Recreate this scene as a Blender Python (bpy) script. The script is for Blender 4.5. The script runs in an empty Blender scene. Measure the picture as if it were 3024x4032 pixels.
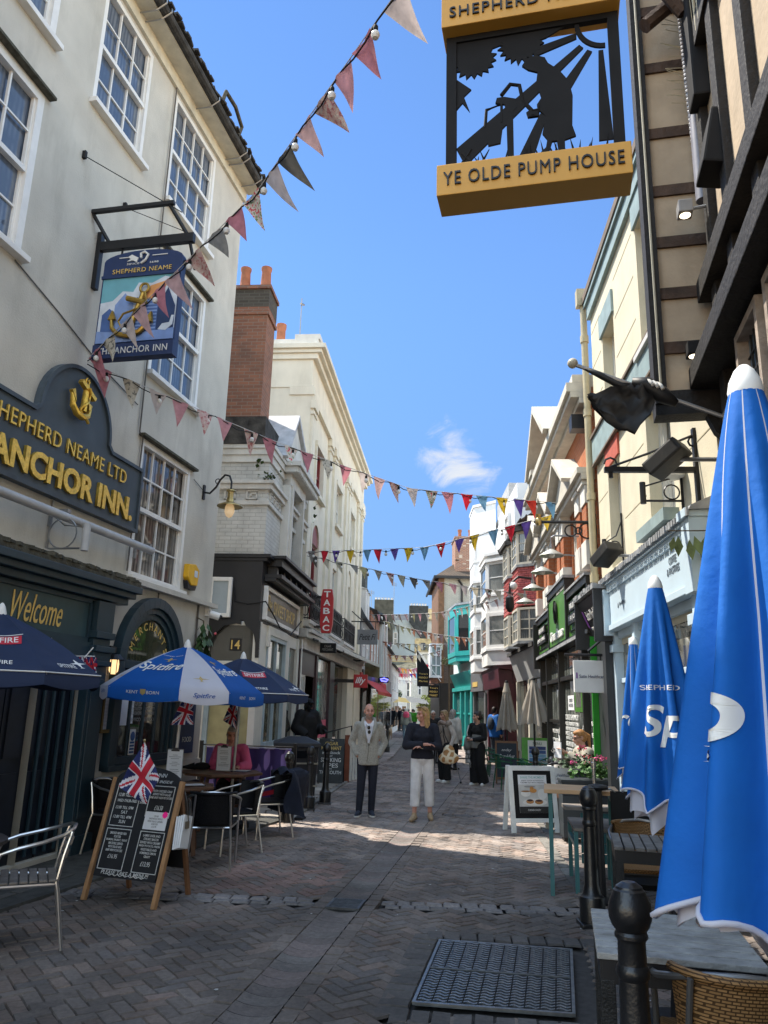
import bpy, bmesh, math, random
from mathutils import Vector, Matrix
random.seed(7)
cos, sin = math.cos, math.sin; V3 = Vector; MR = Matrix.Rotation
RND = random.Random(11)
RU = RND.uniform
sc = bpy.context.scene
COL = sc.collection
pi = math.pi
rad = math.radians

# materials
_mats = {}
def nodes_of(m):
 m.use_nodes = True
 return m.node_tree.nodes, m.node_tree.links
def mat(name, rgb, rough=.65, metal=0., var=.18, scale=6., bump=.0, bscale=None, grime=0., gcol=(.05,.05,.045), spec=.4, emit=None, estr=0., sheen=0., trans=0.):
 """procedural surface: noise-varied colour, optional grime streaks and bump"""
 if name in _mats: return _mats[name]
 m = bpy.data.materials.new(name); N, L = nodes_of(m)
 b = N['Principled BSDF']
 b.inputs['Roughness'].default_value = rough; b.inputs['Metallic'].default_value = metal
 b.inputs['Specular IOR Level'].default_value = spec
 tc = N.new('ShaderNodeTexCoord')
 n1 = N.new('ShaderNodeTexNoise'); n1.inputs['Scale'].default_value = scale; n1.inputs['Detail'].default_value = 6
 L.new(tc.outputs['Object'], n1.inputs['Vector'])
 mp = N.new('ShaderNodeMapRange'); mp.inputs[1].default_value = .3; mp.inputs[2].default_value = .7
 mp.inputs[3].default_value = 1 - var; mp.inputs[4].default_value = 1 + var * .7
 L.new(n1.outputs['Fac'], mp.inputs[0])
 mx = N.new('ShaderNodeMix'); mx.data_type = 'RGBA'; mx.blend_type = 'MULTIPLY'; mx.inputs[0].default_value = 1
 mx.inputs[6].default_value = (*rgb,1); L.new(mp.outputs[0], mx.inputs[7])
 out = mx.outputs[2]
 if grime:
  mpn = N.new('ShaderNodeMapping'); mpn.inputs['Scale'].default_value = (1.1,1.1,.28)
  L.new(tc.outputs['Object'], mpn.inputs['Vector'])
  n2 = N.new('ShaderNodeTexNoise'); n2.inputs['Scale'].default_value = 2.2; n2.inputs['Detail'].default_value = 9; n2.inputs['Roughness'].default_value = .68
  L.new(mpn.outputs[0], n2.inputs['Vector'])
  r = N.new('ShaderNodeMapRange'); r.inputs[1].default_value = .5; r.inputs[2].default_value = .82; r.inputs[4].default_value = grime
  L.new(n2.outputs['Fac'], r.inputs[0])
  m2 = N.new('ShaderNodeMix'); m2.data_type = 'RGBA'; m2.inputs[7].default_value = (*gcol,1)
  L.new(r.outputs[0], m2.inputs[0]); L.new(out, m2.inputs[6]); out = m2.outputs[2]
 L.new(out, b.inputs['Base Color'])
 if bump:
  n3 = N.new('ShaderNodeTexNoise'); n3.inputs['Scale'].default_value = bscale or scale * 4; n3.inputs['Detail'].default_value = 5
  L.new(tc.outputs['Object'], n3.inputs['Vector'])
  bp = N.new('ShaderNodeBump'); bp.inputs['Strength'].default_value = bump; bp.inputs['Distance'].default_value = .02
  L.new(n3.outputs['Fac'], bp.inputs['Height']); L.new(bp.outputs[0], b.inputs['Normal'])
 if trans:
  tb = N.new('ShaderNodeBsdfTranslucent'); L.new(out, tb.inputs['Color']); ms = N.new('ShaderNodeMixShader'); ms.inputs[0].default_value = trans
  L.new(b.outputs[0], ms.inputs[1]); L.new(tb.outputs[0], ms.inputs[2]); L.new(ms.outputs[0], N['Material Output'].inputs['Surface'])
 if sheen: b.inputs['Sheen Weight'].default_value = sheen
 if emit:
  b.inputs['Emission Color'].default_value = (*emit,1); b.inputs['Emission Strength'].default_value = estr
 _mats[name] = m
 return m

def brick_mat(name, c1, c2, mortar, bw=.22, bh=.075, ms=.012, rough=.85, grime=.3, bump=.5, paint=False):
 if name in _mats: return _mats[name]
 m = bpy.data.materials.new(name); N, L = nodes_of(m); b = N['Principled BSDF']; b.inputs['Roughness'].default_value = rough
 b.inputs['Specular IOR Level'].default_value = .25
 tc = N.new('ShaderNodeTexCoord'); sp = N.new('ShaderNodeSeparateXYZ'); L.new(tc.outputs['Object'], sp.inputs[0])
 ad = N.new('ShaderNodeMath'); L.new(sp.outputs[0], ad.inputs[0]); L.new(sp.outputs[1], ad.inputs[1])
 cb = N.new('ShaderNodeCombineXYZ'); L.new(ad.outputs[0], cb.inputs[0]); L.new(sp.outputs[2], cb.inputs[1])
 t = N.new('ShaderNodeTexBrick'); L.new(cb.outputs[0], t.inputs['Vector'])
 t.inputs['Color1'].default_value = (*c1,1); t.inputs['Color2'].default_value = (*c2,1); t.inputs['Mortar'].default_value = (*mortar,1)
 t.inputs['Scale'].default_value = 1; t.inputs['Brick Width'].default_value = bw; t.inputs['Row Height'].default_value = bh; t.inputs['Mortar Size'].default_value = ms
 t.inputs['Mortar Smooth'].default_value = .3
 n = N.new('ShaderNodeTexNoise'); n.inputs['Scale'].default_value = 1.3; n.inputs['Detail'].default_value = 9; n.inputs['Roughness'].default_value = .7
 L.new(tc.outputs['Object'], n.inputs['Vector'])
 r = N.new('ShaderNodeMapRange'); r.inputs[1].default_value = .45; r.inputs[2].default_value = .8; r.inputs[4].default_value = grime; L.new(n.outputs['Fac'], r.inputs[0])
 mx = N.new('ShaderNodeMix'); mx.data_type = 'RGBA'; mx.inputs[7].default_value = (.06,.055,.05,1)
 L.new(r.outputs[0], mx.inputs[0]); L.new(t.outputs['Color'], mx.inputs[6]); L.new(mx.outputs[2], b.inputs['Base Color'])
 bp = N.new('ShaderNodeBump'); bp.invert = True; bp.inputs['Strength'].default_value = bump; bp.inputs['Distance'].default_value = .012
 L.new(t.outputs['Fac'], bp.inputs['Height']); L.new(bp.outputs[0], b.inputs['Normal'])
 _mats[name] = m
 return m

def glass_mat(name, dark=(.02,.025,.03), curtain=None, rough=.03, spec=.9, cscale=9.):
 if name in _mats: return _mats[name]
 m = bpy.data.materials.new(name); N, L = nodes_of(m); b = N['Principled BSDF']
 b.inputs['Roughness'].default_value = rough; b.inputs['Specular IOR Level'].default_value = spec
 tc = N.new('ShaderNodeTexCoord')
 n = N.new('ShaderNodeTexNoise'); n.inputs['Scale'].default_value = 2.5; n.inputs['Detail'].default_value = 3; L.new(tc.outputs['Object'], n.inputs['Vector'])
 mx = N.new('ShaderNodeMix'); mx.data_type = 'RGBA'; mx.inputs[6].default_value = (*dark,1)
 if curtain:
  w = N.new('ShaderNodeTexWave'); w.bands_direction = 'X'; w.inputs['Scale'].default_value = cscale; w.inputs['Distortion'].default_value = 2.5; w.inputs['Detail'].default_value = 2
  L.new(tc.outputs['Object'], w.inputs['Vector'])
  mm = N.new('ShaderNodeMath'); mm.operation = 'MULTIPLY'; L.new(w.outputs['Fac'], mm.inputs[0])
  r = N.new('ShaderNodeMapRange'); r.inputs[1].default_value = .35; r.inputs[2].default_value = .6; L.new(n.outputs['Fac'], r.inputs[0]); L.new(r.outputs[0], mm.inputs[1])
  L.new(mm.outputs[0], mx.inputs[0]); mx.inputs[7].default_value = (*curtain,1)
 else:
  L.new(n.outputs['Fac'], mx.inputs[0]); mx.inputs[7].default_value = (*[c * 1.8 for c in dark],1)
 L.new(mx.outputs[2], b.inputs['Base Color'])
 bp = N.new('ShaderNodeBump'); bp.inputs['Strength'].default_value = .04; bp.inputs['Distance'].default_value = .02
 L.new(n.outputs['Fac'], bp.inputs['Height']); L.new(bp.outputs[0], b.inputs['Normal'])
 _mats[name] = m
 return m

# mesh builder
class MB:
 def __init__(self, s=1):
  self.v = []; self.f = []; self.m = []; self.s = s; self.cur = 0
 def add(self, vs, fs):
  o = len(self.v); s = self.s
  self.v += [(x, y * s, z) for x, y, z in vs]
  for f in fs: self.f.append([o + i for i in f]); self.m.append(self.cur)
  return self
 def box(self, x0, x1, y0, y1, z0, z1):
  vs = [(x0,y0,z0),(x1,y0,z0),(x1,y1,z0),(x0,y1,z0),(x0,y0,z1),(x1,y0,z1),(x1,y1,z1),(x0,y1,z1)]
  return self.add(vs,[(0,3,2,1),(4,5,6,7),(0,1,5,4),(1,2,6,5),(2,3,7,6),(3,0,4,7)])
 def obox(self, c, size, rot):
  """oriented box: centre, size, Matrix/Euler"""
  R = rot if isinstance(rot, Matrix) else MR(rot,3, 'Z')
  h = [k / 2 for k in size]; vs = []
  for dz in (-1,1):
   for dx, dy in ((-1,-1),(1,-1),(1,1),(-1,1)):
    vs.append(tuple(V3(c) + R @ V3((dx*h[0], dy*h[1], dz*h[2]))))
  return self.add(vs,[(0,3,2,1),(4,5,6,7),(0,1,5,4),(1,2,6,5),(2,3,7,6),(3,0,4,7)])
 def beam(self, a, b, w, d, up=(0,0,1)):
  a = V3(a); b = V3(b); t = (b - a); L = t.length; t.normalize()
  u = V3(up)
  if abs(t.dot(u)) > .95: u = V3((1,0,0))
  sx = t.cross(u).normalized(); uy = sx.cross(t)
  vs = []
  for p in (a, b):
   for i, j in ((-1,-1),(1,-1),(1,1),(-1,1)): vs.append(tuple(p + sx*i*w/2 + uy*j*d/2))
  return self.add(vs,[(0,3,2,1),(4,5,6,7),(0,1,5,4),(1,2,6,5),(2,3,7,6),(3,0,4,7)])
 def tube(self, pts, r, n=8, close=False):
  pts = [V3(p) for p in pts]; k = len(pts); rs = r if isinstance(r,(list, tuple)) else [r] * k
  vs = []; prev = None
  for i, p in enumerate(pts):
   if close: t = pts[(i+1) % k] - pts[i-1]
   else: t = pts[min(i+1, k-1)] - pts[max(i-1,0)]
   t.normalize()
   if prev is None:
    u = V3((0,0,1)) if abs(t.z) < .9 else V3((1,0,0))
    a = t.cross(u).normalized()
   else: a = (prev - t * prev.dot(t)).normalized()
   prev = a; b = t.cross(a)
   for j in range(n):
    th = 2*pi*j/n; vs.append(tuple(p + (a*cos(th) + b*sin(th)) * rs[i]))
  fs = []
  for i in range(k if close else k-1):
   q = (i+1) % k
   for j in range(n): fs.append((i*n+j, i*n+(j+1)%n, q*n+(j+1)%n, q*n+j))
  if not close: fs += [tuple(range(n-1,-1,-1)), tuple((k-1)*n+j for j in range(n))]
  return self.add(vs, fs)
 def lathe(self, prof, n=16, c=(0,0,0), sx=1., sy=1.):
  """profile list of (r,z) about vertical axis through c"""
  vs = []; fs = []
  for r, z in prof:
   for j in range(n):
    th = 2*pi*j/n; vs.append((c[0]+r*sx*cos(th), c[1]+r*sy*sin(th), c[2]+z))
  k = len(prof)
  for i in range(k-1):
   for j in range(n): fs.append((i*n+j, i*n+(j+1)%n,(i+1)*n+(j+1)%n,(i+1)*n+j))
  if prof[0][0] > 1e-4: fs.append(tuple(range(n-1,-1,-1)))
  if prof[-1][0] > 1e-4: fs.append(tuple((k-1)*n+j for j in range(n)))
  return self.add(vs, fs)
 def ball(self, c, r, n=12, m=8, sz=1.):
  return self.lathe([(max(1e-4, r*sin(pi*i/m)),-r*sz*cos(pi*i/m)) for i in range(m+1)], n, c)
 def poly(self, pts): return self.add(pts,[tuple(range(len(pts)))])
 def prism(self, pts, fn0, fn1):
  """extrude 2-D outline pts between two placing functions (x,y)->(x,y,z)"""
  n = len(pts); vs = [fn0(*p) for p in pts] + [fn1(*p) for p in pts]
  return self.add(vs,[tuple(range(n)), tuple(range(2*n-1, n-1,-1))] + [(i, i+n,(i+1)%n+n,(i+1)%n) for i in range(n)])
 def plate(self, pts, y0, y1):
  """outline in x,z extruded from y0 to y1"""
  return self.prism(pts, lambda a, b: (a, y0, b), lambda a, b: (a, y1, b))
 def slab(self, pts, z0, z1):
  return self.prism(pts, lambda a, b: (a, b, z0), lambda a, b: (a, b, z1))
 def build(self, name, m, parent=None, smooth=False, bev=0., loc=None, rot=None, segs=2):
  me = bpy.data.meshes.new(name); me.from_pydata(self.v,[], self.f)
  ms = m if isinstance(m,(list, tuple)) else [m]
  for q in ms: me.materials.append(q)
  me.polygons.foreach_set('material_index', self.m)
  bm = bmesh.new(); bm.from_mesh(me)
  bmesh.ops.recalc_face_normals(bm, faces=bm.faces)
  if bev:
   es = [e for e in bm.edges if len(e.link_faces) == 2 and e.calc_face_angle(0) > .5]
   bmesh.ops.bevel(bm, geom=es, offset=bev, segments=segs, affect='EDGES', profile=.6, clamp_overlap=True)
  bm.to_mesh(me); bm.free()
  if smooth:
   me.polygons.foreach_set('use_smooth', [True] * len(me.polygons))
   if smooth != 'all': me.set_sharp_from_angle(angle=rad(smooth if smooth is not True else 40))
  return link(name, me, parent, loc, rot)

def link(name, data, parent=None, loc=None, rot=None):
 o = bpy.data.objects.new(name, data); COL.objects.link(o)
 if parent: o.parent = parent
 if loc is not None: o.location = loc
 if rot is not None: o.rotation_euler = rot if not isinstance(rot,(int, float)) else (0,0, rot)
 return o
def tag(o, label, cat, group=None, kind=None):
 if label: o['label'] = label
 if cat: o['category'] = cat
 if group: o['group'] = group
 if kind: o['kind'] = kind
 return o
def thing(name, label, cat, loc=(0,0,0), rz=0., group=None):
 return tag(link(name, None, None, loc, rz), label, cat, group)
def struct(o): o['kind'] = 'structure'; return o
def dup(root, loc, rz=0., label=None, scale=None):
 """copy of a thing with copies of its parts and sub-parts"""
 def cp(o, par):
  c = o.copy(); COL.objects.link(c)
  if par: c.parent = par
  for ch in list(o.children): cp(ch, c)
  return c
 r = cp(root, None); r.location = loc; r.rotation_euler = (0,0, rz)
 if label: r['label'] = label
 if scale: r.scale = scale
 return r

# lettering (built-in font turned into mesh)
def text_mesh(body, size=1., bold=0., shear=0., extrude=0., width=None, height=None, align='CENTER', spacing=1., line=1., res=3):
 cu = bpy.data.curves.new('lettering', 'FONT'); cu.body = body; cu.size = size; cu.align_x = align; cu.align_y = 'CENTER'
 cu.offset = bold; cu.shear = shear; cu.extrude = extrude; cu.space_character = spacing; cu.space_line = line
 cu.resolution_u = res
 o = bpy.data.objects.new('lettering', cu); COL.objects.link(o)
 dg = bpy.context.evaluated_depsgraph_get(); me = bpy.data.meshes.new_from_object(o.evaluated_get(dg))
 bpy.data.objects.remove(o); bpy.data.curves.remove(cu)
 if width or height:
  xs = [v.co.x for v in me.vertices]; ys = [v.co.y for v in me.vertices]
  if xs:
   cx = (min(xs)+max(xs))/2; cy = (min(ys)+max(ys))/2
   kx = width / (max(xs)-min(xs)) if width else None
   ky = height / (max(ys)-min(ys)) if height else None
   kx = kx or ky; ky = ky or kx
   for v in me.vertices: v.co.x = (v.co.x-cx)*kx; v.co.y = (v.co.y-cy)*ky
 return me
def letter(body, parent, m, loc, rot=(0,0,0), name='lettering', **k):
 if '\n' in body and k.get('width') and k.get('height'):
  from mathutils import Euler
  ls = body.split('\n'); n = len(ls); mx = max(map(len, ls)); hh = k['height']; ww = k['width']; R_ = Euler(rot).to_matrix()
  for i, l in enumerate(ls):
   q = dict(k); q['height'] = hh/n*.72; q['width'] = ww*max(.3, len(l)/mx); o = letter(l, parent, m, V3(loc)+R_ @ V3((0, hh*(.5-(i+.5)/n),0)), rot, name, **q)
  return o
 me = text_mesh(body, **k); me.materials.clear(); me.materials.append(m)
 return link(name, me, parent, loc, rot)
def fine(me, L_=.014):
 bm = bmesh.new(); bm.from_mesh(me); bmesh.ops.triangulate(bm, faces=bm.faces)
 for _ in range(7):
  es = [e for e in bm.edges if e.calc_length() > L_]
  if not es: break
  bmesh.ops.subdivide_edges(bm, edges=es, cuts=1); bmesh.ops.triangulate(bm, faces=bm.faces)
 bm.to_mesh(me); bm.free()

# facade frames
class Fac:
 """local X runs along the facade away from the camera, y*s is outward to the street"""
 def __init__(self, P, a, s):
  self.P = V3((P[0], P[1],0)); self.a = rad(a); self.s = s; self.rz = pi/2 - self.a
  self.d = V3((sin(self.a), cos(self.a),0))
  self.n = V3((cos(self.a),-sin(self.a),0)) * (1 if s < 0 else -1)
 def pt(self, u, o=0., w=0.): return self.P + self.d*u + self.n*o + V3((0,0,w))
 def thing(self, name, label, cat, u=0., o=0., w=0., group=None): return thing(name, label, cat, self.pt(u,o,w), self.rz, group)
 def mb(self): return MB(self.s)
 def trot(self): return (pi/2,0,0) if self.s < 0 else (pi/2,0, pi)
 def text(self, body, parent, m, u, o, w, **k): return letter(body, parent, m,(u, o*self.s, w), self.trot(), **k)
 def text_end(self, body, parent, m, u, o, w, **k):
  """lettering on a face that looks back at the camera (-X); o = outward centre"""
  return letter(body, parent, m,(u, o*self.s, w),(pi/2,0,-pi/2), **k)

def wall_grid(mb, u0, u1, w0, w1, holes, depth=.14, o=0., end=True):
 """front wall sheet at outward o with rectangular openings and their reveals"""
 us = sorted({u0, u1} | {min(max(h[i], u0), u1) for h in holes for i in (0,1)})
 ws = sorted({w0, w1} | {min(max(h[i], w0), w1) for h in holes for i in (2,3)})
 for i in range(len(us)-1):
  for j in range(len(ws)-1):
   cu = (us[i]+us[i+1])/2; cw = (ws[j]+ws[j+1])/2
   if any(h[0] < cu < h[1] and h[2] < cw < h[3] for h in holes): continue
   mb.poly([(us[i],o,ws[j]),(us[i+1],o,ws[j]),(us[i+1],o,ws[j+1]),(us[i],o,ws[j+1])])
 for a, b, c, d in holes:
  q = o - depth
  for p in ([(a,o,c),(a,q,c),(a,q,d),(a,o,d)],[(b,o,c),(b,q,c),(b,q,d),(b,o,d)],[(a,o,c),(b,o,c),(b,q,c),(a,q,c)],[(a,o,d),(b,o,d),(b,q,d),(a,q,d)]): mb.poly(p)
 return mb

def sash(F, parent, u0, u1, w0, w1, fm, gm, cols=3, rows=(2,2), o=-.06, fw=.07, bar=.022, sill=True, smat=None, split=.5, offs=.03, name='window'):
 """sash window: frame with glazing bars is the part; pane and sill are its sub-parts"""
 mb = F.mb()
 mb.box(u0, u0+fw, o-.05, o+.06, w0, w1); mb.box(u1-fw, u1, o-.05, o+.06, w0, w1)
 mb.box(u0+fw, u1-fw, o-.05, o+.06, w1-fw, w1); mb.box(u0+fw, u1-fw, o-.05, o+.06, w0, w0+fw*.8)
 a, b, c, d = u0+fw, u1-fw, w0+fw*.8, w1-fw
 mid = c + (d-c)*split
 if rows[1]: mb.box(a, b, o-.045, o+.045, mid-.03, mid+.03)
 for (z0, z1, nr, oo) in ((mid+.03, d, rows[0], o+.012),(c, mid-.03, rows[1], o-.016)):
  if not rows[1]: z0 = c
  if nr == 0: continue
  st = .03
  mb.box(a, a+st, oo-.02, oo+.02, z0, z1); mb.box(b-st, b, oo-.02, oo+.02, z0, z1)
  for i in range(1, cols):
   x = a + (b-a)*i/cols; mb.box(x-bar/2, x+bar/2, oo-.015, oo+.015, z0, z1)
  for j in range(1, nr):
   z = z0 + (z1-z0)*j/nr; mb.box(a+st, b-st, oo-.012, oo+.012, z-bar/2, z+bar/2)
 w = mb.build(name, fm, parent)
 g = F.mb(); g.poly([(a,o-.025,c),(b,o-.025,c),(b,o-.025,d),(a,o-.025,d)]).build('pane', gm, w)
 if sill:
  s = F.mb(); s.box(u0-.05, u1+.05, o-.05, max(o+.07,.06)+.04, w0-.07, w0-.002).build('sill', smat or fm, w, bev=.006)
 return w
# camera, sky, sun
cam = bpy.data.cameras.new('camera'); cam_o = link('camera', cam)
cam.sensor_fit = 'VERTICAL'; cam.sensor_height = 24; cam.lens = 24*1661/2212; cam.clip_start = .05; cam.clip_end = 3000
cam_o.matrix_world = Matrix.Translation((0,0,1.7)) @ MR(rad(90+14.3),4, 'X') @ MR(rad(1.5),4, 'Z')
sc.camera = cam_o
sc.view_settings.view_transform = 'Standard'; sc.view_settings.look = 'None'; sc.view_settings.exposure = 0
sc.cycles.max_bounces = 8; sc.cycles.diffuse_bounces = 5; sc.cycles.glossy_bounces = 4; sc.cycles.transparent_max_bounces = 6; sc.cycles.transmission_bounces = 4
sc.cycles.caustics_reflective = False; sc.cycles.caustics_refractive = False
SKY_FILL = 5.0
SUN_EL = rad(59); sx, sy = -.857,.515
sun_dir = V3((sx*cos(SUN_EL), sy*cos(SUN_EL), sin(SUN_EL))).normalized()
sl = bpy.data.lights.new('sun', 'SUN'); sl.energy = 9.0; sl.angle = rad(.5); sl.color = (1,.92,.80)
so = link('sun', sl, None,(-20,10,40)); so.rotation_euler = (-sun_dir).to_track_quat('-Z', 'Y').to_euler()
W = bpy.data.worlds.new('World'); sc.world = W; W.use_nodes = True
N, L = W.node_tree.nodes, W.node_tree.links
bg = N['Background']; bg.inputs['Strength'].default_value = .34
sky = N.new('ShaderNodeTexSky'); sky.sky_type = 'NISHITA'; sky.sun_disc = False
sky.sun_elevation = SUN_EL; sky.sun_rotation = math.atan2(sx, sy); sky.air_density = .7; sky.dust_density = 0; sky.ozone_density = 4
# one small fair-weather cloud low over the street, placed by direction in the sky
tc = N.new('ShaderNodeTexCoord')
def dirdot(v, lo, hi):
 d = N.new('ShaderNodeVectorMath'); d.operation = 'DOT_PRODUCT'; d.inputs[1].default_value = V3(v).normalized()
 nn = N.new('ShaderNodeVectorMath'); nn.operation = 'NORMALIZE'; L.new(tc.outputs['Generated'], nn.inputs[0]); L.new(nn.outputs[0], d.inputs[0])
 r = N.new('ShaderNodeMapRange'); r.inputs[1].default_value = lo; r.inputs[2].default_value = hi; L.new(d.outputs['Value'], r.inputs[0])
 return r.outputs[0]
cn = N.new('ShaderNodeTexNoise'); cn.inputs['Scale'].default_value = 13; cn.inputs['Detail'].default_value = 10; cn.inputs['Roughness'].default_value = .62; cn.inputs['Distortion'].default_value = .6
mp = N.new('ShaderNodeMapping'); mp.inputs['Scale'].default_value = (1,1,1.7); L.new(tc.outputs['Generated'], mp.inputs['Vector']); L.new(mp.outputs[0], cn.inputs['Vector'])
m1 = dirdot((.0865,.94,.318),.9984,.9999)
m2 = dirdot((.112,.95,.285),.9990,.9999)
m2m = N.new('ShaderNodeMath'); m2m.operation = 'MULTIPLY'; m2m.inputs[1].default_value = .62; L.new(m2, m2m.inputs[0])
ad = N.new('ShaderNodeMath'); ad.operation = 'MAXIMUM'; L.new(m1, ad.inputs[0]); L.new(m2m.outputs[0], ad.inputs[1])
s1 = N.new('ShaderNodeMath'); s1.operation = 'MULTIPLY_ADD'; s1.inputs[1].default_value = 2.6; s1.inputs[2].default_value = -1.35; L.new(cn.outputs['Fac'], s1.inputs[0])
s2 = N.new('ShaderNodeMath'); s2.operation = 'ADD'; L.new(s1.outputs[0], s2.inputs[0]); L.new(ad.outputs[0], s2.inputs[1])
r = N.new('ShaderNodeMapRange'); r.interpolation_type = 'SMOOTHSTEP'; r.inputs[1].default_value = .3; r.inputs[2].default_value = 1.05; r.inputs[4].default_value = .95; L.new(s2.outputs[0], r.inputs[0])
gt = N.new('ShaderNodeMath'); gt.operation = 'MULTIPLY'; L.new(r.outputs[0], gt.inputs[0])
cl = N.new('ShaderNodeMath'); cl.operation = 'GREATER_THAN'; cl.inputs[1].default_value = .001; L.new(ad.outputs[0], cl.inputs[0]); L.new(cl.outputs[0], gt.inputs[1])
hs = N.new('ShaderNodeHueSaturation'); hs.inputs['Saturation'].default_value = 1.1; hs.inputs['Value'].default_value = 1.0; L.new(sky.outputs[0], hs.inputs['Color'])
mx = N.new('ShaderNodeMix'); mx.data_type = 'RGBA'; mx.inputs[7].default_value = (2.5,2.6,2.75,1)
sz = N.new('ShaderNodeSeparateXYZ'); nz = N.new('ShaderNodeVectorMath'); nz.operation = 'NORMALIZE'; L.new(tc.outputs['Generated'], nz.inputs[0]); L.new(nz.outputs[0], sz.inputs[0])
hz = N.new('ShaderNodeMapRange'); hz.interpolation_type = 'SMOOTHSTEP'; hz.inputs[1].default_value = -.05; hz.inputs[2].default_value = .55; hz.inputs[3].default_value = .30; hz.inputs[4].default_value = 1; L.new(sz.outputs[2], hz.inputs[0])
tn = N.new('ShaderNodeMix'); tn.data_type = 'RGBA'; tn.blend_type = 'MULTIPLY'; tn.inputs[0].default_value = 1; L.new(hs.outputs[0], tn.inputs[6])
tr = N.new('ShaderNodeVectorMath'); tr.operation = 'SCALE'; tr.inputs[0].default_value = (1.0,.95,.93); L.new(hz.outputs[0], tr.inputs['Scale']); L.new(tr.outputs[0], tn.inputs[7])
L.new(gt.outputs[0], mx.inputs[0]); # sky behind the viewer and overhead is boosted as added warm fill light
fd = dirdot((0,.93,.37),.30,.74); fs = N.new('ShaderNodeMix'); fs.data_type = 'RGBA'; fs.inputs[7].default_value = (1,1,1,1); fs.inputs[6].default_value = (SKY_FILL*1.6, SKY_FILL*.98, SKY_FILL*.56,1); L.new(fd, fs.inputs[0])
fm = N.new('ShaderNodeMix'); fm.data_type = 'RGBA'; fm.blend_type = 'MULTIPLY'; fm.inputs[0].default_value = 1; L.new(tn.outputs[2], fm.inputs[6]); L.new(fs.outputs[2], fm.inputs[7])
L.new(fm.outputs[2], mx.inputs[6]); L.new(mx.outputs[2], bg.inputs['Color'])

# street paving
A = Fac((-3.47,9.43),12,-1)      # inn
S = Fac((-2.2,13.8),5.2,-1)      # sweet shop and terrace
R = Fac((2.35,0),4.85,1)         # yellow building and cafe
PH = Fac((2.55,6.3),13,1)        # timber-framed house
R3 = Fac((4.02,19.3),1.5,1)
P4 = Fac((4.4,34),-3,1)
L2 = Fac((-.75,29.4),3.7,-1)
def lx(y):   # left wall line
 if y < 12.6: return -3.47 + (y-9.43)*.2126
 if y < 29.3: return -2.2 + (y-13.8)*.091
 return -.75 + (y-29.4)*.065
def rx(y):
 if y < 6.3: return 2.55 + (y-6.3)*.231
 if y < 19.3: return 2.35 + y*.0848
 if y < 34: return 4.02 + (y-19.3)*.026
 return 4.4 - (y-34)*.052
def chx(y): return -.25 + (y-7.45)*.172    # drainage channel centre line
MORTAR = mat('paving_joint', (.055,.05,.046),.95, var=.3, scale=20)
def ground_mat():
 m = bpy.data.materials.new('paving_far'); N, L = nodes_of(m); b = N['Principled BSDF']; b.inputs['Roughness'].default_value = .85; b.inputs['Specular IOR Level'].default_value = .3
 tc = N.new('ShaderNodeTexCoord'); mp = N.new('ShaderNodeMapping'); mp.inputs['Rotation'].default_value = (0,0, rad(35)); L.new(tc.outputs['Object'], mp.inputs[0])
 t = N.new('ShaderNodeTexBrick'); L.new(mp.outputs[0], t.inputs['Vector']); t.inputs['Scale'].default_value = 1; t.inputs['Brick Width'].default_value = .21; t.inputs['Row Height'].default_value = .105
 t.inputs['Mortar Size'].default_value = .006; t.inputs['Color1'].default_value = (.20,.165,.14,1); t.inputs['Color2'].default_value = (.15,.13,.115,1); t.inputs['Mortar'].default_value = (.06,.05,.045,1)
 L.new(t.outputs['Color'], b.inputs['Base Color']); return m
gm = ground_mat()
struct(MB().add([(-400,-60,-.05),(400,-60,-.05),(400,900,-.05),(-400,900,-.05)],[(0,1,2,3)]).build('ground', gm))

BRICK = bpy.data.materials.new('paving_brick')
def _bm():
 N, L = nodes_of(BRICK); b = N['Principled BSDF']; b.inputs['Roughness'].default_value = .8; b.inputs['Specular IOR Level'].default_value = .35
 at = N.new('ShaderNodeAttribute'); at.attribute_name = 'tint'
 tc = N.new('ShaderNodeTexCoord'); n = N.new('ShaderNodeTexNoise'); n.inputs['Scale'].default_value = 28; n.inputs['Detail'].default_value = 6; n.inputs['Roughness'].default_value = .7; L.new(tc.outputs['Object'], n.inputs[0])
 n2 = N.new('ShaderNodeTexNoise'); n2.inputs['Scale'].default_value = 1.1; n2.inputs['Detail'].default_value = 6; L.new(tc.outputs['Object'], n2.inputs[0])
 r = N.new('ShaderNodeMapRange'); r.inputs[1].default_value = .3; r.inputs[2].default_value = .7; r.inputs[3].default_value = .68; r.inputs[4].default_value = 1.25; L.new(n.outputs['Fac'], r.inputs[0])
 r2 = N.new('ShaderNodeMapRange'); r2.inputs[1].default_value = .35; r2.inputs[2].default_value = .7; r2.inputs[3].default_value = .6; r2.inputs[4].default_value = 1.2; L.new(n2.outputs['Fac'], r2.inputs[0])
 mm = N.new('ShaderNodeMath'); mm.operation = 'MULTIPLY'; L.new(r.outputs[0], mm.inputs[0]); L.new(r2.outputs[0], mm.inputs[1])
 mx = N.new('ShaderNodeMix'); mx.data_type = 'RGBA'; mx.blend_type = 'MULTIPLY'; mx.inputs[0].default_value = 1; L.new(at.outputs['Color'], mx.inputs[6]); L.new(mm.outputs[0], mx.inputs[7])
 L.new(mx.outputs[2], b.inputs['Base Color'])
 bp = N.new('ShaderNodeBump'); bp.inputs['Strength'].default_value = .35; bp.inputs['Distance'].default_value = .004; L.new(n.outputs['Fac'], bp.inputs['Height']); L.new(bp.outputs[0], b.inputs['Normal'])
_bm()
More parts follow.
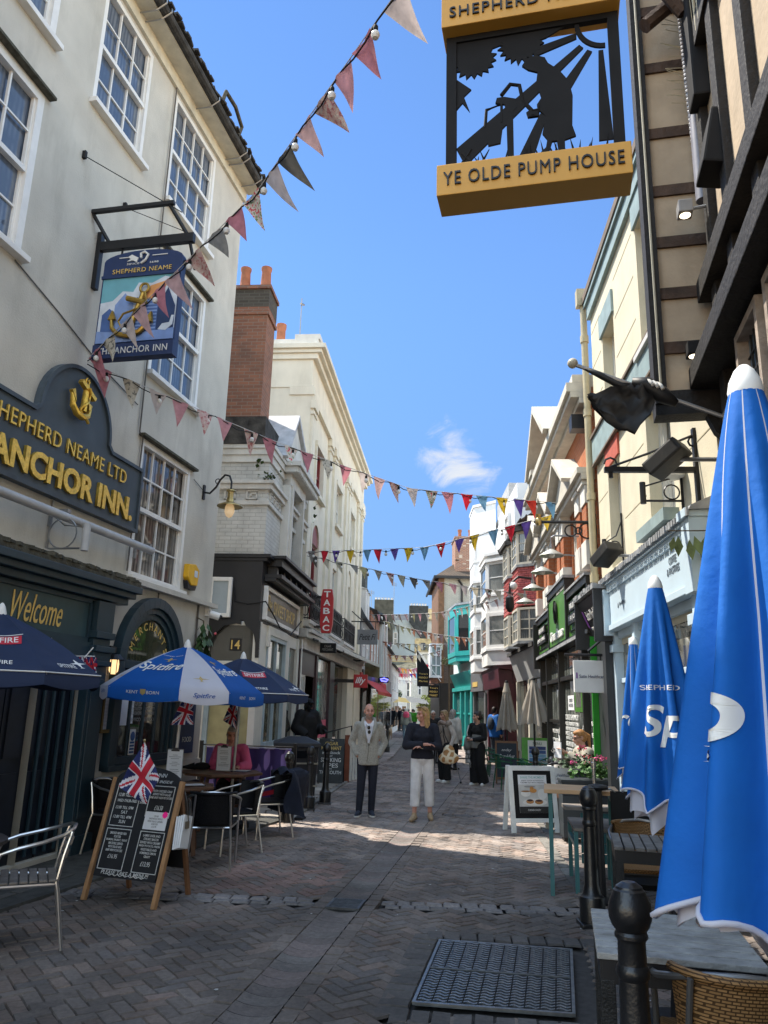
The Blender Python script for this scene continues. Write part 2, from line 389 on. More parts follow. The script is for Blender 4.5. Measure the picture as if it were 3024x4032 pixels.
class Paver:
 def __init__(self): self.v = []; self.f = []; self.c = []
 def brick(self, cx, cy, a, l, w, z=0., col=(.2,.17,.15), ch=.006, dip=.014, tilt=.0035):
  ca, sa = cos(a), sin(a); o = len(self.v)
  tx = RU(-tilt, tilt); ty = RU(-tilt, tilt); z += RU(-.0015,.0015)
  for k,(dl, dz) in enumerate(((0,-dip),(ch,0))):
   for i, j in ((-1,-1),(1,-1),(1,1),(-1,1)):
    px = i*(l/2-dl); py = j*(w/2-dl)
    self.v.append((cx+px*ca-py*sa, cy+px*sa+py*ca, z+dz+(i*tx+j*ty)*(1 if dz == 0 else 0)))
  fs = [(4,5,6,7)] + [(i,(i+1)%4,4+(i+1)%4,4+i) for i in range(4)]
  for f in fs: self.f.append([o+q for q in f]); self.c.append(col)
 def quad(self, pts, col):
  o = len(self.v); self.v += pts; self.f.append(list(range(o, o+len(pts)))); self.c.append(col)
 def build(self, name, m=BRICK):
  me = bpy.data.meshes.new(name); me.from_pydata(self.v,[], self.f); me.materials.append(m)
  ca = me.color_attributes.new('tint', 'FLOAT_COLOR', 'CORNER'); buf = []
  for f, c in zip(self.f, self.c): buf += [c[0], c[1], c[2],1] * len(f)
  ca.data.foreach_set('color', buf)
  return struct(link(name, me))
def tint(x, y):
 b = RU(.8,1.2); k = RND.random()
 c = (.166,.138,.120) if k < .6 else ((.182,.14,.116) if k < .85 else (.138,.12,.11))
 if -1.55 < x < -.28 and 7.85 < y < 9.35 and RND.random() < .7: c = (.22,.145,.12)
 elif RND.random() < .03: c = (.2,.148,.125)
 f = 1 + .75*max(0, min(1,(y-8.2)/2.6)); b *= f  # bricks paler farther on: the sunlit band's brightness is put into their colour
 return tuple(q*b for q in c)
BANDS = [7.55,13.75,17.4,22.6]
MAN = [(.52,6.43),(1.45,6.28),(1.17,5.06),(.27,5.18)]     # access cover corners
def in_frame(x, y):   # surround of the access cover
 return .02 - (y-5)*-.2 < x < 1.36 + (y-5)*.2 and 4.93 < y < 6.62
def kerb_l(y):
 return lx(y) + (.95 if y > 12.6 else .62 + .02*(y-5))
pv = Paver(); th = rad(-9.8 + 45); ct, s_ = cos(th), sin(th)
g = .004; LL, WW = .2,.1
for i in range(-160,330):
 for j in range(-160,330):
  k = (i - j) % 4
  # herringbone on a 10 cm grid: horizontal bricks start at k==0, vertical ones at k==2 (one cell along)
  if k == 0: cx, cy, a = (i+1)*WW,(j+.5)*WW,0
  elif k == 2+1: cx, cy, a = (i+.5)*WW,(j+1)*WW, pi/2
  else: continue
  X = cx*ct - cy*s_; Y = cx*s_ + cy*ct + 6
  if not 2.6 < Y < 27: continue
  if not (kerb_l(Y)+.06 < X < rx(Y)+.25): continue
  if abs(X - chx(Y)) < .21: continue
  if any(abs(Y - b - (X+.07)*-.05) < .15 for b in BANDS): continue
  if in_frame(X, Y): continue
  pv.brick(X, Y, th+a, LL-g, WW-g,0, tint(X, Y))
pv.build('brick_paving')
struct(MB().add([(-6,2,-.04),(5,2,-.04),(5,27.2,-.04),(-6,27.2,-.04)],[(0,1,2,3)]).build('paving_bed', MORTAR))
# dished drainage channel with flat margin bricks
pv = Paver(); aa = math.atan2(1,.172)
n_ = int(24/.155)
for k in range(n_):
 y = 2.7 + k*.155; x = chx(y); b = RU(.85,1.15)*(1+.55*max(0,min(1,(y-8.5)/3.5))); q = RU(-.012,.012); col = ((.165+q)*b,.14*b,.126*b)  # channel stones paler farther along, sunlight put into their colour as well
 d = V3((.172,1,0)).normalized(); nn = V3((d.y,-d.x,0)); c = V3((x, y,.002))
 prof = [(-.149,0),(-.1,-.013),(-.05,-.020),(0,-.022),(.05,-.020),(.1,-.013),(.149,0)]
 for (p, z0),(q, z1) in zip(prof, prof[1:]):
  e0 = -.071; e1 = .071
  P_ = [c+nn*p+d*e0+V3((0,0,z0)), c+nn*q+d*e0+V3((0,0,z1)), c+nn*q+d*e1+V3((0,0,z1+.004)), c+nn*p+d*e1+V3((0,0,z0+.004))]
  pv.quad([tuple(t) for t in P_], col)
 pv.quad([tuple(c+nn*p+d*.073+V3((0,0,z0+.004))) for p, z0 in prof] + [tuple(c+nn*p+d*.075+V3((0,0,z0-.02))) for p, z0 in reversed(prof)],(.05,.045,.04))
for k in range(int(24/.204)):
 y = 2.7 + k*.204
 for sd in (-1,1):
  d = V3((.172,1,0)).normalized(); nn = V3((d.y,-d.x,0)); c = V3((chx(y), y,0)) + nn*sd*.214
  b = RU(.8,1.15)*(1+.55*max(0,min(1,(y-8.5)/3.5))); pv.brick(c.x, c.y, aa,.192,.125,.005,(.172*b,.142*b,.122*b), dip=.03)  # margin bricks carry the same sunlit paling in their colour
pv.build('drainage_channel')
# bands of pale setts across the street
pv = Paver()
for b_ in BANDS:
 x = lx(b_) + .9
 while x < rx(b_) + .2:
  wd = RU(.13,.17)
  yy = b_ - (x+.07)*.05
  if abs(x - chx(yy)) > .3 and not in_frame(x, yy):
   q = RU(.85,1.15); pv.brick(x, yy+.06, RU(-.05,.02)-.05, wd-.012,.13,.004,(.21*q,.19*q,.182*q), ch=.014)
   q = RU(.85,1.15); pv.brick(x+.03, yy-.075,-.05, wd-.01,.1,.002,(.19*q,.175*q,.17*q), ch=.01)
  x += wd
pv.build('sett_bands')
# surround of the access cover
pv = Paver(); y = 5.0
SUR = [(.1,4.98),(1.42,4.8),(1.72,6.5),(.42,6.62)]
def ring(k):
 a, b = SUR[k], SUR[(k+1) % 4]; L_ = math.dist(a, b); an = math.atan2(b[1]-a[1], b[0]-a[0]); n = int(L_/.12)
 for i in range(n):
  t = (i+.5)/n; q = RU(.75,1.1); pv.brick(a[0]+(b[0]-a[0])*t, a[1]+(b[1]-a[1])*t, an, L_/n-.008,.19,.002,(.12*q,.108*q,.1*q))
for k in range(4): ring(k)
pv.build('cover_surround')
# left footway: dark asphalt strip by the inn, pale slabs beyond
asph = mat('footway_asphalt', (.075,.075,.07),.9, var=.35, scale=9, bump=.5, bscale=160)
mb = MB(); P_ = [(lx(y)-.2, y) for y in (2,12.7)] + [(kerb_l(y), y) for y in (12.7,2)]
struct(MB().slab(P_,-.01,.028).build('footway', asph))
pv = Paver()
for k in range(int(10.5/.42)):
 y = 2.2 + k*.42; b = RU(.85,1.1); an = math.atan2(1,.2126); pv.brick(kerb_l(y)+.03, y, an,.41,.1,.03,(.12*b,.115*b,.105*b), dip=.05)
for r_ in range(38):
 y = 12.78 + r_*.42
 for c_ in range(2):
  w_ = .46; x = lx(y) + .24 + c_*.47; b = RU(.85,1.12); pv.brick(x, y,.09, w_-.01,.41,.03,(.36*b,.32*b,.27*b), dip=.05)
 b = RU(.85,1.1); pv.brick(lx(y)+1.0, y, pi/2-.09,.41,.11,.03,(.25*b,.235*b,.21*b), dip=.05)
pv.build('footway_slabs')
# right footway: kerb line of the cafe terraces
pv = Paver()
for k in range(52):
 y = 7.9 + k*.42
 if y > 30: break
 b = RU(.8,1.1); xk = rx(y) - (1.0 if y < 12 else .85); an = math.atan2(1,.085)
 pv.brick(xk, y, an,.41,.13,.012,(.2*b,.19*b,.17*b), dip=.03)
pv.build('kerb_line')
for (n_, y0, y1, sgn) in (('left_paving_far', 27,60,-1),('right_paving_far', 30,60,1)):
 pv = Paver(); y = y0
 while y < y1:
  for c_ in range(3):
   x = (lx(y)+.2+c_*.45) if sgn < 0 else (rx(y)-.2-c_*.45); b = RU(.85,1.15)
   pv.brick(x, y,.0,.44,.58,.012,(.36*b,.30*b,.265*b), dip=.03)
  y += .6
 pv.build(n_)
# small debris: petals / gum spots
deb = mat('litter_flecks', (.5,.49,.46),.9)
mb = MB()
for k in range(90):
 y = RU(3.2,20); x = RU(lx(y)+.8, rx(y)-.2)
 a = RU(0,6.3); q = RU(.006,.02)
 mb.poly([(x+q*cos(a+t)*RU(.6,1), y+q*sin(a+t)*RU(.6,1),.008) for t in (0,1.3,2.5,3.7,5)])
tag(mb.build('paving_flecks', deb), 'pale gum spots and petals scattered on the brick paving', 'litter', kind='stuff')

# cast iron access cover and gully grate
iron = mat('cast_iron', (.085,.09,.095),.55,.55, var=.35, scale=14, bump=.3, spec=.5)
iron_hi = mat('worn_iron', (.2,.21,.215),.42,.75, var=.3, scale=18)
iron_dk = mat('cover_recess', (.02,.02,.02),.9, var=.3)
t = thing('access_cover', 'rectangular cast iron access cover with wavy ribs set in the paving', 'manhole cover')
def bil(u, v, z=0.):
 a, b, c, d = [V3((*p,0)) for p in MAN]
 q = (d*(1-u)+c*u)*(1-v) + (a*(1-u)+b*u)*v; return (q.x, q.y, z)
MB().prism([(-.01,-.01),(1.01,-.01),(1.01,1.01),(-.01,1.01)], lambda a, b: bil(a,b,-.008), lambda a, b: bil(a,b,.002)).build('plate', iron_dk, t)
mb = MB()
for (u0,u1,v0,v1) in ((-.025,-.004,-.02,1.02),(1.004,1.025,-.02,1.02),(-.004,1.004,-.025,-.004),(-.004,1.004,1.004,1.025),(0,1,.495,.505)):
 mb.prism([(u0,v0),(u1,v0),(u1,v1),(u0,v1)], lambda a, b: bil(a,b,-.008), lambda a, b: bil(a,b,.011))
mb.build('frame', iron_hi, t)
mb = MB()
NC, NR = 10,26
for c_ in range(NC):
 for r_ in range(NR):
  v = (r_+.6)/NR
  if abs(v-.5) < .018: continue
  pts = []
  u0 = (c_+.06)/NC; u1 = (c_+.96)/NC; n = 8
  for i in range(n+1):
   uu = u0+(u1-u0)*i/n; ph = 2*pi*i/n
   pts.append((uu, v+.011*sin(ph)))
  up = [(a, b+.0085) for a, b in pts]; dn = [(a, b-.0085) for a, b in reversed(pts)]
  mb.prism(up+dn, lambda a, b: bil(a,b,0), lambda a, b: bil(a,b,.012))
mb.build('ribs', iron_hi, t)
t = thing('gully_grate', 'small slotted iron drain grate in the brick channel', 'drain', (chx(7.47),7.47,.0),-.17)
MB().box(-.15,.15,-.17,.17,-.02,-.002).build('frame', iron_dk, t)
mb = MB()
for k in range(11): mb.box(-.125,.125,-.15+k*.0285,-.137+k*.0285,-.004,.014)
mb.box(-.15,-.125,-.17,.17,-.004,.016).box(.125,.15,-.17,.17,-.004,.016).box(-.125,.125,-.17,-.152,-.004,.016).box(-.125,.125,.152,.17,-.004,.016)
mb.build('bars', iron, t)
# shared materials
render_grey = mat('stucco_grey', (.54,.515,.455),.85, var=.13, scale=1.6, bump=.3, bscale=45, grime=.5, gcol=(.24,.22,.18))
white_paint = mat('white_gloss', (.78,.77,.74),.4, var=.08, scale=5, grime=.15, gcol=(.3,.28,.24))
teal_dk = mat('dark_teal_paint', (.018,.042,.06),.38, var=.2, scale=4, grime=.15, gcol=(.03,.03,.03))
teal_mid = mat('teal_panel', (.03,.065,.078),.35, var=.25, scale=3)
slate_paint = mat('slate_signboard', (.055,.075,.095),.55, var=.2, scale=3, grime=.25, gcol=(.11,.13,.14))
gold = mat('gold_leaf', (.85,.55,.10),.32,.75, var=.25, scale=25, bump=.3)
gold_flat = mat('gold_paint', (.75,.52,.16),.45,.2, var=.15)
black = mat('black_paint', (.012,.012,.014),.45, var=.3, scale=5)
black_m = mat('black_matte', (.009,.009,.01),.75, var=.3, spec=.25)
void = mat('dark_interior', (.006,.007,.009),.9, spec=.1)
g_sky = glass_mat('sash_glass', (.07,.095,.14),(.15,.18,.23), cscale=4.5)
g_low = glass_mat('curtained_glass', (.06,.055,.05),(.26,.23,.20), cscale=4)
g_dark = glass_mat('dark_glass', (.012,.014,.015), spec=.8)
g_shop = glass_mat('shop_glass', (.03,.035,.035),(.16,.15,.12), cscale=3)
moss = mat('mossy_lead', (.085,.08,.06),.95, var=.5, scale=12, bump=.6, grime=.5, gcol=(.03,.035,.02))
tile_dk = mat('mossy_roof_tile', (.05,.048,.045),.95, var=.5, scale=9, bump=.6)
cream_trim = mat('cream_board', (.62,.58,.47),.7, var=.15, grime=.3, gcol=(.25,.22,.16))
steel = mat('steel_grey', (.30,.31,.32),.4,.8, var=.15)
grey_tube = mat('grey_coated_tube', (.42,.43,.44),.5, var=.12)
wire = mat('cable_black', (.01,.01,.011),.7)
navy = mat('navy_sign', (.02,.04,.12),.5, var=.15)
white_sign = mat('white_sign', (.75,.75,.73),.5, var=.06)
paper = mat('paper', (.74,.75,.77),.8, var=.06)
ink = mat('ink_grey', (.12,.12,.13),.8)
def cyl(mb, a, b, r, n=8): return mb.tube([a, b], r, n)

# the inn
B = A.thing('inn_building', 'three-storey grey stucco inn with white sash windows and dark teal ground floor', 'building')
holes = [(.5,2.0,8.95,10.78),(-1.43,-.22,8.95,10.78),(-3.6,-2.22,6.25,8.25),(-3.6,-2.22,9.0,10.8),(.55,2.1,6.2,8.16),(.6,2.1,3.32,5.2),(-6.2,-4.9,6.25,8.25),(-6.2,-4.9,9.,10.8),(-.95,-.13,.05,2.2),(-1.75,-.95,.05,2.2),(.66,1.98,.98,2.45)]
mb = A.mb(); wall_grid(mb,-9,3.22,0,11.05, holes,.16)
mb.poly([(3.22,0,0),(3.22,-7,0),(3.22,-7,11.05),(3.22,0,11.05)]); mb.poly([(-9,0,0),(-9,-7,0),(-9,-7,11.05),(-9,0,11.05)])
mb.poly([(-9,-7,0),(3.22,-7,0),(3.22,-7,11.05),(-9,-7,11.05)])
mb.build('wall', render_grey, B)
A.mb().plate([(-9,11.05),(3.22,11.05),(3.22,11.06),(-9,11.06)],-.01,-6.9).build('ceiling_slab', void, B)
# roof, gutter, verge tiles
rf = A.mb(); rf.prism([(.34,11.12),(-2.8,13.1),(-2.8,13.22),(.34,11.2)], lambda a, b: (-9.1,a,b), lambda a, b: (3.34,a,b))
rf = rf.build('roof', tile_dk, B)
mb = A.mb(); mb.box(-9,3.25,.0,.05,10.84,11.06); mb.box(-9,3.3,.05,.3,11.04,11.1); mb.build('eaves_board', cream_trim, B)
mb = A.mb(); mb.tube([(-9,.34,11.12),(3.33,.34,11.12)],.075,10); mb.build('gutter', tile_dk, B)
mb = A.mb()
for k in range(120):   # ragged mossy tile ends
 u = -9+12.3*k/120; q = RU(.0,.05); mb.obox((u,.3+RU(0,.06),11.2+q),(.12,.2,.035), RU(-.2,.2))
mb.build('tile_edge', tile_dk, rf)
mb = A.mb(); pts = [(2.0,.36,11.2),(2.05,.4,11.45),(1.7,.42,11.55),(1.3,.42,11.5),(1.25,.38,11.22)]; mb.tube(pts,.035,7); mb.build('loose_flashing', moss, rf)
mb = A.mb()
for u in (-.75,-.6,1.05,2.25,2.4,2.98): mb.tube([(u,.02,11.0),(u,.3,11.0),(u+.01,.44,11.1),(u+.02,.43,11.17)],.012,6)
mb.build('gutter_bracket', steel, B)
sash(A, B,.5,2.0,8.95,10.78, white_paint, g_sky,4,(2,2))
sash(A, B,-1.43,-.22,8.95,10.78, white_paint, g_sky,3,(2,2))
sash(A, B,-3.6,-2.22,6.25,8.25, white_paint, g_sky,3,(2,2), fw=.1)
sash(A, B,-3.6,-2.22,9.0,10.8, white_paint, g_sky,3,(2,2), fw=.1)
sash(A, B,.55,2.1,6.2,8.16, white_paint, g_sky,4,(2,2))
sash(A, B,.6,2.1,3.32,5.2, white_paint, g_low,4,(2,2))
for w0, w1 in ((6.25,8.25),(9,10.8)): sash(A, B,-6.2,-4.9,w0,w1, white_paint, g_sky,3,(2,2))
mb = A.mb()   # drip moulds over some windows
for (a,b,z) in ((-3.68,-2.14,8.27),(.47,2.2,8.18),(.5,2.2,5.22)): mb.box(a,b,0,.09,z,z+.035)
mb.build('drip_mould', moss, B)
mb = A.mb(); mb.box(-9,3.26,0,.12,3.2,3.27); mb.build('string_course', render_grey, B)
mb = A.mb(); mb.box(-9,.55,.0,.24,3.115,3.2); 
for k in range(40): mb.obox((-4+k*.113+RU(-.03,.03),.2,3.2),(.12,.1,RU(.02,.06)), RU(-.4,.4))
mb.build('lead_cap', moss, B)
# dark teal shopfront
mb = A.mb(); mb.box(-9,.5,0,.30,3.03,3.112); mb.box(-9,.46,0,.24,2.96,3.03); mb.box(-9,.42,0,.16,2.88,2.96); sf = mb.build('shopfront_cornice', teal_dk, B, bev=.008)
mb = A.mb(); mb.box(-9,-.24,0,.05,2.36,2.86); mb.build('fascia_panel', teal_mid, B)
mb = A.mb(); mb.box(-9,-.24,.05,.075,2.82,2.87); mb.box(-9,-.24,.05,.075,2.36,2.42); mb.box(-.27,-.22,.05,.075,2.42,2.82); mb.box(-9,-.2,.0,.1,2.2,2.36); mb.build('fascia_frame', teal_dk, B)
mb = A.mb(); mb.box(-.2,.15,0,.12,.22,2.1); mb.box(-.22,.17,.0,.17,2.1,2.16); mb.box(-.215,.165,0,.15,2.16,2.26); mb.box(-.23,.18,0,.19,2.26,2.33); mb.box(-.2,.15,0,.13,2.33,2.42)
mb.box(-.225,.175,0,.18,2.42,2.5); mb.box(-.2,.15,0,.15,2.5,2.86); mb.box(-.23,.18,0,.16,0,.22); mb.box(-.14,.09,.12,.135,.4,1.95)
mb.build('pilaster', teal_dk, B, bev=.008)
mb = A.mb()
for (a,b) in ((-1.75,-1.35),(-1.33,-.95),(-.93,-.54),(-.52,-.13)):
 mb.box(a,b,-.13,-.09,.05,2.2); mb.box(a+.06,b-.06,-.09,-.07,.25,.95); mb.box(a+.06,b-.06,-.09,-.07,1.1,2.05)
dr = mb.build('door', mat('navy_door', (.008,.013,.025),.35, var=.3), B)
mb = A.mb()
for k in range(5): mb.tube([(-.92+k*.17,-.05,.1),(-.92+k*.17,-.05,2.15)],.022,6)
mb.build('door_moulding', teal_dk, dr)
A.mb().box(-9,-1.76,-.02,.06,.25,2.2).build('shop_panel', teal_dk, B)
A.text('Welcome', B, gold_flat,-1.2,.056,2.63, shear=.35, width=.86, height=.30, extrude=.003)
# dark plinth and fillet
mb = A.mb(); mb.box(.18,3.24,0,.045,0,.56); mb.build('plinth', black, B)
mb = A.mb(); mb.box(.18,3.24,0,.035,.76,.87); mb.build('dado_band', render_grey, B)
# arched window
cx, rr = 1.32,.66
def arc(r, z0, n=18, cx=cx): return [(cx+r*cos(pi*i/n), z0+r*sin(pi*i/n)*1.0) for i in range(n+1)]
def archring(mb, r0, r1, zs, zb, o0, o1):
 outer = arc(r1, zs); inner = arc(r0, zs)
 n = len(outer)
 for i in range(n-1):
  q = [inner[i], outer[i], outer[i+1], inner[i+1]]; mb.plate(q, o0, o1)
 mb.box(cx+r0, cx+r1, o0, o1, zb, zs); mb.box(cx-r1, cx-r0, o0, o1, zb, zs)
mb = A.mb(); archring(mb,.76,.9,2.2,.86,0,.12); archring(mb,.68,.76,2.2,.92,0,.08); archring(mb,.6,.68,2.2,.98,0,.045)
mb.box(.42,2.22,0,.14,.86,.93); mb.box(.6,2.04,0,.09,.93,1.02); mb.box(.66,1.98,0,.07,2.12,2.22)
for x in (.98,1.34,1.68): mb.box(x-.025,x+.025,-.02,.03,1.02,2.12)
w = mb.build('arched_window', teal_dk, B, bev=.005)
A.mb().poly([(.66,.01,1.0),(1.98,.01,1.0),(1.98,.01,2.15),(.66,.01,2.15)]).build('pane', glass_mat('pub_glass', (.016,.016,.016), spec=.9), w)
A.mb().poly([(x,.015,z) for x, z in arc(.64,2.2)]).build('fanlight', glass_mat('fan_glass', (.055,.06,.035),(.02,.025,.018), cscale=4), w)
for i, ch in enumerate('MERCHANTS'):   # lettering following the arch
 t_ = rad(156 - i*16.5); r_ = .5
 A.text(ch, w, gold_flat, cx+r_*cos(t_),.02,2.2+r_*sin(t_), size=.15, extrude=.002).rotation_euler = (pi/2, pi/2-t_,0)
for k,(tx, z) in enumerate((('TOASTED SAND',1.86),('VEGETARIAN C',1.79),('AND CHIPS BURGER',1.73),('MEZE PLATTER',1.67),('POTATOES',1.61),('BREAKFAST',1.55),('COFFEE',1.47))):
 for q in (1.15,1.51): A.text(tx, w, mat('faint_white', (.3,.3,.29),.6), q,.018, z, width=.27, height=.045).scale = (-1,1,1)  # mirrored cafe menu drawn on the pane to stand for its reflection
A.mb().box(.68,.93,.012,.016,1.4,2.05).build('light_sheet', paper, w)
A.mb().box(.99,1.08,.012,.016,1.42,1.84).build('light_strip', paper, w)
n_ = A.mb(); n_.box(1.0,1.14,.04,.045,1.03,1.35); n_ = n_.build('hygiene_sticker', white_sign, w)
mb = A.mb(); mb.plate([(1.07+.055*cos(t*pi/8),1.26+.06*sin(t*pi/8)) for t in range(16)],.046,.049)
for z in (1.05,1.09,1.13,1.17): mb.box(1.015,1.125,.046,.049,z,z+.025)
mb.build('sticker_print', mat('sticker_blue', (.03,.09,.25),.5), n_)

# cables and down pipes
mb = A.mb(); mb.tube([(.44,.03,11.0),(.44,.03,8.3),(.46,.03,5.25),(.56,.03,5.2),(.52,.03,3.35)],.012,6); mb.tube([(-2.3,.015,6.15),(-1.5,.012,5.98),(-.6,.012,5.75),(.35,.02,5.6)],.008,5)
mb.tube([(2.2,.02,5.1),(2.55,.02,5.02)],.006,5); mb.tube([(2.75,.02,3.2),(2.75,.02,2.1)],.016,6); mb.tube([(1.45,.015,3.2),(1.44,.015,3.02)],.01,5)
mb.build('service_cable', mat('old_cable', (.12,.11,.1),.8), B)

# big painted signboard
T = A.thing('wall_signboard', 'large slate-blue signboard with arched top and raised gold letters over the inn door', 'sign')
c0 = -.98
top = [(c0+.70*cos(pi*i/24),4.80+.71*sin(pi*i/24)) for i in range(25)]
out = [(.56,3.86),(.56,4.74),(c0+.77,4.74)] + top + [(c0-.77,4.74),(-5.6,4.74),(-5.6,3.86)]
A.mb().plate(out,.0,.07).build('board', slate_paint, T, bev=.008)
def inset(pts, d):
 c = V3((-1.5,4.4)); r = []
 n = len(pts)
 for i in range(n):
  p = V3(pts[i]); a = (p-V3(pts[i-1])).normalized(); b = (V3(pts[(i+1)%n])-p).normalized()
  na = V3((-a.y, a.x)); nb = V3((-b.y, b.x)); q = (na+nb).normalized(); r.append(tuple(p + q*d/max(.5, q.dot(na))))
 return r
ins = inset(out,.045)
mb = A.mb()
for i in range(len(out)): mb.plate([out[i], out[(i+1)%len(out)], ins[(i+1)%len(out)], ins[i]],.07,.1)
mb.build('moulding', mat('slate_moulding', (.05,.068,.085),.45, var=.25), T)
A.text('SHEPHERD NEAME LTD', T, gold,-1.12,.085,4.50, width=2.55, height=.175, extrude=.012, spacing=1.1)
A.text('THE ANCHOR INN.', T, gold,-1.41,.09,4.12, width=3.55, height=.3, extrude=.018, bold=.035)
mb = A.mb()   # gilded fouled anchor
mb.tube([(-1.0,.14,5.36),(-1.04,.15,4.93)],[.035,.045],8); mb.beam((-1.17,.14,5.37),(-.8,.16,5.2),.06,.06)
mb.tube([(-1.32,.12,5.13),(-1.3,.14,4.95),(-1.2,.15,4.86),(-1.06,.16,4.84),(-.92,.15,4.9),(-.83,.14,5.03)],[.02,.04,.045,.05,.045,.02],8)
mb.plate([(-1.37,5.16),(-1.3,5.2),(-1.23,5.02)],.1,.15); mb.plate([(-.9,5.12),(-.8,5.1),(-.86,4.93)],.1,.15)
mb.tube([(-1.0,.14,5.42+.0)]+[(-1.0+.05*sin(t),.14,5.42-.05+.05*cos(t)+.05) for t in (.8,1.6,2.4,3.14,4,5,6)],.014,6)
pts = [(-1.02+.09*sin(t*1.1)*(1+.02*t),.17+.02*cos(t*2),5.3-.08*t) for t in [k*.25 for k in range(27)]]; mb.tube(pts,.022,6)
mb.v = [((x+1.05)*.72-1.02, y,(z-5.08)*.8+5.07) for x, y, z in mb.v]
an = mb.build('anchor_emblem', gold, T, smooth=True)

# retractable awning tube and ring bracket
T = A.thing('awning_tube', 'long pale grey tube running along the wall under the gold-lettered board', 'awning')
cyl(A.mb(),(-5.5,.22,3.62),(.76,.22,3.66),.05,12).build('tube', grey_tube, T, smooth=True)
mb = A.mb()
for u in (-3.6,-1.15,.7): mb.box(u-.03,u+.03,0,.24,3.7,3.74); mb.box(u-.02,u+.02,0,.03,3.55,3.74)
mb.build('bracket', steel, T)
T = A.thing('ring_bracket', 'thin grey ring bracket holding a short tube, on the inn wall below the awning tube', 'bracket')
mb = A.mb(); o_ = .36
mb.tube([(-1.15,.0,3.3),(-1.15,.42,3.3)],.012,6); mb.tube([(-1.15,.02,3.2),(-1.15,.02,3.85)],.014,6)
mb.tube([(-1.15,.19+.17*cos(t*pi/10),3.47+.17*sin(t*pi/10)) for t in range(20)],.009,6, True)
mb.tube([(-1.15,.02,3.7),(-1.15,.2,3.56),(-1.15,.42,3.54)],.009,6); mb.build('arm', steel, T)
cyl(A.mb(),(-1.15,.48,3.27),(-1.15,.48,3.57),.04,10).build('holder', grey_tube, T, smooth=True)

# hanging pictorial sign
T = A.thing('hanging_sign', 'hanging navy pub sign with a golden anchor and beach huts on a black bracket', 'sign')
u0 = -.93
mb = A.mb(); mb.box(u0-.04,u0+.04,.0,.06,6.6,7.38); mb.box(u0-.035,u0+.035,.05,1.3,7.12,7.24); mb.box(u0-.22,u0-.17,-.02,1.1,7.53,7.58)
mb.beam((u0,.15,7.24),(u0-.2,.0,7.55),.035,.035); mb.beam((u0,1.2,7.24),(u0-.2,1.03,7.55),.035,.035); mb.box(u0-.02,u0+.02,1.16,1.3,6.82,6.87); mb.beam((u0,1.25,7.12),(u0+.1,1.3,6.8),.03,.03)
for o_ in (.35,.95): mb.tube([(u0,o_,7.13),(u0,o_,7.0)],.015,6)
mb.build('bracket', black, T, bev=.004)
def sgn(pts, a, b): 
 q = A.mb(); q.prism(pts, lambda o, w: (u0+a, o, w), lambda o, w: (u0+b, o, w)); return q
zt, zb = 7.0,5.62
arcp = [(.68-.52*cos(pi*k/12),6.92+.13*sin(pi*k/12)) for k in range(13)]
BRD = sgn([(.16,zb),(1.2,zb),(1.2,6.92)] + arcp[::-1][1:-1] + [(.16,6.92)],-.05,.05).build('board', navy, T, bev=.004)
sky_t = mat('sign_sky', (.16,.42,.50),.5, var=.1); cloud_w = mat('sign_cloud', (.62,.68,.76),.5); hut_a = mat('sign_hut_blue', (.07,.14,.36),.5, var=.2); hut_b = mat('sign_hut_pale', (.22,.33,.62),.5, var=.2); hut_d = mat('sign_hut_dark', (.02,.045,.13),.5); roof_o = mat('sign_roof_orange', (.72,.33,.12),.5)
def lay(name, pts, k, m): return sgn(pts,-.052-.002*k,-.05).build(name, m, BRD)
lay('painted_sky', [(.18,5.82),(1.18,5.82),(1.18,6.68),(.18,6.68)],1, sky_t)
lay('painted_cloud', [(.18,5.84),(.18,6.36),(.34,6.38),(.46,6.5),(.6,6.48),(.66,6.6),(.84,6.58),(1.0,6.66),(1.18,6.6),(1.18,5.84)],2, cloud_w)
lay('painted_hut', [(.22,5.86),(.22,6.2),(.31,6.28),(.4,6.2),(.4,5.86)],3, hut_a)
lay('painted_hut', [(.38,5.86),(.38,6.32),(.5,6.47),(.62,6.32),(.62,5.86)],4, hut_b)
lay('painted_hut', [(.66,5.84),(.66,6.4),(1.08,6.3),(1.08,5.84)],4, hut_a)
mb = A.mb()
for k in range(11): mb.box(u0-.0605,u0-.05,.67,.94,5.88+k*.045,5.9+k*.045)
mb.build('painted_stripes', hut_b, BRD)
lay('painted_hut_front', [(.95,5.84),(.95,6.25),(1.06,6.5),(1.17,6.25),(1.17,5.84)],6, hut_d)
lay('painted_roof', [(.68,6.36),(.83,6.54),(1.06,6.6),(.96,6.38)],7, roof_o)
lay('painted_shore', [(.18,5.82),(1.18,5.82),(1.18,5.96),(.7,5.92),(.18,5.98)],8, hut_b)
mb = sgn([(.98,5.95),(1.03,6.02),(1.12,6.03),(1.14,6.12),(1.17,6.12),(1.16,6.0),(1.08,5.93)],-.071,-.05); mb.build('painted_gull', cloud_w, BRD)
mb = sgn([(.16,5.62),(1.2,5.62),(1.2,5.8),(.16,5.8)],-.075,-.05); mb.build('name_band', navy, BRD)
mb = sgn([(.16,6.68),(1.2,6.68),(1.2,6.72),(.16,6.72)],-.075,-.05); mb.build('top_band', navy, BRD)
A.text_end('THE ANCHOR INN', T, white_sign, u0-.078,.68,5.71, width=.9, height=.085, extrude=.003, bold=.004, spacing=1.1)
A.text_end('SHEPHERD NEAME', T, gold_flat, u0-.057,.68,6.775, width=.78, height=.06, extrude=.003, spacing=1.1)
A.text_end('SINCE       1698', T, white_sign, u0-.057,.68,6.865, width=.42, height=.025, extrude=.002)
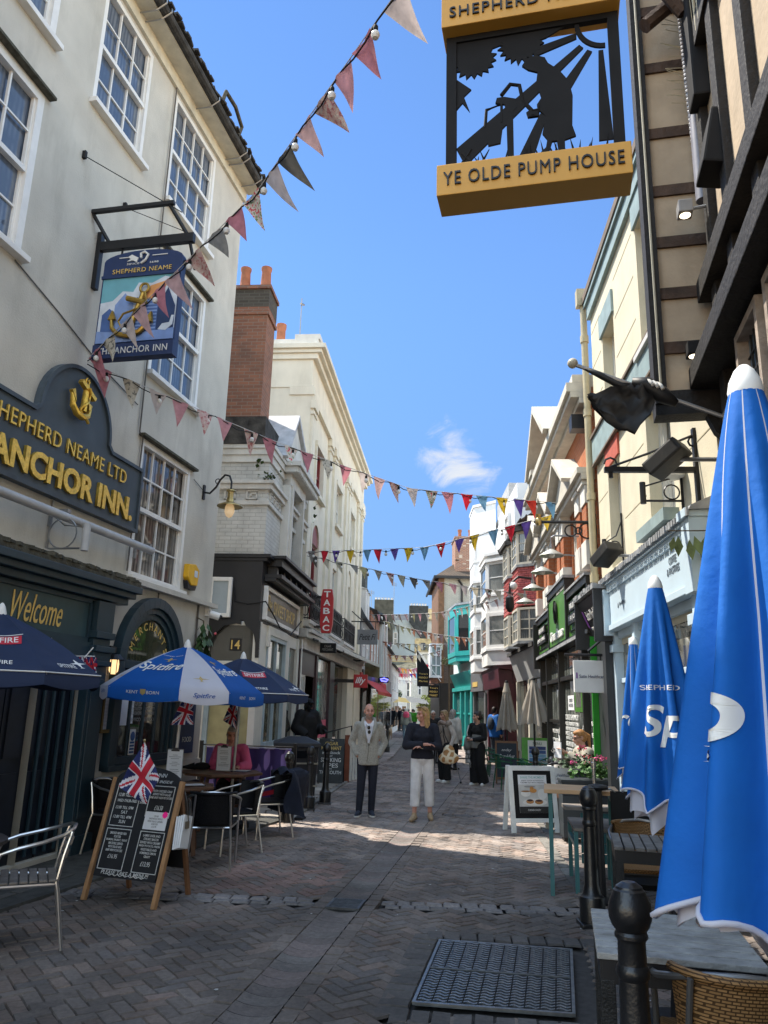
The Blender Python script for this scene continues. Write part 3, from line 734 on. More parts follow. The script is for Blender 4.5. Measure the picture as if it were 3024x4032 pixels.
mb = A.mb(); mb.tube([(u0-.06,.66,6.86),(u0-.065,.72,6.9),(u0-.065,.75,6.97),(u0-.065,.7,7.01),(u0-.065,.65,6.99),(u0-.065,.66,6.93)],.016,6)
mb.prism([(.58,6.96),(.53,6.99),(.48,6.96),(.52,6.93),(.47,6.9),(.55,6.91),(.6,6.88),(.62,6.94)], lambda o, w: (u0-.065,o,w), lambda o, w: (u0-.05,o,w)); mb.box(u0-.058,u0-.05,.36,.5,6.955,6.965); mb.box(u0-.058,u0-.05,.8,1.0,6.955,6.965)
mb.build('hop_crook_emblem', white_sign, T)
mb = A.mb(); X = u0-.1
mb.tube([(X,.76,6.42),(X,.62,5.93)],[.028,.036],8); mb.tube([(X,.77+.055*cos(t*pi/8),6.49+.06*sin(t*pi/8)) for t in range(16)],.016,7, True)
mb.tube([(X-.02,.57,6.36),(X-.02,.82,6.28)],.035,8); mb.tube([(X,.38,6.12),(X,.4,5.99),(X,.48,5.91),(X,.62,5.88),(X,.76,5.92),(X,.84,6.0),(X,.88,6.08)],[.018,.026,.032,.036,.032,.026,.018],8)
for p in ([(.34,6.1),(.39,6.22),(.44,6.1)],[(.82,6.06),(.9,6.17),(.92,6.03)]): mb.prism(p, lambda o, w: (X-.02,o,w), lambda o, w: (X+.02,o,w))
mb.tube([(X-.03,.8,6.42),(X-.04,.83,6.3),(X-.05,.75,6.2),(X-.05,.56,6.14),(X-.04,.5,6.05),(X-.04,.55,5.97),(X-.03,.66,5.98)],.013,6)
mb.build('gilt_anchor', mat('antique_gold', (.42,.27,.06),.4,.75, var=.35, scale=20), T, smooth=True)
# stay wires of the hanging sign
mb = A.mb(); mb.tube([(-1.45,.02,8.11),(u0,1.1,7.56)],.006,5); mb.tube([(-.49,.02,8.07),(u0,1.25,7.24)],.005,5); mb.obox((-1.45,.02,8.12),(.04,.05,.1),0); mb.obox((-.5,.02,8.08),(.04,.05,.1),0)
mb.build('stay_wire', wire, T)

# alarm box, camera, swan-neck lamp, bulkhead lamp
T = A.thing('alarm_box', 'yellow pentagonal alarm box beside the lower sash window', 'alarm box')
A.mb().plate([(2.16,3.55),(2.3,3.44),(2.5,3.46),(2.54,3.7),(2.4,3.78),(2.17,3.75)],0,.09).build('case', mat('alarm_yellow', (.75,.42,.02),.45, var=.12), T, bev=.012)
A.mb().plate([(2.22,3.38),(2.46,3.38),(2.5,3.455),(2.3,3.435),(2.17,3.5)],.005,.075).build('sounder', black, T)
A.mb().box(2.36,2.47,.091,.094,3.58,3.68).build('badge', mat('badge_white', (.6,.68,.8),.5), T)
T = A.thing('cctv_camera', 'white dome-ended security camera at the far corner of the inn', 'camera')
cyl(A.mb(),(3.08,.06,3.1),(3.16,.2,3.06),.06,12).build('body', white_paint, T, smooth=True)
A.mb().box(3.04,3.12,0,.06,3.06,3.2).build('mount', white_sign, T); A.mb().ball((3.17,.215,3.058),.036).build('lens', black, T, smooth=True)
T = A.thing('wall_lamp', 'brass swan-neck lamp with wide shade and lit bulb on the inn corner', 'lamp')
mb = A.mb(); mb.tube([(2.6,.02,5.0),(2.6,.12,4.98),(2.6,.22,5.08),(2.6,.28,5.2),(2.6,.36,5.28),(2.6,.44,5.26),(2.6,.48,5.16),(2.6,.48,5.02)],.017,8)
mb.tube([(2.6,.24+.04*cos(t),5.18+.04*sin(t)) for t in (0,.8,1.6,2.4,3.2,4,4.8)],.008,6); mb.box(2.57,2.63,0,.03,4.88,5.12); mb.build('arm', black, T, smooth=True)
brass = mat('aged_brass', (.42,.31,.13),.35,.85, var=.25, scale=15)
A.mb().lathe([(.02,5.03),(.07,5.02),(.075,5.0),(.05,4.99),(.05,4.9),(.07,4.82),(.2,4.76),(.205,4.745),(.19,4.745),(.06,4.79)],18,(2.6,.48,0)).build('shade', brass, T, smooth=True)
bulb = mat('lamp_glass', (.75,.7,.6),.1, var=.05, emit=(1,.62,.25), estr=.35)
A.mb().lathe([(.001,4.56),(.05,4.59),(.082,4.66),(.075,4.73),(.055,4.78)],14,(2.6,.48,0)).build('globe', bulb, T, smooth=True)
A.mb().ball((2.6,.48,4.78-.02),.022).build('filament', mat('filament_glow', (1,.7,.3), emit=(1,.6,.2), estr=6), T)
T = A.thing('bulkhead_lamp', 'black caged bulkhead lamp glowing beside the menu case', 'lamp')
mb = A.mb(); mb.box(.22,.36,0,.1,2.28,2.36); mb.lathe([(.12,2.2),(.13,2.19),(.06,2.26)],14,(.29,.13,0)); mb.build('hood', black, T)
A.mb().lathe([(.03,2.02),(.055,2.06),(.06,2.14),(.05,2.2)],12,(.29,.13,0)).build('globe', mat('warm_globe', (.8,.6,.35),.2, emit=(1,.65,.3), estr=1.5), T, smooth=True)
mb = A.mb()
for k in range(6): t_ = k*pi/3; mb.tube([(.29+.065*cos(t_),.13+.065*sin(t_),2.2),(.29+.065*cos(t_),.13+.065*sin(t_),2.02)],.005,5)
mb.build('cage', black, T)
# menu case and sandwich chalk panel
T = A.thing('menu_case', 'gilt-framed glazed menu case on the wall left of the arched window', 'menu case')
mb = A.mb(); mb.box(.22,.26,0,.09,1.32,1.9); mb.box(.5,.54,0,.09,1.32,1.9); mb.box(.26,.5,0,.09,1.86,1.9); mb.box(.26,.5,0,.09,1.32,1.36); mb.build('frame', mat('bronze_frame', (.2,.14,.05),.4,.6), T)
A.mb().box(.26,.5,.03,.04,1.36,1.86).build('menu_sheet', paper, T)
mb = A.mb()
for k in range(26): mb.box(.29,.29+RU(.1,.19),.041,.043,1.4+k*.017,1.405+k*.017)
mb.build('print', mat('soft_ink', (.35,.35,.38),.8), T)
T = A.thing('food_board', 'tall navy notice board reading FAMILY FOOD on the inn wall by the corner', 'sign')
A.mb().box(2.36,2.94,0,.03,.97,1.84).build('board', navy, T)
A.text('FAMILY', T, white_sign,2.66,.034,1.74, width=.42, height=.075, extrude=.002); A.text('&', T, white_sign,2.7,.034,1.42, size=.1, extrude=.002); A.text('FOOD', T, white_sign,2.7,.034,1.17, width=.3, height=.075, extrude=.002)
# evergreen sprig on the corner
leaf = mat('laurel_leaf', (.035,.075,.022),.45, var=.45, scale=8); twig = mat('twig', (.09,.065,.04),.9)
T = A.thing('hanging_plant', 'hanging glossy green plant with one pink flower at the inn corner', 'plant')
mb = A.mb()
for k in range(70):
 z = 2.93 - .5*RND.random()**.8; a = RU(0,2*pi); r_ = RU(.03,.17)*(1 if z < 2.85 else .6); c = V3((2.78+r_*cos(a)*.9,.14+r_*sin(a)*.8, z))
 d = V3((cos(a)*.5, sin(a)*.5,-1)).normalized(); l_ = RU(.1,.17); s__ = V3((-sin(a),cos(a),0))*l_*.26
 mb.add([tuple(c), tuple(c+d*l_*.5+s__), tuple(c+d*l_), tuple(c+d*l_*.5-s__)],[(0,1,2,3)])
mb.build('leaves', leaf, T); A.mb().tube([(2.72,.02,3.0),(2.76,.12,2.95),(2.8,.15,2.5)],.012,6).build('stem', twig, T)
mb = A.mb(); mb.ball((2.83,.3,2.76),.022); mb.build('flower', mat('pink_bloom', (.7,.12,.15),.6), T)

# sweet shop
wbrick = brick_mat('white_painted_brick', (.60,.59,.55),(.55,.545,.51),(.42,.41,.38), ms=.006, grime=.45, bump=.55)
wstucco = mat('white_stucco', (.62,.60,.55),.85, var=.12, scale=3, bump=.25, bscale=40, grime=.45, gcol=(.2,.19,.16))
rbrick = brick_mat('old_red_brick', (.29,.125,.075),(.20,.09,.06),(.24,.19,.15), ms=.008, grime=.75, bump=.7)
terracotta = mat('terracotta', (.36,.14,.075),.85, var=.3, scale=6, grime=.4)
black_fascia = mat('black_fascia', (.013,.014,.018),.42, var=.25, scale=2)
B = S.thing('sweet_shop_building', 'narrow white brick corner shop with black fascia and crumbling pediment', 'building')
mb = S.mb(); wall_grid(mb,.12,3.68,4.35,6.45,[(1.55,2.6,4.4,6.05)],.2)
mb.slab([(.12,-.21),(3.68,-.21),(3.68,-4),(2.3,-4),(.12,-.95)],.02,6.44)
mb.add([(.12,0,4.35),(.12,-.21,4.35),(.12,-.21,6.45),(.12,0,6.45)],[(0,1,2,3)])
mb.build('wall', wbrick, B)
mb = S.mb(); mb.box(.02,3.7,-.95,.1,6.42,6.5); mb.box(.05,3.7,-.95,.07,6.3,6.42); mb.box(.08,3.7,-.95,.04,6.16,6.3); mb.box(.0,3.7,-.95,.13,5.72,5.78); mb.box(.04,3.7,-.95,.08,5.62,5.72); mb.box(.07,3.7,-.95,.05,5.32,5.4); mb.build('cornice', wstucco, B, bev=.006)
mb = S.mb()    # greek key panels
for (u_, oo, end) in [(0,-.3,1),(0,-.72,1)]:
 for a,b,c,d in ((-.11,.11,.17,.2),(-.11,-.08,0,.2),(-.11,.11,0,.03),(.08,.11,0,.14),(-.03,.11,.11,.14),(-.03,0,.07,.14)): mb.box(.085,.12,oo+a,oo+b,5.43+c*.9,5.43+d*.9)
for k in range(4):
 for a,b,c,d in ((-.09,.09,.17,.2),(-.09,-.06,0,.2),(-.09,.09,0,.03),(.06,.09,0,.14),(-.02,.09,.11,.14)): mb.box(.32+k*.23+a,.32+k*.23+b,0,.035,5.43+c*.9,5.43+d*.9)
mb.build('key_ornament', wstucco, B)
# projecting window surround with pediment
mb = S.mb(); mb.box(1.3,1.56,0,.16,4.4,6.2); mb.box(2.6,2.86,0,.16,4.4,6.2); mb.box(1.45,1.56,.16,.2,4.4,6.1); mb.box(2.6,2.71,.16,.2,4.4,6.1); mb.box(1.3,2.86,0,.18,6.06,6.3); mb.box(1.15,3.4,0,.32,6.3,6.42); mb.box(1.1,3.45,0,.4,6.42,6.52)
for k in range(16): mb.box(1.2+k*.14,1.27+k*.14,.32,.36,6.3,6.4)
mb.build('window_surround', wstucco, B, bev=.006)
mb = S.mb(); mb.plate([(.9,6.5),(3.5,6.5),(1.75,7.55),(1.6,7.55)],-.75,.12); mb.build('gable', wstucco, B)
mb = S.mb(); mb.plate([(.78,6.46),(1.68,7.62),(1.68,7.72),(.7,6.5)],-.8,.2); mb.plate([(1.68,7.62),(3.6,6.46),(3.66,6.52),(1.68,7.72)],-.8,.2); mb.build('gable_coping', mat('pale_lead', (.45,.45,.46),.6, var=.2, grime=.3), B)
sash(S, B,1.55,2.6,4.4,6.05, black, g_dark,3,(2,1), o=-.08, fw=.06, split=.68, sill=False)
# weathered roof upstand and corner plants
mb = S.mb(); mb.slab([(.0,-.1),(3.6,-.1),(3.6,-2.5),(1.0,-2.5),(.0,-.95)],6.5,7.05); mb.build('parapet', mat('sooty_stone', (.055,.05,.045),.95, var=.7, scale=5, bump=.6), B)
mb = S.mb()
for k in range(60):
 c = V3((.08+RND.gauss(0,.05),.02+RND.gauss(0,.12),5.8+abs(RND.gauss(0,.06)))); a = RU(0,6.3)
 if k > 42: c = V3((.03,-.22+RND.gauss(0,.05),6.08+RND.gauss(0,.06)))
 if k > 52: c = V3((3.3+RND.gauss(0,.1),.3,6.0+RND.gauss(0,.15)))
 d = V3((cos(a), sin(a),.6)); l_ = RU(.04,.1); s__ = V3((-sin(a),cos(a),.2))*l_*.4
 mb.add([tuple(c), tuple(c+d*l_*.6+s__), tuple(c+d*l_), tuple(c+d*l_*.6-s__)],[(0,1,2,3)])
tag(mb.build('wall_weeds', mat('weed_green', (.05,.09,.02),.8, var=.5)), 'small green weeds rooted in the sweet shop cornice', 'weeds').matrix_world = Matrix.Translation(S.P) @ MR(S.rz,4, 'Z')
# black fascia box round the corner
mb = S.mb(); mb.box(.02,3.66,-.95,.02,3.15,4.3); mb.box(-.02,3.7,-.95,.16,4.3,4.37); mb.box(0,3.66,-.95,.1,4.24,4.3); bx_ = mb.build('fascia', black_fascia, B, bev=.006)
mb = S.mb(); mb.box(.35,3.66,.02,.3,4.2,4.34); mb.box(.3,3.72,.02,.38,4.34,4.4); mb.box(.2,3.75,.02,.34,3.96,4.03); mb.box(.2,3.7,.02,.24,3.9,3.96)
for k in range(6): mb.box(.4+k*.6,.55+k*.6,.02,.2,4.03,4.2)
mb.build('fascia_cornice', black_fascia, B, bev=.006)
T = S.thing('shop_sign', 'grey SWEET SHOP signboard with white frame on the black fascia', 'sign')
mb = S.mb(); mb.box(.2,3.3,.02,.1,3.2,3.27); mb.box(.2,3.3,.02,.1,3.75,3.82); mb.box(.2,.27,.02,.1,3.27,3.75); mb.box(3.23,3.3,.02,.1,3.27,3.75); mb.build('frame', white_paint, T, bev=.006)
S.mb().box(.27,3.23,.02,.05,3.27,3.75).build('panel', mat('sign_bronze', (.13,.115,.09),.4, var=.45, scale=2.5), T)
S.text('SWEET SHOP', T, mat('sign_gold', (.6,.45,.2),.5),1.95,.055,3.5, width=2.0, height=.26, extrude=.004, bold=.01); S.text('The', T, mat('sign_gold', (.6,.45,.2)),.6,.055,3.54, width=.4, height=.3, shear=.4, extrude=.004)
T = S.thing('blank_sign_board', 'plain pale grey board in a white frame, side-on to the black fascia', 'sign')
mb = S.mb(); mb.box(-.1,-.02,-.9,-.84,3.2,3.92); mb.box(-.1,-.02,-.56,-.5,3.2,3.92); mb.box(-.1,-.02,-.84,-.56,3.2,3.27); mb.box(-.1,-.02,-.84,-.56,3.85,3.92); mb.build('frame', white_paint, T, bev=.006)
S.mb().box(-.075,-.03,-.84,-.56,3.27,3.85).build('panel', mat('blank_grey', (.36,.42,.46),.5, var=.05), T)
mb = S.mb(); mb.tube([(-.02,-.48,3.75),(-.02,-.45,3.5),(-.03,-.2,3.45),(.0,.12,3.5),(.5,.14,3.35),(1.2,.14,3.15),(2.2,.14,3.1),(3.2,.16,3.5)],.013,6); tag(mb.build('sagging_cable', wire), 'black cable sagging across the sweet shop sign', 'cable').matrix_world = Matrix.Translation(S.P) @ MR(S.rz,4, 'Z')
# shopfront: door bay facing the camera and window along the street
cream_w = mat('cream_gloss', (.66,.64,.58),.4, var=.08, grime=.12)
mb = S.mb(); mb.box(-.03,.12,-.06,.06,0,3.14); mb.box(-.02,.12,-.98,-.86,0,3.14); mb.box(-.01,.1,-.86,-.06,2.32,2.44); mb.box(.02,.1,-.86,-.06,2.62+.45,3.14); mb.box(.1,.15,-.86,-.06,0,.9)
mb.box(.12,.7,-.02,.02,0,3.14); mb.box(2.35,2.75,-.02,.03,0,3.14); mb.box(.7,2.35,-.02,.05,0,.95); mb.box(.66,2.4,-.02,.06,2.98,3.14); mb.box(.6,.74,.02,.08,2.75,2.98); mb.box(2.75,3.68,-.02,.02,.0,.6); mb.box(3.5,3.68,-.02,.05,0,3.14); mb.box(2.75,3.5,-.02,.02,2.9,3.14)
mb.build('shopfront_frame', cream_w, B, bev=.006)
S.mb().poly([(.06,-.86,2.44),(.06,-.06,2.44),(.06,-.06,3.1),(.06,-.86,3.1)]).build('transom_pane', glass_mat('transom_glass', (.05,.05,.045)), B)
mb = S.mb(); mb.box(.055,.06,-.5,-.28,2.62,2.84); pl_ = mb.build('number_plate', black, B); S.text_end('14', pl_, gold_flat,.05,-.39,2.73, width=.16, height=.16, extrude=.003, bold=.008)
S.mb().poly([(.05,-.86,.2),(.05,-.06,.2),(.05,-.06,2.32),(.05,-.86,2.32)]).build('door_blind', mat('blind_yellow', (.42,.37,.19),.7, var=.15), B)
mb = S.mb(); mb.box(.0,.05,-.3,-.22,.1,2.32); mb.box(.0,.05,-.86,-.78,.1,2.32); mb.box(.0,.05,-.78,-.3,.1,.35); mb.box(.0,.05,-.78,-.3,2.24,2.32); mb.build('door', mat('pale_blue_frame', (.36,.45,.5),.4), B)
w = S.mb(); w.box(.7,.78,-.03,.04,.95,2.98); w.box(2.27,2.35,-.03,.04,.95,2.98); w.box(.78,2.27,-.03,.04,2.9,2.98); w.box(.78,2.27,-.03,.04,.95,1.03); w.box(1.5,1.55,-.03,.03,1.03,2.9); w = w.build('shop_window', mat('pale_blue_frame', (.36,.45,.5),.4), B)
S.mb().poly([(.78,-.02,1.0),(2.3,-.02,1.0),(2.3,-.02,2.95),(.78,-.02,2.95)]).build('pane', glass_mat('sweet_glass', (.06,.06,.04),(.25,.23,.15), cscale=2), w)
S.mb().poly([(2.75,-.02,.6),(3.5,-.02,.6),(3.5,-.02,2.9),(2.75,-.02,2.9)]).build('pane', g_shop, B)
def bracket(o0, o1):
 pts = [(o0,3.15),(o1,3.15)] + [(o1+(o0-o1)*(1-cos(t)),3.05-.5*sin(t)) for t in (0,.4,.8,1.2,1.57)]
 return pts
mb = S.mb(); X0, X1 = -.05,.02
mb.prism([(-.04,3.15),(.06,3.15),(.06,2.5),(.0,2.5),(-.01,2.75),(-.06,2.95),(-.2,3.05),(-.25,3.15)], lambda o,w: (X0,o,w), lambda o,w: (X1,o,w))
mb.prism([(-.92,3.15),(-.3,3.15),(-.3,3.08),(-.4,3.1),(-.6,3.05),(-.76,2.9),(-.86,2.65),(-.87,2.5),(-.95,2.5)], lambda o,w: (X0,o,w), lambda o,w: (X1,o,w))
mb.build('fascia_bracket', black_fascia, B)
# brick stack beside the terrace
B = S.thing('chimney_stack', 'tall red brick chimney with sooty top and terracotta pots', 'chimney')
u1_ = .9
mb = S.mb(); mb.box(u1_,u1_+.7,-1.6,-.46,6.6,9.7); mb.box(u1_-.03,u1_+.73,-1.63,-.42,9.7,9.78); mb.box(u1_-.01,u1_+.71,-1.62,-.44,9.78,10.3); mb.box(u1_-.05,u1_+.74,-1.66,-.4,10.3,10.38); mb.build('stack', rbrick, B)
mb = S.mb(); mb.box(u1_-.014,u1_+.715,-1.625,-.436,9.88,10.29); mb.build('sooty_top', brick_mat('sooty_brick', (.09,.075,.06),(.06,.05,.04),(.1,.09,.07), grime=.8), B)
for o_ in (-1.08,-.62): S.mb().lathe([(.13,10.36),(.115,10.55),(.1,10.88),(.115,10.92),(.12,10.98),(.1,10.98)],14,(u1_+.3,o_,0)).build('pot', terracotta, B, smooth=True)

# cream terrace
cstucco = mat('cream_stucco', (.69,.64,.52),.85, var=.1, scale=2, bump=.15, bscale=50, grime=.3, gcol=(.3,.25,.17))
B = S.thing('cream_terrace', 'tall cream stucco terrace with arched windows, iron balconies and a bold cornice', 'building')
U0, U1 = 3.8,15.4
wins = [(4.75,5.8,6.9,8.1),(8.2,9.3,6.9,8.1),(11.5,12.6,6.9,8.1)]
arch_w = [(4.55,5.55),(7.95,8.95),(11.1,12.1)]
hl = wins + [(a,b,3.7,5.6) for a,b in arch_w]
mb = S.mb(); wall_grid(mb, U0, U1,3.2,10.2, hl,.2)
mb.poly([(U0,0,0),(U0,-6,0),(U0,-6,10.2),(U0,0,10.2)]); mb.poly([(U1,0,0),(U1,-6,0),(U1,-6,10.2),(U1,0,10.2)]); mb.box(U0+.01,U1-.01,-6,-.6,.01,10.18)
mb.build('wall', cstucco, B)
mb = S.mb(); mb.box(U0-.16,U1+.2,-1.3,.32,10.3,10.42); mb.box(U0-.1,U1+.14,-1.3,.22,10.2,10.3); mb.box(U0-.05,U1+.1,-1.3,.12,10.05,10.2); mb.box(U0-.02,U1,-1.3,.06,9.3,9.36); mb.box(U0-.03,U1,-.55,.08,9.1,9.3)
mb.build('cornice', cstucco, B, bev=.008)
mb = S.mb(); mb.box(U0+.02,U1,-1.5,.1,10.42,10.62); mb.box(U0+.02,U0+.6,-.5,.14,10.62,10.75); mb.box(8,9.4,-.3,.14,10.62,10.9); mb.build('parapet', wstucco, B)
mb = S.mb()
for a in (U0+.02,6.6,7.5,10.2,10.9,13.4,14.6): 
 mb.box(a,a+.42,0,.07,3.4,8.9); mb.box(a-.05,a+.47,0,.12,8.75,8.95); mb.box(a-.03,a+.45,0,.1,8.6,8.68)
mb.box(U0,U1,0,.1,8.95,9.1); mb.build('pilasters', cstucco, B, bev=.006)
mb = S.mb()
for a,b,c,d in wins: 
 mb.box(a-.1,a,0,.05,c,d); mb.box(b,b+.1,0,.05,c,d); mb.box(a-.12,b+.12,0,.07,d,d+.12); mb.box(a-.14,b+.14,0,.12,c-.1,c)
for a,b in arch_w:
 cx = (a+b)/2; r0 = (b-a)/2
 for i in range(12):
  t0, t1 = pi*i/12, pi*(i+1)/12
  q = [(cx+r0*cos(t0),5.6+r0*sin(t0)),(cx+(r0+.14)*cos(t0),5.6+(r0+.14)*sin(t0)),(cx+(r0+.14)*cos(t1),5.6+(r0+.14)*sin(t1)),(cx+r0*cos(t1),5.6+r0*sin(t1))]
  mb.plate(q,0,.06)
 mb.box(a-.14,a,0,.06,3.7,5.6); mb.box(b,b+.14,0,.06,3.7,5.6)
mb.build('window_mouldings', cstucco, B)
redf = mat('red_frame', (.2,.03,.03),.5)
for i,(a,b,c,d) in enumerate(wins): sash(S, B, a,b,c,d, redf if i == 0 else cream_w, glass_mat('pale_glass', (.2,.2,.19),(.4,.38,.34)),1,(1,1), o=-.12, sill=False)
for i,(a,b) in enumerate(arch_w):
 cx = (a+b)/2; r0 = (b-a)/2
 w = S.mb(); w.box(a,a+.08,-.14,-.04,3.7,5.6); w.box(b-.08,b,-.14,-.04,3.7,5.6); w.box(cx-.03,cx+.03,-.14,-.04,3.7,5.6); w.box(a+.08,b-.08,-.14,-.04,5.54,5.6); w = w.build('window', redf if i == 0 else cream_w, B)
 S.mb().poly([(a,-.12,3.7),(b,-.12,3.7),(b,-.12,5.6),(a,-.12,5.6)]).build('pane', g_shop, w)
 S.mb().plate([(cx+r0*cos(pi*k/12),5.602+r0*sin(pi*k/12)) for k in range(13)],.004,.02).build('arch_panel', cstucco if i else redf, w)
for i,(a,b) in enumerate(((3.86,5.9),(6.84,9.02),(9.63,12.2))):
 mb = S.mb(); mb.box(a,b,0,.24,3.54,3.62); mb.box(a,b,0,.2,3.47,3.54); fl = mb.build('balcony_slab', wstucco, B)
 mb = S.mb()
 for z in (3.65,4.02,4.28): mb.box(a,b,.21,.23,z,z+.02); mb.box(a,a+.02,0,.21,z,z+.02); mb.box(b-.02,b,0,.21,z,z+.02)
 n = int((b-a)/.12)
 for k in range(n+1): u = a+.01+(b-a-.02)*k/n; mb.box(u-.008,u+.008,.212,.228,3.62,4.32)
 for k in range(3): mb.box(a+.002,a+.018,.04+k*.06,.05+k*.06,3.62,4.32)
 for k in range(int((b-a)/.28)):
  u = a+.16+k*.28; mb.tube([(u+.09*cos(t*pi/6),.22,4.15+.1*sin(t*pi/6)) for t in range(12)],.012,5, True); mb.tube([(u+.08*cos(t*pi/6),.22,3.83+.13*sin(t*pi/6)) for t in range(12)],.012,5, True)
 for k in range(1):
  o_ = .11; mb.tube([(a+.01,o_+.08*cos(t*pi/6),4.15+.09*sin(t*pi/6)) for t in range(12)],.012,5, True); mb.tube([(a+.01,o_+.07*cos(t*pi/6),3.83+.12*sin(t*pi/6)) for t in range(12)],.012,5, True)
 mb.build('balcony_railing', black, B)
# chimney and aerial behind parapet
mb = S.mb(); mb.add([(U0+.25,-1.1,10.2),(U0+.25,-2.6,10.2),(U0+.25,-2.6,12.3),(U0+.6,-1.1,10.2),(U0+.6,-2.6,10.2),(U0+.6,-2.6,12.3),(U0+.25,-2.2,12.3),(U0+.6,-2.2,12.3)],[(0,1,2,6),(3,7,5,4),(0,6,7,3),(6,2,5,7)]); mb.build('gable_wall', wstucco, B)
S.mb().lathe([(.14,10.4),(.12,11.6),(.14,11.65),(.14,11.75)],12,(U0+1.4,-1.2,0)).build('pot', terracotta, B, smooth=True)
mb = S.mb(); mb.tube([(U0+.8,-.55,10.5),(U0+.8,-.55,12.2)],.018,6); mb.tube([(U0+.72,-.55,12.0),(U0+.88,-.5,12.05)],.03,6); tag(mb.build('aerial_pole', steel), 'thin grey aerial pole on the cream terrace roof', 'aerial').matrix_world = Matrix.Translation(S.P) @ MR(S.rz,4, 'Z')
# ground-floor shops
plum = mat('plum_paint', (.045,.02,.03),.4); dk_frame = mat('brown_black_frame', (.018,.014,.013),.45)
mb = S.mb(); mb.box(U0,U1,-.02,.14,2.95,3.2); mb.box(U0,U1,-.02,.22,3.2,3.32); mb.box(U0,U1,-.02,.3,3.32,3.4); mb.build('shop_cornice', wstucco, B, bev=.006)
mb = S.mb(); mb.box(U0,U0+.25,-.02,.06,0,2.95); mb.box(6.0,6.25,-.02,.06,0,2.95); mb.box(8.35,9.2,-.3,.05,0,2.95); mb.box(6.25,8.35,-.02,.04,0,.7); mb.box(U0,6,-.02,.02,2.4,2.95); mb.build('shop_frame', plum, B)
S.mb().poly([(6.25,-.03,.7),(8.35,-.03,.7),(8.35,-.03,2.9),(6.25,-.03,2.9)]).build('pane', glass_mat('bright_reflection', (.2,.19,.17),(.5,.48,.42), rough=.05, cscale=1.2), B)
mb = S.mb(); mb.box(6.3,8.3,-.02,-.01,.9,1.35); mb.build('pink_display', mat('display_pink', (.7,.1,.17),.5, var=.3, scale=6), B)
S.mb().box(U0+.25,6,-.6,-.5,0,2.4).build('shop_recess', void, B)
mb = S.mb()
for u in (4.05,4.35,4.65): mb.box(u,u+.05,-.03,.03,.6,2.4)
for z in (.6,1.2,1.8,2.35): mb.box(4.05,4.7,-.02,.02,z,z+.05)
mb.build('shop_glazing', cream_w, B)
mb = S.mb(); mb.box(9.2,12.8,-.2,.02,.5,.7); mb.box(12.0,13.6,-.1,.06,0,2.95); mb.box(13.6,U1,-.1,.1,0,2.95); mb.build('shop_pier', cstucco, B)
S.mb().poly([(9.2,-.1,.7),(12.0,-.1,.7),(12.0,-.1,2.95),(9.2,-.1,2.95)]).build('pane', g_shop, B)
mb = S.mb(); mb.box(4.75,5.95,-.3,-.26,.9,2.05); pnl = mb.build('window_poster', black_m, B)
for tx, z, h in (('CIGAR',1.9,.12),('MERCHANT',1.72,.12),('CIGARS',1.42,.1),('&',1.28,.07)): S.text(tx, pnl, mat('faded_letter', (.3,.28,.25),.7),5.35,-.255, z, width=min(1.0,.16*len(tx)), height=h, extrude=.002)
# projecting awnings (rolled), signs
T = S.thing('roller_awning', 'half-rolled dark awning with pale front bar along the cream terrace shops', 'awning')
mb = S.mb(); mb.beam((3.75,.08,3.34),(15.2,.2,3.42),.16,.12); mb.build('cassette', mat('awning_grey', (.07,.07,.07),.6), T)
mb = S.mb(); mb.beam((3.75,.2,3.26),(15.3,.78,3.2),.05,.1); mb.build('front_bar', mat('bar_pale', (.42,.42,.4),.45,.3), T)
mb = S.mb()
for u in (4.2,8.0,11.8,15.2): mb.tube([(u,.1,3.26),(u+.5,.3,3.2),(u,.25+(u-3.75)*.045,3.2)],.03,6)
mb.build('folding_arm', mat('arm_dark', (.03,.03,.03),.5), T)
S.mb().add([(3.75,.1,3.37),(15.2,.24,3.44),(15.2,.76,3.24),(3.75,.19,3.3)],[(0,1,2,3)]).build('canopy', mat('awning_canvas', (.11,.11,.105),.9), T)
mb = S.mb(); P_ = [(15.35,.8,3.24),(15.35,.25,3.32),(15.4,.25,2.85),(15.4,.8,2.76)]; mb.add(P_+[(15.44,.8,3.24),(15.44,.25,3.32)],[(0,1,2,3)]); mb.build('hanging_flap', mat('canvas_olive', (.17,.17,.10),.9, var=.3), T)
S.mb().tube([(3.72,.12,.9),(3.72,.1,3.15)],.014,6).build('winding_pole', white_paint, T)
S.mb().box(3.66,3.76,.02,.22,3.2,3.4).build('end_cap', mat('bar_pale', (.42,.42,.4)), T, bev=.02)
def proj_sign(F, name, label, u, o0, o1, w0, w1, m, txt, tm, shape=None, tw=.8, th_=.4, arm=None, **k):
 T = F.thing(name, label, 'sign'); mb = F.mb()
 pts = shape or [(o0,w0),(o1,w0),(o1,w1),(o0,w1)]
 mb.prism(pts, lambda o,w: (u-.05,o,w), lambda o,w: (u+.05,o,w)); mb.build('board', m, T, bev=.006)
 if txt: F.text_end(txt, T, tm, u-.054,(o0+o1)/2,(w0+w1)/2, width=(o1-o0)*tw, height=(w1-w0)*th_, extrude=.003, **k)
 if arm:
  mb = F.mb(); mb.tube([(u,0,w1+arm),(u,o1+.12,w1+arm)],.022,6)
  for o_ in (o0+.08,o1-.08): mb.tube([(u,o_,w1),(u,o_,w1+arm)],.012,6)
  mb.tube([(u,0,w1+arm+.35),(u,.35,w1+arm+.05)],.02,6); mb.build('bracket', black, T)
 return T
redp = mat('sign_red', (.42,.012,.02),.4, var=.1)
T = S.thing('tabac_sign', 'tall red TABAC sign with white letters on the cream terrace', 'sign'); u = 4.6
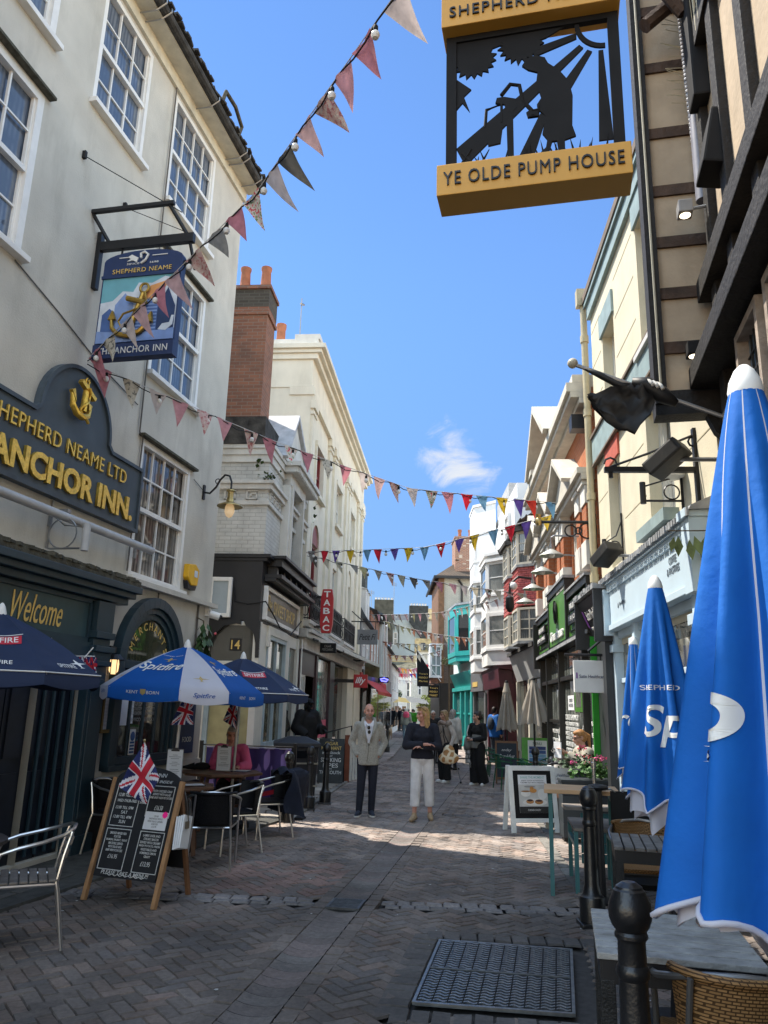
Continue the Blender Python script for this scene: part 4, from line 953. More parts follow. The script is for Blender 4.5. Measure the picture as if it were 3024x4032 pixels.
mb = S.mb(); mb.prism([(.38,3.38),(.6,3.38),(.64,3.6),(.64,4.2),(.6,4.42),(.38,4.42),(.34,4.2),(.34,3.6)], lambda o,w: (u-.06,o,w), lambda o,w: (u+.06,o,w)); mb.build('board', redp, T, bev=.008)
mb = S.mb(); mb.box(u-.03,u+.03,0,.4,3.5,3.56); mb.box(u-.03,u+.03,0,.4,4.2,4.26); mb.build('bracket', black, T)
for i, ch in enumerate('TABAC'): S.text_end(ch, T, white_sign, u-.065,.49,4.3-i*.2, width=.16, height=.145, extrude=.003, bold=.02)
T = proj_sign(S, 'petit_sign', 'grey hanging sign with black italic Petit Fi lettering', 13.0,.22,.92,3.8,4.3, mat('sign_grey', (.16,.165,.17),.6), 'Petit Fi', black, tw=.82, th_=.42, arm=.28, shear=.35, bold=.008)
T = proj_sign(S, 'cafe_sign', 'square red illy coffee sign with white lettering', 9.5,.58,.99,2.26,2.64, redp, 'illy', white_sign, tw=.75, th_=.62, shear=.3, bold=.02)
mb = S.mb(); mb.box(9.46,9.54,0,.6,2.4,2.5); mb.build('bracket', black, T)
proj_sign(S, 'cigar_hanging_sign', 'small dark CIGAR MERCHANT arrow sign under the awning', 5.0,.3,.68,2.95,3.18, black_m, 'CIGAR\nMERCHANT', mat('faded_letter', (.3,.28,.25)), tw=.7, th_=.7)
# right side of the street
ystucco = mat('yellow_stucco', (.62,.57,.43),.85, var=.1, scale=2.5, bump=.2, bscale=50, grime=.35, gcol=(.36,.33,.22))
aqua = mat('faded_aqua', (.26,.34,.34),.6, var=.2, scale=5, grime=.3, gcol=(.15,.18,.17))
pale_blue = mat('pale_blue_fascia', (.50,.62,.70),.5, var=.06, scale=3, grime=.08, gcol=(.35,.4,.42))
lead = mat('lead_flashing', (.30,.31,.32),.7, var=.35, scale=8, grime=.45)
B = R.thing('yellow_building', 'tall pale yellow stucco building with faded aqua bands over the bakery', 'building')
win = [(9.95,10.72,5.95,7.25),(7.55,8.55,5.9,7.65),(10.02,10.78,3.7,5.15),(7.65,8.6,3.75,5.17)]
mb = R.mb(); wall_grid(mb,6.35,11.55,2.6,8.4, win,.28)
mb.poly([(11.55,0,0),(11.55,-6,0),(11.55,-6,8.4),(11.55,0,8.4)]); mb.poly([(6.35,0,2.6),(6.35,-6,2.6),(6.35,-6,8.4),(6.35,0,8.4)]); mb.box(6.4,11.5,-6,-.6,0,8.39)
mb.build('wall', ystucco, B)
mb = R.mb(); mb.box(6.3,11.57,0,.06,8.0,8.22); mb.box(6.3,11.6,0,.1,8.22,8.3); mb.build('parapet_band', aqua, B)
mb = R.mb(); mb.box(6.3,11.57,0,.06,5.48,5.9); mb.build('storey_band', aqua, B)
mb = R.mb(); mb.box(6.3,11.6,-.3,.12,8.3,8.42); mb.box(6.3,11.57,0,.09,5.9,5.94); mb.box(6.3,11.57,.02,.075,5.45,5.48); mb.build('coping', mat('brown_coping', (.16,.12,.09),.8), B)
mb = R.mb(); mb.box(9.9,10.8,0,.035,7.25,7.6); mb.box(7.5,8.6,0,.035,7.65,8.0); mb.build('lintel', aqua, B)
mb = R.mb(); mb.box(9.98,10.82,0,.03,5.15,5.46); mb.build('red_lintel', mat('faded_red', (.48,.11,.07),.7, var=.2), B)
mb = R.mb(); mb.box(7.55,8.7,0,.16,3.62,3.75); mb.build('aqua_sill', aqua, B)
for i,(a,b,c,d) in enumerate(win): sash(R, B, a,b,c,d, cream_w, glass_mat('yb_glass', (.16,.17,.17),(.4,.4,.38)),1,(1,1), o=-.2, sill=i in (1,))
mb = R.mb()
for z in (4.2,4.85,6.5,7.1,7.7):
 for (a,b) in ((6.35,7.5),(8.75,9.85),(10.85,11.5)): mb.box(a,b,.0,.004,z,z+.012)
mb.build('stone_joint', mat('joint_line', (.45,.4,.27),.9), B)
T = R.thing('drain_pipe', 'ochre cast drain pipe between the yellow wall and the red brick front', 'pipe')
mb = R.mb(); mb.tube([(11.66,.09,8.35),(11.66,.09,3.0)],.055,10)
for z in (3.7,5.0,6.4,7.7): mb.tube([(11.66,.09,z-.06),(11.66,.09,z+.06)],.07,10)
mb.box(11.58,11.74,.01,.2,8.3,8.6); mb.build('pipe', mat('ochre_pipe', (.45,.39,.25),.6, var=.15), T, smooth=True)
# bakery shopfront
T = R.thing('bakery_shopfront', 'pale blue bakery shopfront with scalloped lead cornice', 'shopfront')
mb = R.mb(); mb.box(6.85,10.5,0,.14,2.85,3.34); mb.build('fascia', pale_blue, T)
mb = R.mb(); mb.box(6.7,10.6,0,.165,3.34,3.4); mb.box(6.65,10.65,0,.19,3.4,3.48); mb.box(6.8,10.5,.0,.17,2.78,2.85)
for k in range(58): mb.box(6.9+k*.062,6.93+k*.062,.14,.17,3.29,3.34)
mb.box(6.62,6.85,0,.21,2.75,3.42); mb.box(6.6,6.87,0,.24,3.42,3.5); mb.box(10.42,10.6,0,.22,2.72,3.34)
mb.build('cornice', pale_blue, T, bev=.005)
mb = R.mb(); mb.prism([(.0,3.6),(.2,3.51),(.22,3.47),(.0,3.48)], lambda o,w: (6.55,o,w), lambda o,w: (10.68,o,w))
for k in range(46): mb.obox((6.6+k*.0895,.225,3.455),(.06,.02,.06+RU(-.015,.015)), RU(-.1,.1))
mb.build('lead_apron', lead, T)
mb = R.mb()
for (a,b) in ((6.9,7.05),(8.35,8.5),(9.3,9.42),(10.42,10.58)): mb.box(a,b,-.02,.1,.5,2.78); mb.box(a-.03,b+.03,-.02,.14,2.5,2.6)
mb.box(6.9,10.58,-.04,.05,0,.55); mb.box(6.9,10.58,-.04,.05,2.68,2.78); mb.box(7.05,10.42,-.03,.04,2.1,2.16)
mb.build('shop_frame', pale_blue, T, bev=.005)
R.mb().poly([(7.05,-.01,.55),(10.42,-.01,.55),(10.42,-.01,2.7),(7.05,-.01,2.7)]).build('pane', glass_mat('bakery_glass', (.05,.05,.045),(.3,.29,.24), cscale=1.5), T)
ltx = mat('fascia_letter', (.13,.16,.19),.6)
R.text('COFFEE\n& PASTRIES', T, ltx,7.4,.145,3.13, width=.42, height=.2, extrude=.002); R.text('Cornish Bakery', T, ltx,9.65,.145,3.06, width=.34, height=.055, extrude=.002)
mb = R.mb(); mb.plate([(9.92,3.03),(9.86,3.03),(9.87,3.07),(9.89,3.09),(9.91,3.07)],.14,.146); mb.build('bun_mark', ltx, T)
# wall brackets and floodlights on the yellow wall
def ringbr(name, label, u, w, L_):
 T = R.thing(name, label, 'bracket'); mb = R.mb()
 mb.tube([(u,.02,w-.14),(u,.02,w+.55)],.014,6); mb.tube([(u,.02,w),(u,L_,w)],.012,6); mb.tube([(u,.02,w+.45),(u,.1,w+.24),(u,L_-.02,w+.15)],.009,6)
 mb.tube([(u,.12+.075*cos(t*pi/8),w+.09+.075*sin(t*pi/8)) for t in range(16)],.008,5, True); mb.tube([(u,L_,w-.03),(u,L_,w+.19)],.03,8)
 mb.build('bracket', black, T)
ringbr('ring_bracket', 'black ring bracket with empty holder over the bakery cornice, nearer the timbered house', 7.35,3.76,.4)
ringbr('ring_bracket', 'black ring bracket with empty holder over the bakery, next to the ochre drain pipe', 10.0,3.76,.26)
T = R.thing('sign_bracket', 'long empty black sign bracket with scroll ends on the yellow wall', 'bracket')
mb = R.mb(); mb.box(6.87,6.93,0,.03,3.6,4.35); mb.beam((6.9,.02,3.94),(6.9,.86,3.94),.05,.05); mb.tube([(6.9,.03,4.28),(6.9,.45,4.1),(6.9,.8,3.97)],.012,6)
mb.tube([(6.9,.8+.06*cos(t),4.0+.06*sin(t)) for t in (4.5,4,3.2,2.4,1.6,.8,0)],.01,6); mb.tube([(6.9,.02+.05*sin(t),4.22-.05*cos(t)) for t in (0,.8,1.6,2.4,3.2,4)],.01,6); mb.tube([(6.9,.8,3.92),(6.9,.8,3.86)],.02,6); mb.build('bracket', black, T)
def flood(label, u, o, w, rz, tilt):
 T = R.thing('floodlight', label, 'floodlight', u, o, w); M_ = MR(rz,3, 'Z') @ MR(tilt,3, 'Y')
 R.mb().obox((0,0,0),(.36,.26,.14), M_).build('housing', mat('flood_black', (.015,.015,.015),.6, grime=.4, gcol=(.2,.18,.14)), T, bev=.02)
 R.mb().tube([(.0,-.0,0),(-.05,-o,-.02)],.02,6).build('arm', steel, T)
 return T
flood('large black floodlight tilted downwards by the empty sign bracket', 6.4,.42,3.88,.9,.6)
flood('dusty black floodlight above the far end of the bakery cornice', 9.7,.3,3.68,.5,.55)
T = R.thing('extractor_dish', 'white round wall fitting between the ring bracket and floodlight', 'wall fitting')
R.mb().lathe([(.001,0),(.12,.02),(.15,.08),(.1,.16),(.02,.2)],14,(7.35,.1,3.98)).build('dish', white_sign, T, smooth=True)
# satin healthcare shop
T = R.thing('dark_shopfront', 'narrow charcoal shopfront of the healthcare shop between bakery and green cafe', 'shopfront')
chc = mat('charcoal_paint', (.03,.033,.037),.45, var=.2, grime=.2)
mb = R.mb(); mb.box(10.62,11.95,-.05,.05,0,2.75); mb.box(10.55,10.75,0,.2,0,2.7); mb.build('frame', chc, T)
mb = R.mb(); mb.prism([(.04,2.74),(.3,3.34),(.0,3.36),(.0,2.7)], lambda o,w: (10.56,o,w), lambda o,w: (12.05,o,w)); mb.box(10.5,10.56,0,.34,2.65,3.42); mb.box(12.05,12.1,0,.34,2.65,3.42); f_ = mb.build('fascia', chc, T, bev=.004)
mb = R.mb(); mb.obox((11.3,.17,3.4),(1.65,.36,.06),0)
for k in range(22): mb.obox((10.55+k*.073,.3+RU(0,.05),3.42),(.07,.06,RU(.03,.07)),RU(-.3,.3))
mb.build('lead_cap', lead, T)
tl = math.atan2(.26,.6)
for tx, u, w, wd, h, m_ in (('Satin Healthcare', 11.22,3.12,.98,.14, white_sign),('01424 439675 | satinhealthcare.co.uk', 11.25,2.93,.9,.06, white_sign)):
 o_ = letter(tx, T, m_,(u,.055+(w-2.74)*.433+.008, w),(pi/2-0,0, pi), width=wd, height=h, extrude=.002); o_.rotation_euler = Matrix(((-1,0,0),(0,sin(tl),cos(tl)),(0,cos(tl),-sin(tl)))).to_euler()
 o_.matrix_local = Matrix.Translation(o_.location) @ Matrix(((-1,0,0,0),(0,sin(tl),cos(tl),0),(0,cos(tl),-sin(tl),0),(0,0,0,1)))
mb = R.mb()
for z0 in (2.86,): mb.prism([(11.82,2.95),(11.9,2.98),(11.9,3.22),(11.82,3.19)], lambda u,w: (u,.055+(w-2.74)*.433,w), lambda u,w: (u,.062+(w-2.74)*.433,w))
mb.build('purple_mark', mat('purple_ink', (.2,.06,.3),.5), T)
T = proj_sign(R, 'healthcare_sign', 'white hanging Satin Healthcare sign on a black bracket', 11.0,.10,.56,1.98,2.42, white_sign, None, None, arm=.08)
R.text_end('Satin Healthcare', T, navy,10.945,.31,2.2, width=.36, height=.045, extrude=.002, bold=.003)
mb = R.mb(); mb.box(10.944,10.95,.515,.535,2.17,2.25); mb.build('purple_mark', mat('purple_ink', (.2,.06,.3)), T)
# red brick classical front and green cafe
orange_brick = brick_mat('orange_brick', (.42,.145,.06),(.36,.115,.05),(.33,.2,.13), ms=.006, bw=.23, bh=.075, grime=.2)
stone = mat('portland_stone', (.55,.52,.45),.85, var=.12, grime=.4, gcol=(.25,.24,.21), bump=.15)
B = R.thing('red_brick_building', 'orange brick classical front with stone pediments and paired pilasters', 'building')
mb = R.mb(); bw_ = [(13.0,14.2,4.1,5.2),(15.3,16.4,4.1,5.2),(17.4,18.4,4.1,5.2)]
wall_grid(mb,11.75,19.1,3.2,6.9, bw_,.25); mb.poly([(19.1,0,0),(19.1,-5,0),(19.1,-5,6.9),(19.1,0,6.9)]); mb.box(11.8,19.05,-5,-.5,0,6.89); mb.box(14.6,17.2,-2.5,.0,6.9,7.1)
mb.plate([(14.4,7.0),(17.3,7.0),(15.85,8.0)],-1.2,.02); mb.poly([(11.75,0,3),(11.75,-4,3),(11.75,-4,6.9),(11.75,0,6.9)]); mb.build('wall', orange_brick, B)
mb = R.mb()
for a in (11.85,12.45,14.3,14.85,16.5,17.0,18.55): mb.box(a,a+.38,0,.14,4.35,4.95)
mb.build('pilaster', orange_brick, B)
mb = R.mb()
for a in (11.85,12.45,14.3,14.85,16.5,17.0,18.55): mb.box(a-.02,a+.4,0,.16,4.95,5.25); mb.box(a-.04,a+.42,0,.2,5.25,5.32); mb.box(a-.03,a+.41,0,.17,3.95,4.35)
mb.build('pilaster_block', mat('white_stone', (.68,.66,.6),.8, var=.1, grime=.2), B, bev=.005)
mb = R.mb(); mb.box(11.75,19.1,0,.22,5.32,5.42); mb.box(11.75,19.12,0,.28,5.42,5.52)
for c_ in (13.6,15.85,17.9): mb.plate([(c_-.95,5.52),(c_+.95,5.52),(c_,6.1)],0,.26); mb.prism([(c_-1.08,5.5),(c_,6.14),(c_,6.26),(c_-1.12,5.56)], lambda u,w: (u,0,w), lambda u,w: (u,.42,w)); mb.prism([(c_+1.08,5.5),(c_,6.14),(c_,6.26),(c_+1.12,5.56)], lambda u,w: (u,0,w), lambda u,w: (u,.42,w))
mb.box(11.75,19.15,0,.2,6.62,6.72); mb.box(11.75,19.2,0,.34,6.72,6.82); mb.box(11.75,19.25,-.3,.4,6.82,6.98); mb.box(11.75,14.5,-.2,.3,6.98,7.12)
mb.build('cornice', stone, B, bev=.006)
mb = R.mb(); mb.prism([(14.2,6.98),(15.85,8.06),(15.85,8.22),(14.0,7.02)], lambda u,w: (u,-1.3,w), lambda u,w: (u,.5,w)); mb.prism([(17.5,6.98),(15.85,8.06),(15.85,8.22),(17.7,7.02)], lambda u,w: (u,-1.3,w), lambda u,w: (u,.5,w)); mb.box(16.9,17.7,0,.44,6.98,7.1); mb.build('gable_coping', stone, B, bev=.006)
for a,b,c,d in bw_: sash(R, B, a,b,c,d, cream_w, g_dark,2,(1,1), o=-.1, sill=False)
for u in (11.95,): 
 R.mb().box(u,u+.25,.0,.3,6.25,6.5).build('wall_speaker', black, B)
# cafe shopfront (one thing)
grn = mat('cafe_green', (.065,.20,.028),.4, var=.12, scale=3)
T = R.thing('green_cafe_front', 'bright green and black cafe shopfront with stepped signboards', 'shopfront')
mb = R.mb(); mb.box(12.1,14.1,.05,.12,3.02,3.66); mb.box(14.2,16.5,.05,.16,3.02,3.98); mb.box(16.6,18.8,.05,.12,3.02,3.66); mb.build('signboard', grn, T)
bk = mat('cafe_black', (.014,.014,.013),.42, var=.2)
mb = R.mb(); mb.box(12.02,14.15,.0,.16,3.7,3.82); mb.box(14.1,16.6,.0,.19,4.0,4.12); mb.box(16.55,18.95,.0,.16,3.7,3.82); mb.box(12.0,18.9,0,.17,2.9,3.0); mb.box(12.02,12.1,0,.15,2.9,3.7); mb.box(14.1,14.2,0,.18,3.0,4.0); mb.box(16.5,16.6,0,.18,3.0,4.0); mb.box(18.8,18.98,0,.24,2.7,3.75)
for (a,b,c,d) in ((12.25,13.95,3.1,3.6),(16.75,18.65,3.1,3.6)):
 mb.box(a,b,.12,.14,c,c+.025); mb.box(a,b,.12,.14,d-.025,d); mb.box(a,a+.025,.12,.14,c,d); mb.box(b-.025,b,.12,.14,c,d)
mb.build('sign_frame', bk, T, bev=.004)
mb = R.mb(); mb.box(12.0,14.2,.0,.19,3.82,3.86); mb.box(14.05,16.65,0,.22,4.12,4.17); mb.box(16.5,19.0,0,.19,3.82,3.86); mb.box(12.0,18.9,.17,.2,2.9,2.96); mb.build('lead_cap', lead, T)
for a,b,c,d,t1,w1 in ((12.6,13.6,3.42,3.58,'BAR & MEZE',.9),(12.4,13.75,3.2,3.37,'TEA | COFFEE',1.2),(17.1,18.2,3.42,3.58,'BREAKFAST',.95),(17.0,18.5,3.2,3.37,'LUNCH | DINNER',1.3)):
 q = R.mb().box(a,b,.15,.19,c,d).build('name_plate', bk, T); R.text(t1, q, white_sign,(a+b)/2,.194,(c+d)/2, width=w1, height=.1, extrude=.002, bold=.006)
R.text('Greenhouse', T, white_sign,15.35,.17,3.2, width=1.75, height=.2, extrude=.02, bold=.02)
mb = R.mb()
for a in range(5): t_ = rad(50+20*a); mb.tube([(15.35,.19,3.5),(15.35+.2*cos(t_),.2,3.5+.2*sin(t_)),(15.35+.08*cos(t_),.2,3.5+.36*sin(t_))],.022,6)
mb.tube([(15.35+.16*cos(t*pi/8),.19,3.62+.2*sin(t*pi/8)) for t in range(16)],.02,6, True); mb.build('leaf_emblem', bk, T)
mb = R.mb()
for a,b in ((12.0,12.15),(13.0,13.1),(15.75,15.85),(17.7,17.8),(18.75,18.9)): mb.box(a,b,-.03,.1,0,2.9)
mb.box(12,18.9,-.02,.08,2.3,2.38); mb.box(12,18.9,-.02,.09,0,.62); mb.box(15.85,17.7,-.02,.06,1.5,1.56); mb.build('shop_frame', bk, T, bev=.004)
mb = R.mb(); mb.box(11.96,12.0,0,.14,.0,2.85); mb.build('green_edge', mat('bright_green', (.03,.33,.03),.4), T)
R.mb().poly([(12.1,-.01,.6),(18.8,-.01,.6),(18.8,-.01,2.9),(12.1,-.01,2.9)]).build('pane', glass_mat('cafe_glass', (.07,.08,.075),(.25,.27,.25), cscale=1.0), T)
lines = [('TOASTED SANDWICH',1.62,.1),('VEGETARIAN OPTIONS',1.5,.07),('AND HOUSE BURGERS',1.41,.07),('MEZE PLATTER',1.32,.075),('JACKET POTATOES',1.23,.07),('BREAKFAST MENU',1.13,.085),('COFFEE LUNCH',.98,.15)]
for tx, z, h in lines: R.text(tx, T, white_sign,14.95,.0, z, width=1.5, height=h, extrude=.002, bold=.006)
for tx, z, h in lines[1::2]: R.text(tx, T, white_sign,17.0,.0, z, width=1.2, height=h, extrude=.002, bold=.006); R.text(tx, T, white_sign,12.55,.0, z+.04, width=.7, height=h, extrude=.002, bold=.006)
def diamond(c, w, r_):
 mb = R.mb()
 for s0, s1 in (((1,0),(0,1)),((0,1),(-1,0)),((-1,0),(0,-1)),((0,-1),(1,0))): mb.beam((c+s0[0]*r_,.0,w+s0[1]*r_*.8),(c+s1[0]*r_,.0,w+s1[1]*r_*.8),.01,.03)
 mb.build('window_diamond', white_sign, T)
for c_ in (13.55,16.3,12.4): diamond(c_,1.25,.42 if c_ > 13 else .3)
R.text('Greenhouse', T, white_sign,13.55,.0,1.13, width=.6, height=.09, extrude=.002); 
mb = R.mb()
for a in range(3): t_ = rad(50+40*a); mb.ball((13.55+.09*cos(t_),.0,1.27+.09*sin(t_)),.055,8,6)
mb.build('flower_mark', white_sign, T)
q = R.mb().box(14.6,15.3,-.005,.0,1.75,2.02).build('order_notice', paper, T); R.text('ORDER\nINSIDE', q, ink,14.95,.003,1.885, width=.5, height=.18, extrude=.001)
mb = R.mb(); mb.box(13.7,14.5,-.004,.001,1.72,2.2); q = mb.build('framed_picture', grn, T); R.mb().box(13.82,14.38,.001,.003,1.8,2.12).build('picture', mat('dim_photo', (.1,.1,.09),.6, var=.6, scale=9), q)
# gooseneck lamps on the brick front
def goose(label, u, w):
 T = R.thing('gooseneck_lamp', label, 'lamp', u,0, w, 'gooseneck lamps over the green cafe front'); mb = R.mb()
 mb.tube([(0,0,0),(0,.1,.02),(0,.55,.03),(0,.6,.0),(0,.6,-.15)],.017,6); mb.tube([(0,.6,-.12),(0,.6,-.2)],.035,8); mb.build('arm', steel, T)
 R.mb().lathe([(.03,-.2),(.06,-.22),(.2,-.3),(.21,-.32),(.19,-.315),(.05,-.24)],16,(0,.6,0)).build('shade', mat('enamel_grey', (.42,.42,.38),.4,.3, var=.2), T, smooth=True)
 R.mb().ball((0,.6,-.3),.055).build('bulb', white_sign, T, smooth=True)
for i, u in enumerate((12.6,13.9,15.5,17.1)): goose(['gooseneck lamp with flat shade, nearest of the four over the cafe','second nearest gooseneck lamp with flat shade over the cafe','gooseneck lamp over the raised middle board of the cafe','farthest gooseneck lamp, beside the pink tiled bay'][i], u,4.55-.06*i)
T = R.thing('scroll_bracket', 'black scrolled iron bracket with brass end high on the brick front', 'bracket')
mb = R.mb(); mb.box(11.78,11.84,0,.03,4.2,4.75); mb.tube([(11.8,.02,4.62),(11.8,.85,4.62)],.025,6)
for c_, r_ in ((.15,.12),(.4,.09),(.28,.05)): mb.tube([(11.8,c_+r_*cos(t*pi/8),4.48+r_*sin(t*pi/8)) for t in range(16)],.014,5, True)
mb.build('scroll', black, T); R.mb().lathe([(.03,4.56),(.05,4.6),(.05,4.66),(.035,4.68),(.05,4.74)],10,(11.8,.9,0)).build('finial', brass, T, smooth=True)

# pink tile-hung bays
ptile = brick_mat('pink_hung_tile', (.66,.20,.19),(.58,.165,.155),(.25,.06,.06), bw=.17, bh=.11, ms=.01, grime=.15, bump=.9)
cream_fr = mat('cream_window_frame', (.62,.58,.48),.5, var=.1, grime=.15)
B = R3.thing('tile_hung_building', 'house with two pink tile-hung bay windows under a mossy tiled roof', 'building')
R3.mb().box(0,4.25,-5,0,2.6,6.9).build('wall', white_paint, B)
def bay(F, c, hw, proj, w0, w1, fr=.55):
 """canted bay outline in plan (u,o)"""
 return [(c-hw,0),(c-hw*fr,proj),(c+hw*fr,proj),(c+hw,0)]
def bay_solid(F, plan, w0, w1, grow=0., flare=0.):
 mb = F.mb(); n = len(plan)
 c = sum(p[0] for p in plan)/n
 lo = [(c+(u-c)*(1+grow+flare), o*(1+grow+flare), w0) for u,o in plan]; hi = [(c+(u-c)*(1+grow), o*(1+grow), w1) for u,o in plan]
 mb.add(lo+hi,[tuple(range(n))[::-1], tuple(range(n,2*n))] + [(i,(i+1)%n,n+(i+1)%n,n+i) for i in range(n)]); return mb
def bay_windows(F, parent, plan, w0, w1, fm, gm, cols, rows, fw=.06, name='bay_window'):
 w = F.mb(); gl = F.mb()
 for (a, b), nc in zip(zip(plan, plan[1:]), cols):
  a = V3((*a,0)); b = V3((*b,0)); d = (b-a); L_ = d.length; d.normalize()
  nrm = V3((d.y,-d.x,0)); 
  if nrm.y < 0: nrm = -nrm
  def P(t, z, q=0.): v = a + d*t + nrm*q; return (v.x, v.y, z)
  def bar(t0,t1,z0,z1,q=.02):
   w.add([P(t0,z0,-.01),P(t1,z0,-.01),P(t1,z0,q),P(t0,z0,q),P(t0,z1,-.01),P(t1,z1,-.01),P(t1,z1,q),P(t0,z1,q)],[(0,3,2,1),(4,5,6,7),(0,1,5,4),(1,2,6,5),(2,3,7,6),(3,0,4,7)])
  bar(0,fw,w0,w1,.03); bar(L_-fw,L_,w0,w1,.03); bar(fw,L_-fw,w0,w0+fw,.03); bar(fw,L_-fw,w1-fw,w1,.03)
  for i in range(1,nc): t = fw+(L_-2*fw)*i/nc; bar(t-.015,t+.015,w0+fw,w1-fw)
  for j in range(1,rows): z = w0+fw+(w1-w0-2*fw)*j/rows; bar(fw,L_-fw,z-.014,z+.014,.015)
  gl.poly([P(fw,w0+fw,0),P(L_-fw,w0+fw,0),P(L_-fw,w1-fw,0),P(fw,w1-fw,0)])
 o = w.build(name, fm, parent); gl.build('pane', gm, o); return o
g_bay = glass_mat('bay_glass', (.10,.11,.11),(.33,.33,.31))
for c_ in (1.0,2.75):
 pl_ = bay(R3, c_,.85,.5,0,0)
 q = bay_solid(R3, pl_,4.35,5.35,.0,.03).build('tiled_bay', ptile, B)
 bay_windows(R3, B, pl_,5.42,6.3, cream_fr, g_bay,(2,2,2),3); bay_windows(R3, B, pl_,3.45,4.3, cream_fr, g_bay,(2,2,2),3)
 bay_solid(R3, pl_,5.35,5.42,.08).build('bay_sill', lead, B); bay_solid(R3, pl_,3.38,3.45,.08).build('bay_sill', lead, B)
 bay_solid(R3, pl_,6.3,6.42,.22).build('bay_roof', tile_dk, B)
mb = R3.mb()
for c_ in (1.0,2.75):
 for j in range(9):
  z = 4.36+j*.11; pl_ = bay(R3, c_,.87,.52,0,0)
  for a, b in zip(pl_, pl_[1:]):
   mb.beam((a[0],a[1],z),(b[0],b[1],z),.012,.018)
mb.build('tile_course', mat('pink_tile_edge', (.5,.12,.115),.85, var=.3), B)
mb = R3.mb(); mb.prism([(.45,6.45),(-3,8.6),(-3,8.7),(.5,6.5)], lambda o,w: (-.1,o,w), lambda o,w: (4.3,o,w)); mb.build('roof', brick_mat('brown_roof_tile', (.12,.085,.06),(.085,.065,.05),(.03,.025,.02), bw=.18, bh=.12, grime=.5, bump=1.), B)
mb = R3.mb()
for j in range(22):
 t = j/22; mb.beam((-.1,.5-3.5*t,6.52+2.15*t),(4.3,.5-3.5*t,6.52+2.15*t),.03,.03)
mb.build('tile_row', tile_dk, B)
mb = R3.mb(); mb.tube([(4.3,.5,6.5),(4.3,-3,8.72)],.1,8); mb.build('verge_tiles', tile_dk, B)
mb = R3.mb(); mb.box(2.0,4.0,-2.6,-1.4,6.5,8.15); mb.box(1.95,4.05,-2.65,-1.35,8.15,8.25); mb.build('chimney', mat('slate_rendered', (.06,.065,.06),.8, var=.4), B)
for k in range(4): R3.mb().lathe([(.11,8.25),(.12,8.3),(.1,8.85),(.125,8.9),(.125,8.95),(.02,9.0)],12,(2.25+k*.5,-2.,0)).build('chimney_pot', terracotta, B, smooth=True)
mb = R3.mb(); mb.prism([(.02,2.55),(.25,3.3),(.0,3.36)], lambda o,w: (-.1,o,w), lambda o,w: (4.2,o,w)); mb.build('sloped_fascia', mat('grey_fascia_board', (.52,.53,.54),.6, var=.1, grime=.15), B)
mb = R3.mb(); mb.prism([(.0,3.3),(.3,3.28),(.3,3.38),(.0,3.46)], lambda o,w: (-.2,o,w), lambda o,w: (4.3,o,w)); mb.build('fascia_lead', tile_dk, B)
mb = R3.mb(); mb.box(0,4.2,-.1,0,0,.6); mb.box(0,.15,-.1,.05,.6,2.55); mb.box(1.9,2.1,-.1,.05,.6,2.55); mb.box(4.05,4.2,-.1,.05,.6,2.55); mb.build('shop_frame', cream_fr, B)
R3.mb().poly([(0,-.05,.6),(4.2,-.05,.6),(4.2,-.05,2.6),(0,-.05,2.6)]).build('pane', g_shop, B)
# white bays over maroon shop
wht = mat('bright_white_stucco', (.74,.735,.72),.8, var=.06, scale=3, bump=.2, bscale=35, grime=.15, gcol=(.4,.4,.38))
B = R3.thing('white_bay_building', 'tall white house with stacked sash bay windows over a maroon shop', 'building')
mb = R3.mb(); mb.box(4.3,12.6,-6,0,3.0,8.3); mb.box(4.3,12.6,-6,-.1,8.3,8.8); mb.build('wall', wht, B)
for c_, hw, top in ((6.4,1.7,6.6),(10.7,1.6,9.4)):
 pl_ = bay(R3, c_, hw,.75,0,0,.5)
 bay_solid(R3, pl_,3.1,3.6,.0).build('bay_base', wht, B); bay_solid(R3, pl_,4.75,5.3,.0).build('bay_panel', wht, B); bay_solid(R3, pl_,6.45, top,.02).build('bay_top', wht, B)
 bay_solid(R3, pl_,3.55,3.62,.06).build('bay_sill', wht, B); bay_solid(R3, pl_,5.28,5.35,.06).build('bay_sill', wht, B); bay_solid(R3, pl_,6.4,6.5,.1).build('bay_cornice', wht, B)
 bay_windows(R3, B, pl_,3.62,4.75, wht, g_bay,(1,1,1),2,.11); bay_windows(R3, B, pl_,5.35,6.42, wht, g_bay,(1,1,1),2,.11)
 if top > 8: bay_windows(R3, B,[(u,o+.01) for u,o in pl_],7.2,8.4, wht, g_bay,(1,1,1),2,.11); bay_solid(R3, pl_,9.4,9.5,.06).build('bay_cornice', wht, B)
 else: bay_solid(R3, pl_,6.6,6.68,.12).build('bay_cornice', wht, B)
sash(R3, B,5.0,5.9,7.0,8.0, wht, g_bay,3,(2,2), o=.05)
mb = R3.mb(); mb.box(9,12.6,-2.5,-.5,8.8,10.2); mb.build('rear_block', mat('grey_render', (.34,.34,.34),.85, var=.2, grime=.4), B)
mar = mat('maroon_paint', (.07,.012,.02),.4, var=.2)
mb = R3.mb(); mb.box(4.4,9.2,-.05,.1,2.4,2.9); mb.prism([(.0,2.9),(.55,2.95),(.6,3.05),(.0,3.1)], lambda o,w: (4.35,o,w), lambda o,w: (9.3,o,w)); mb.box(4.4,4.7,-.05,.3,0,2.5); mb.box(6.6,6.85,-.05,.1,0,2.5); mb.box(8.95,9.25,-.05,.35,0,2.5); mb.box(4.7,9,-.05,.05,0,.7)
mb.prism([(.05,2.45),(.5,2.4),(.55,2.95),(.05,2.9)], lambda o,w: (4.5,o,w), lambda o,w: (9.1,o,w)); mb.build('maroon_shopfront', mar, B, bev=.01)
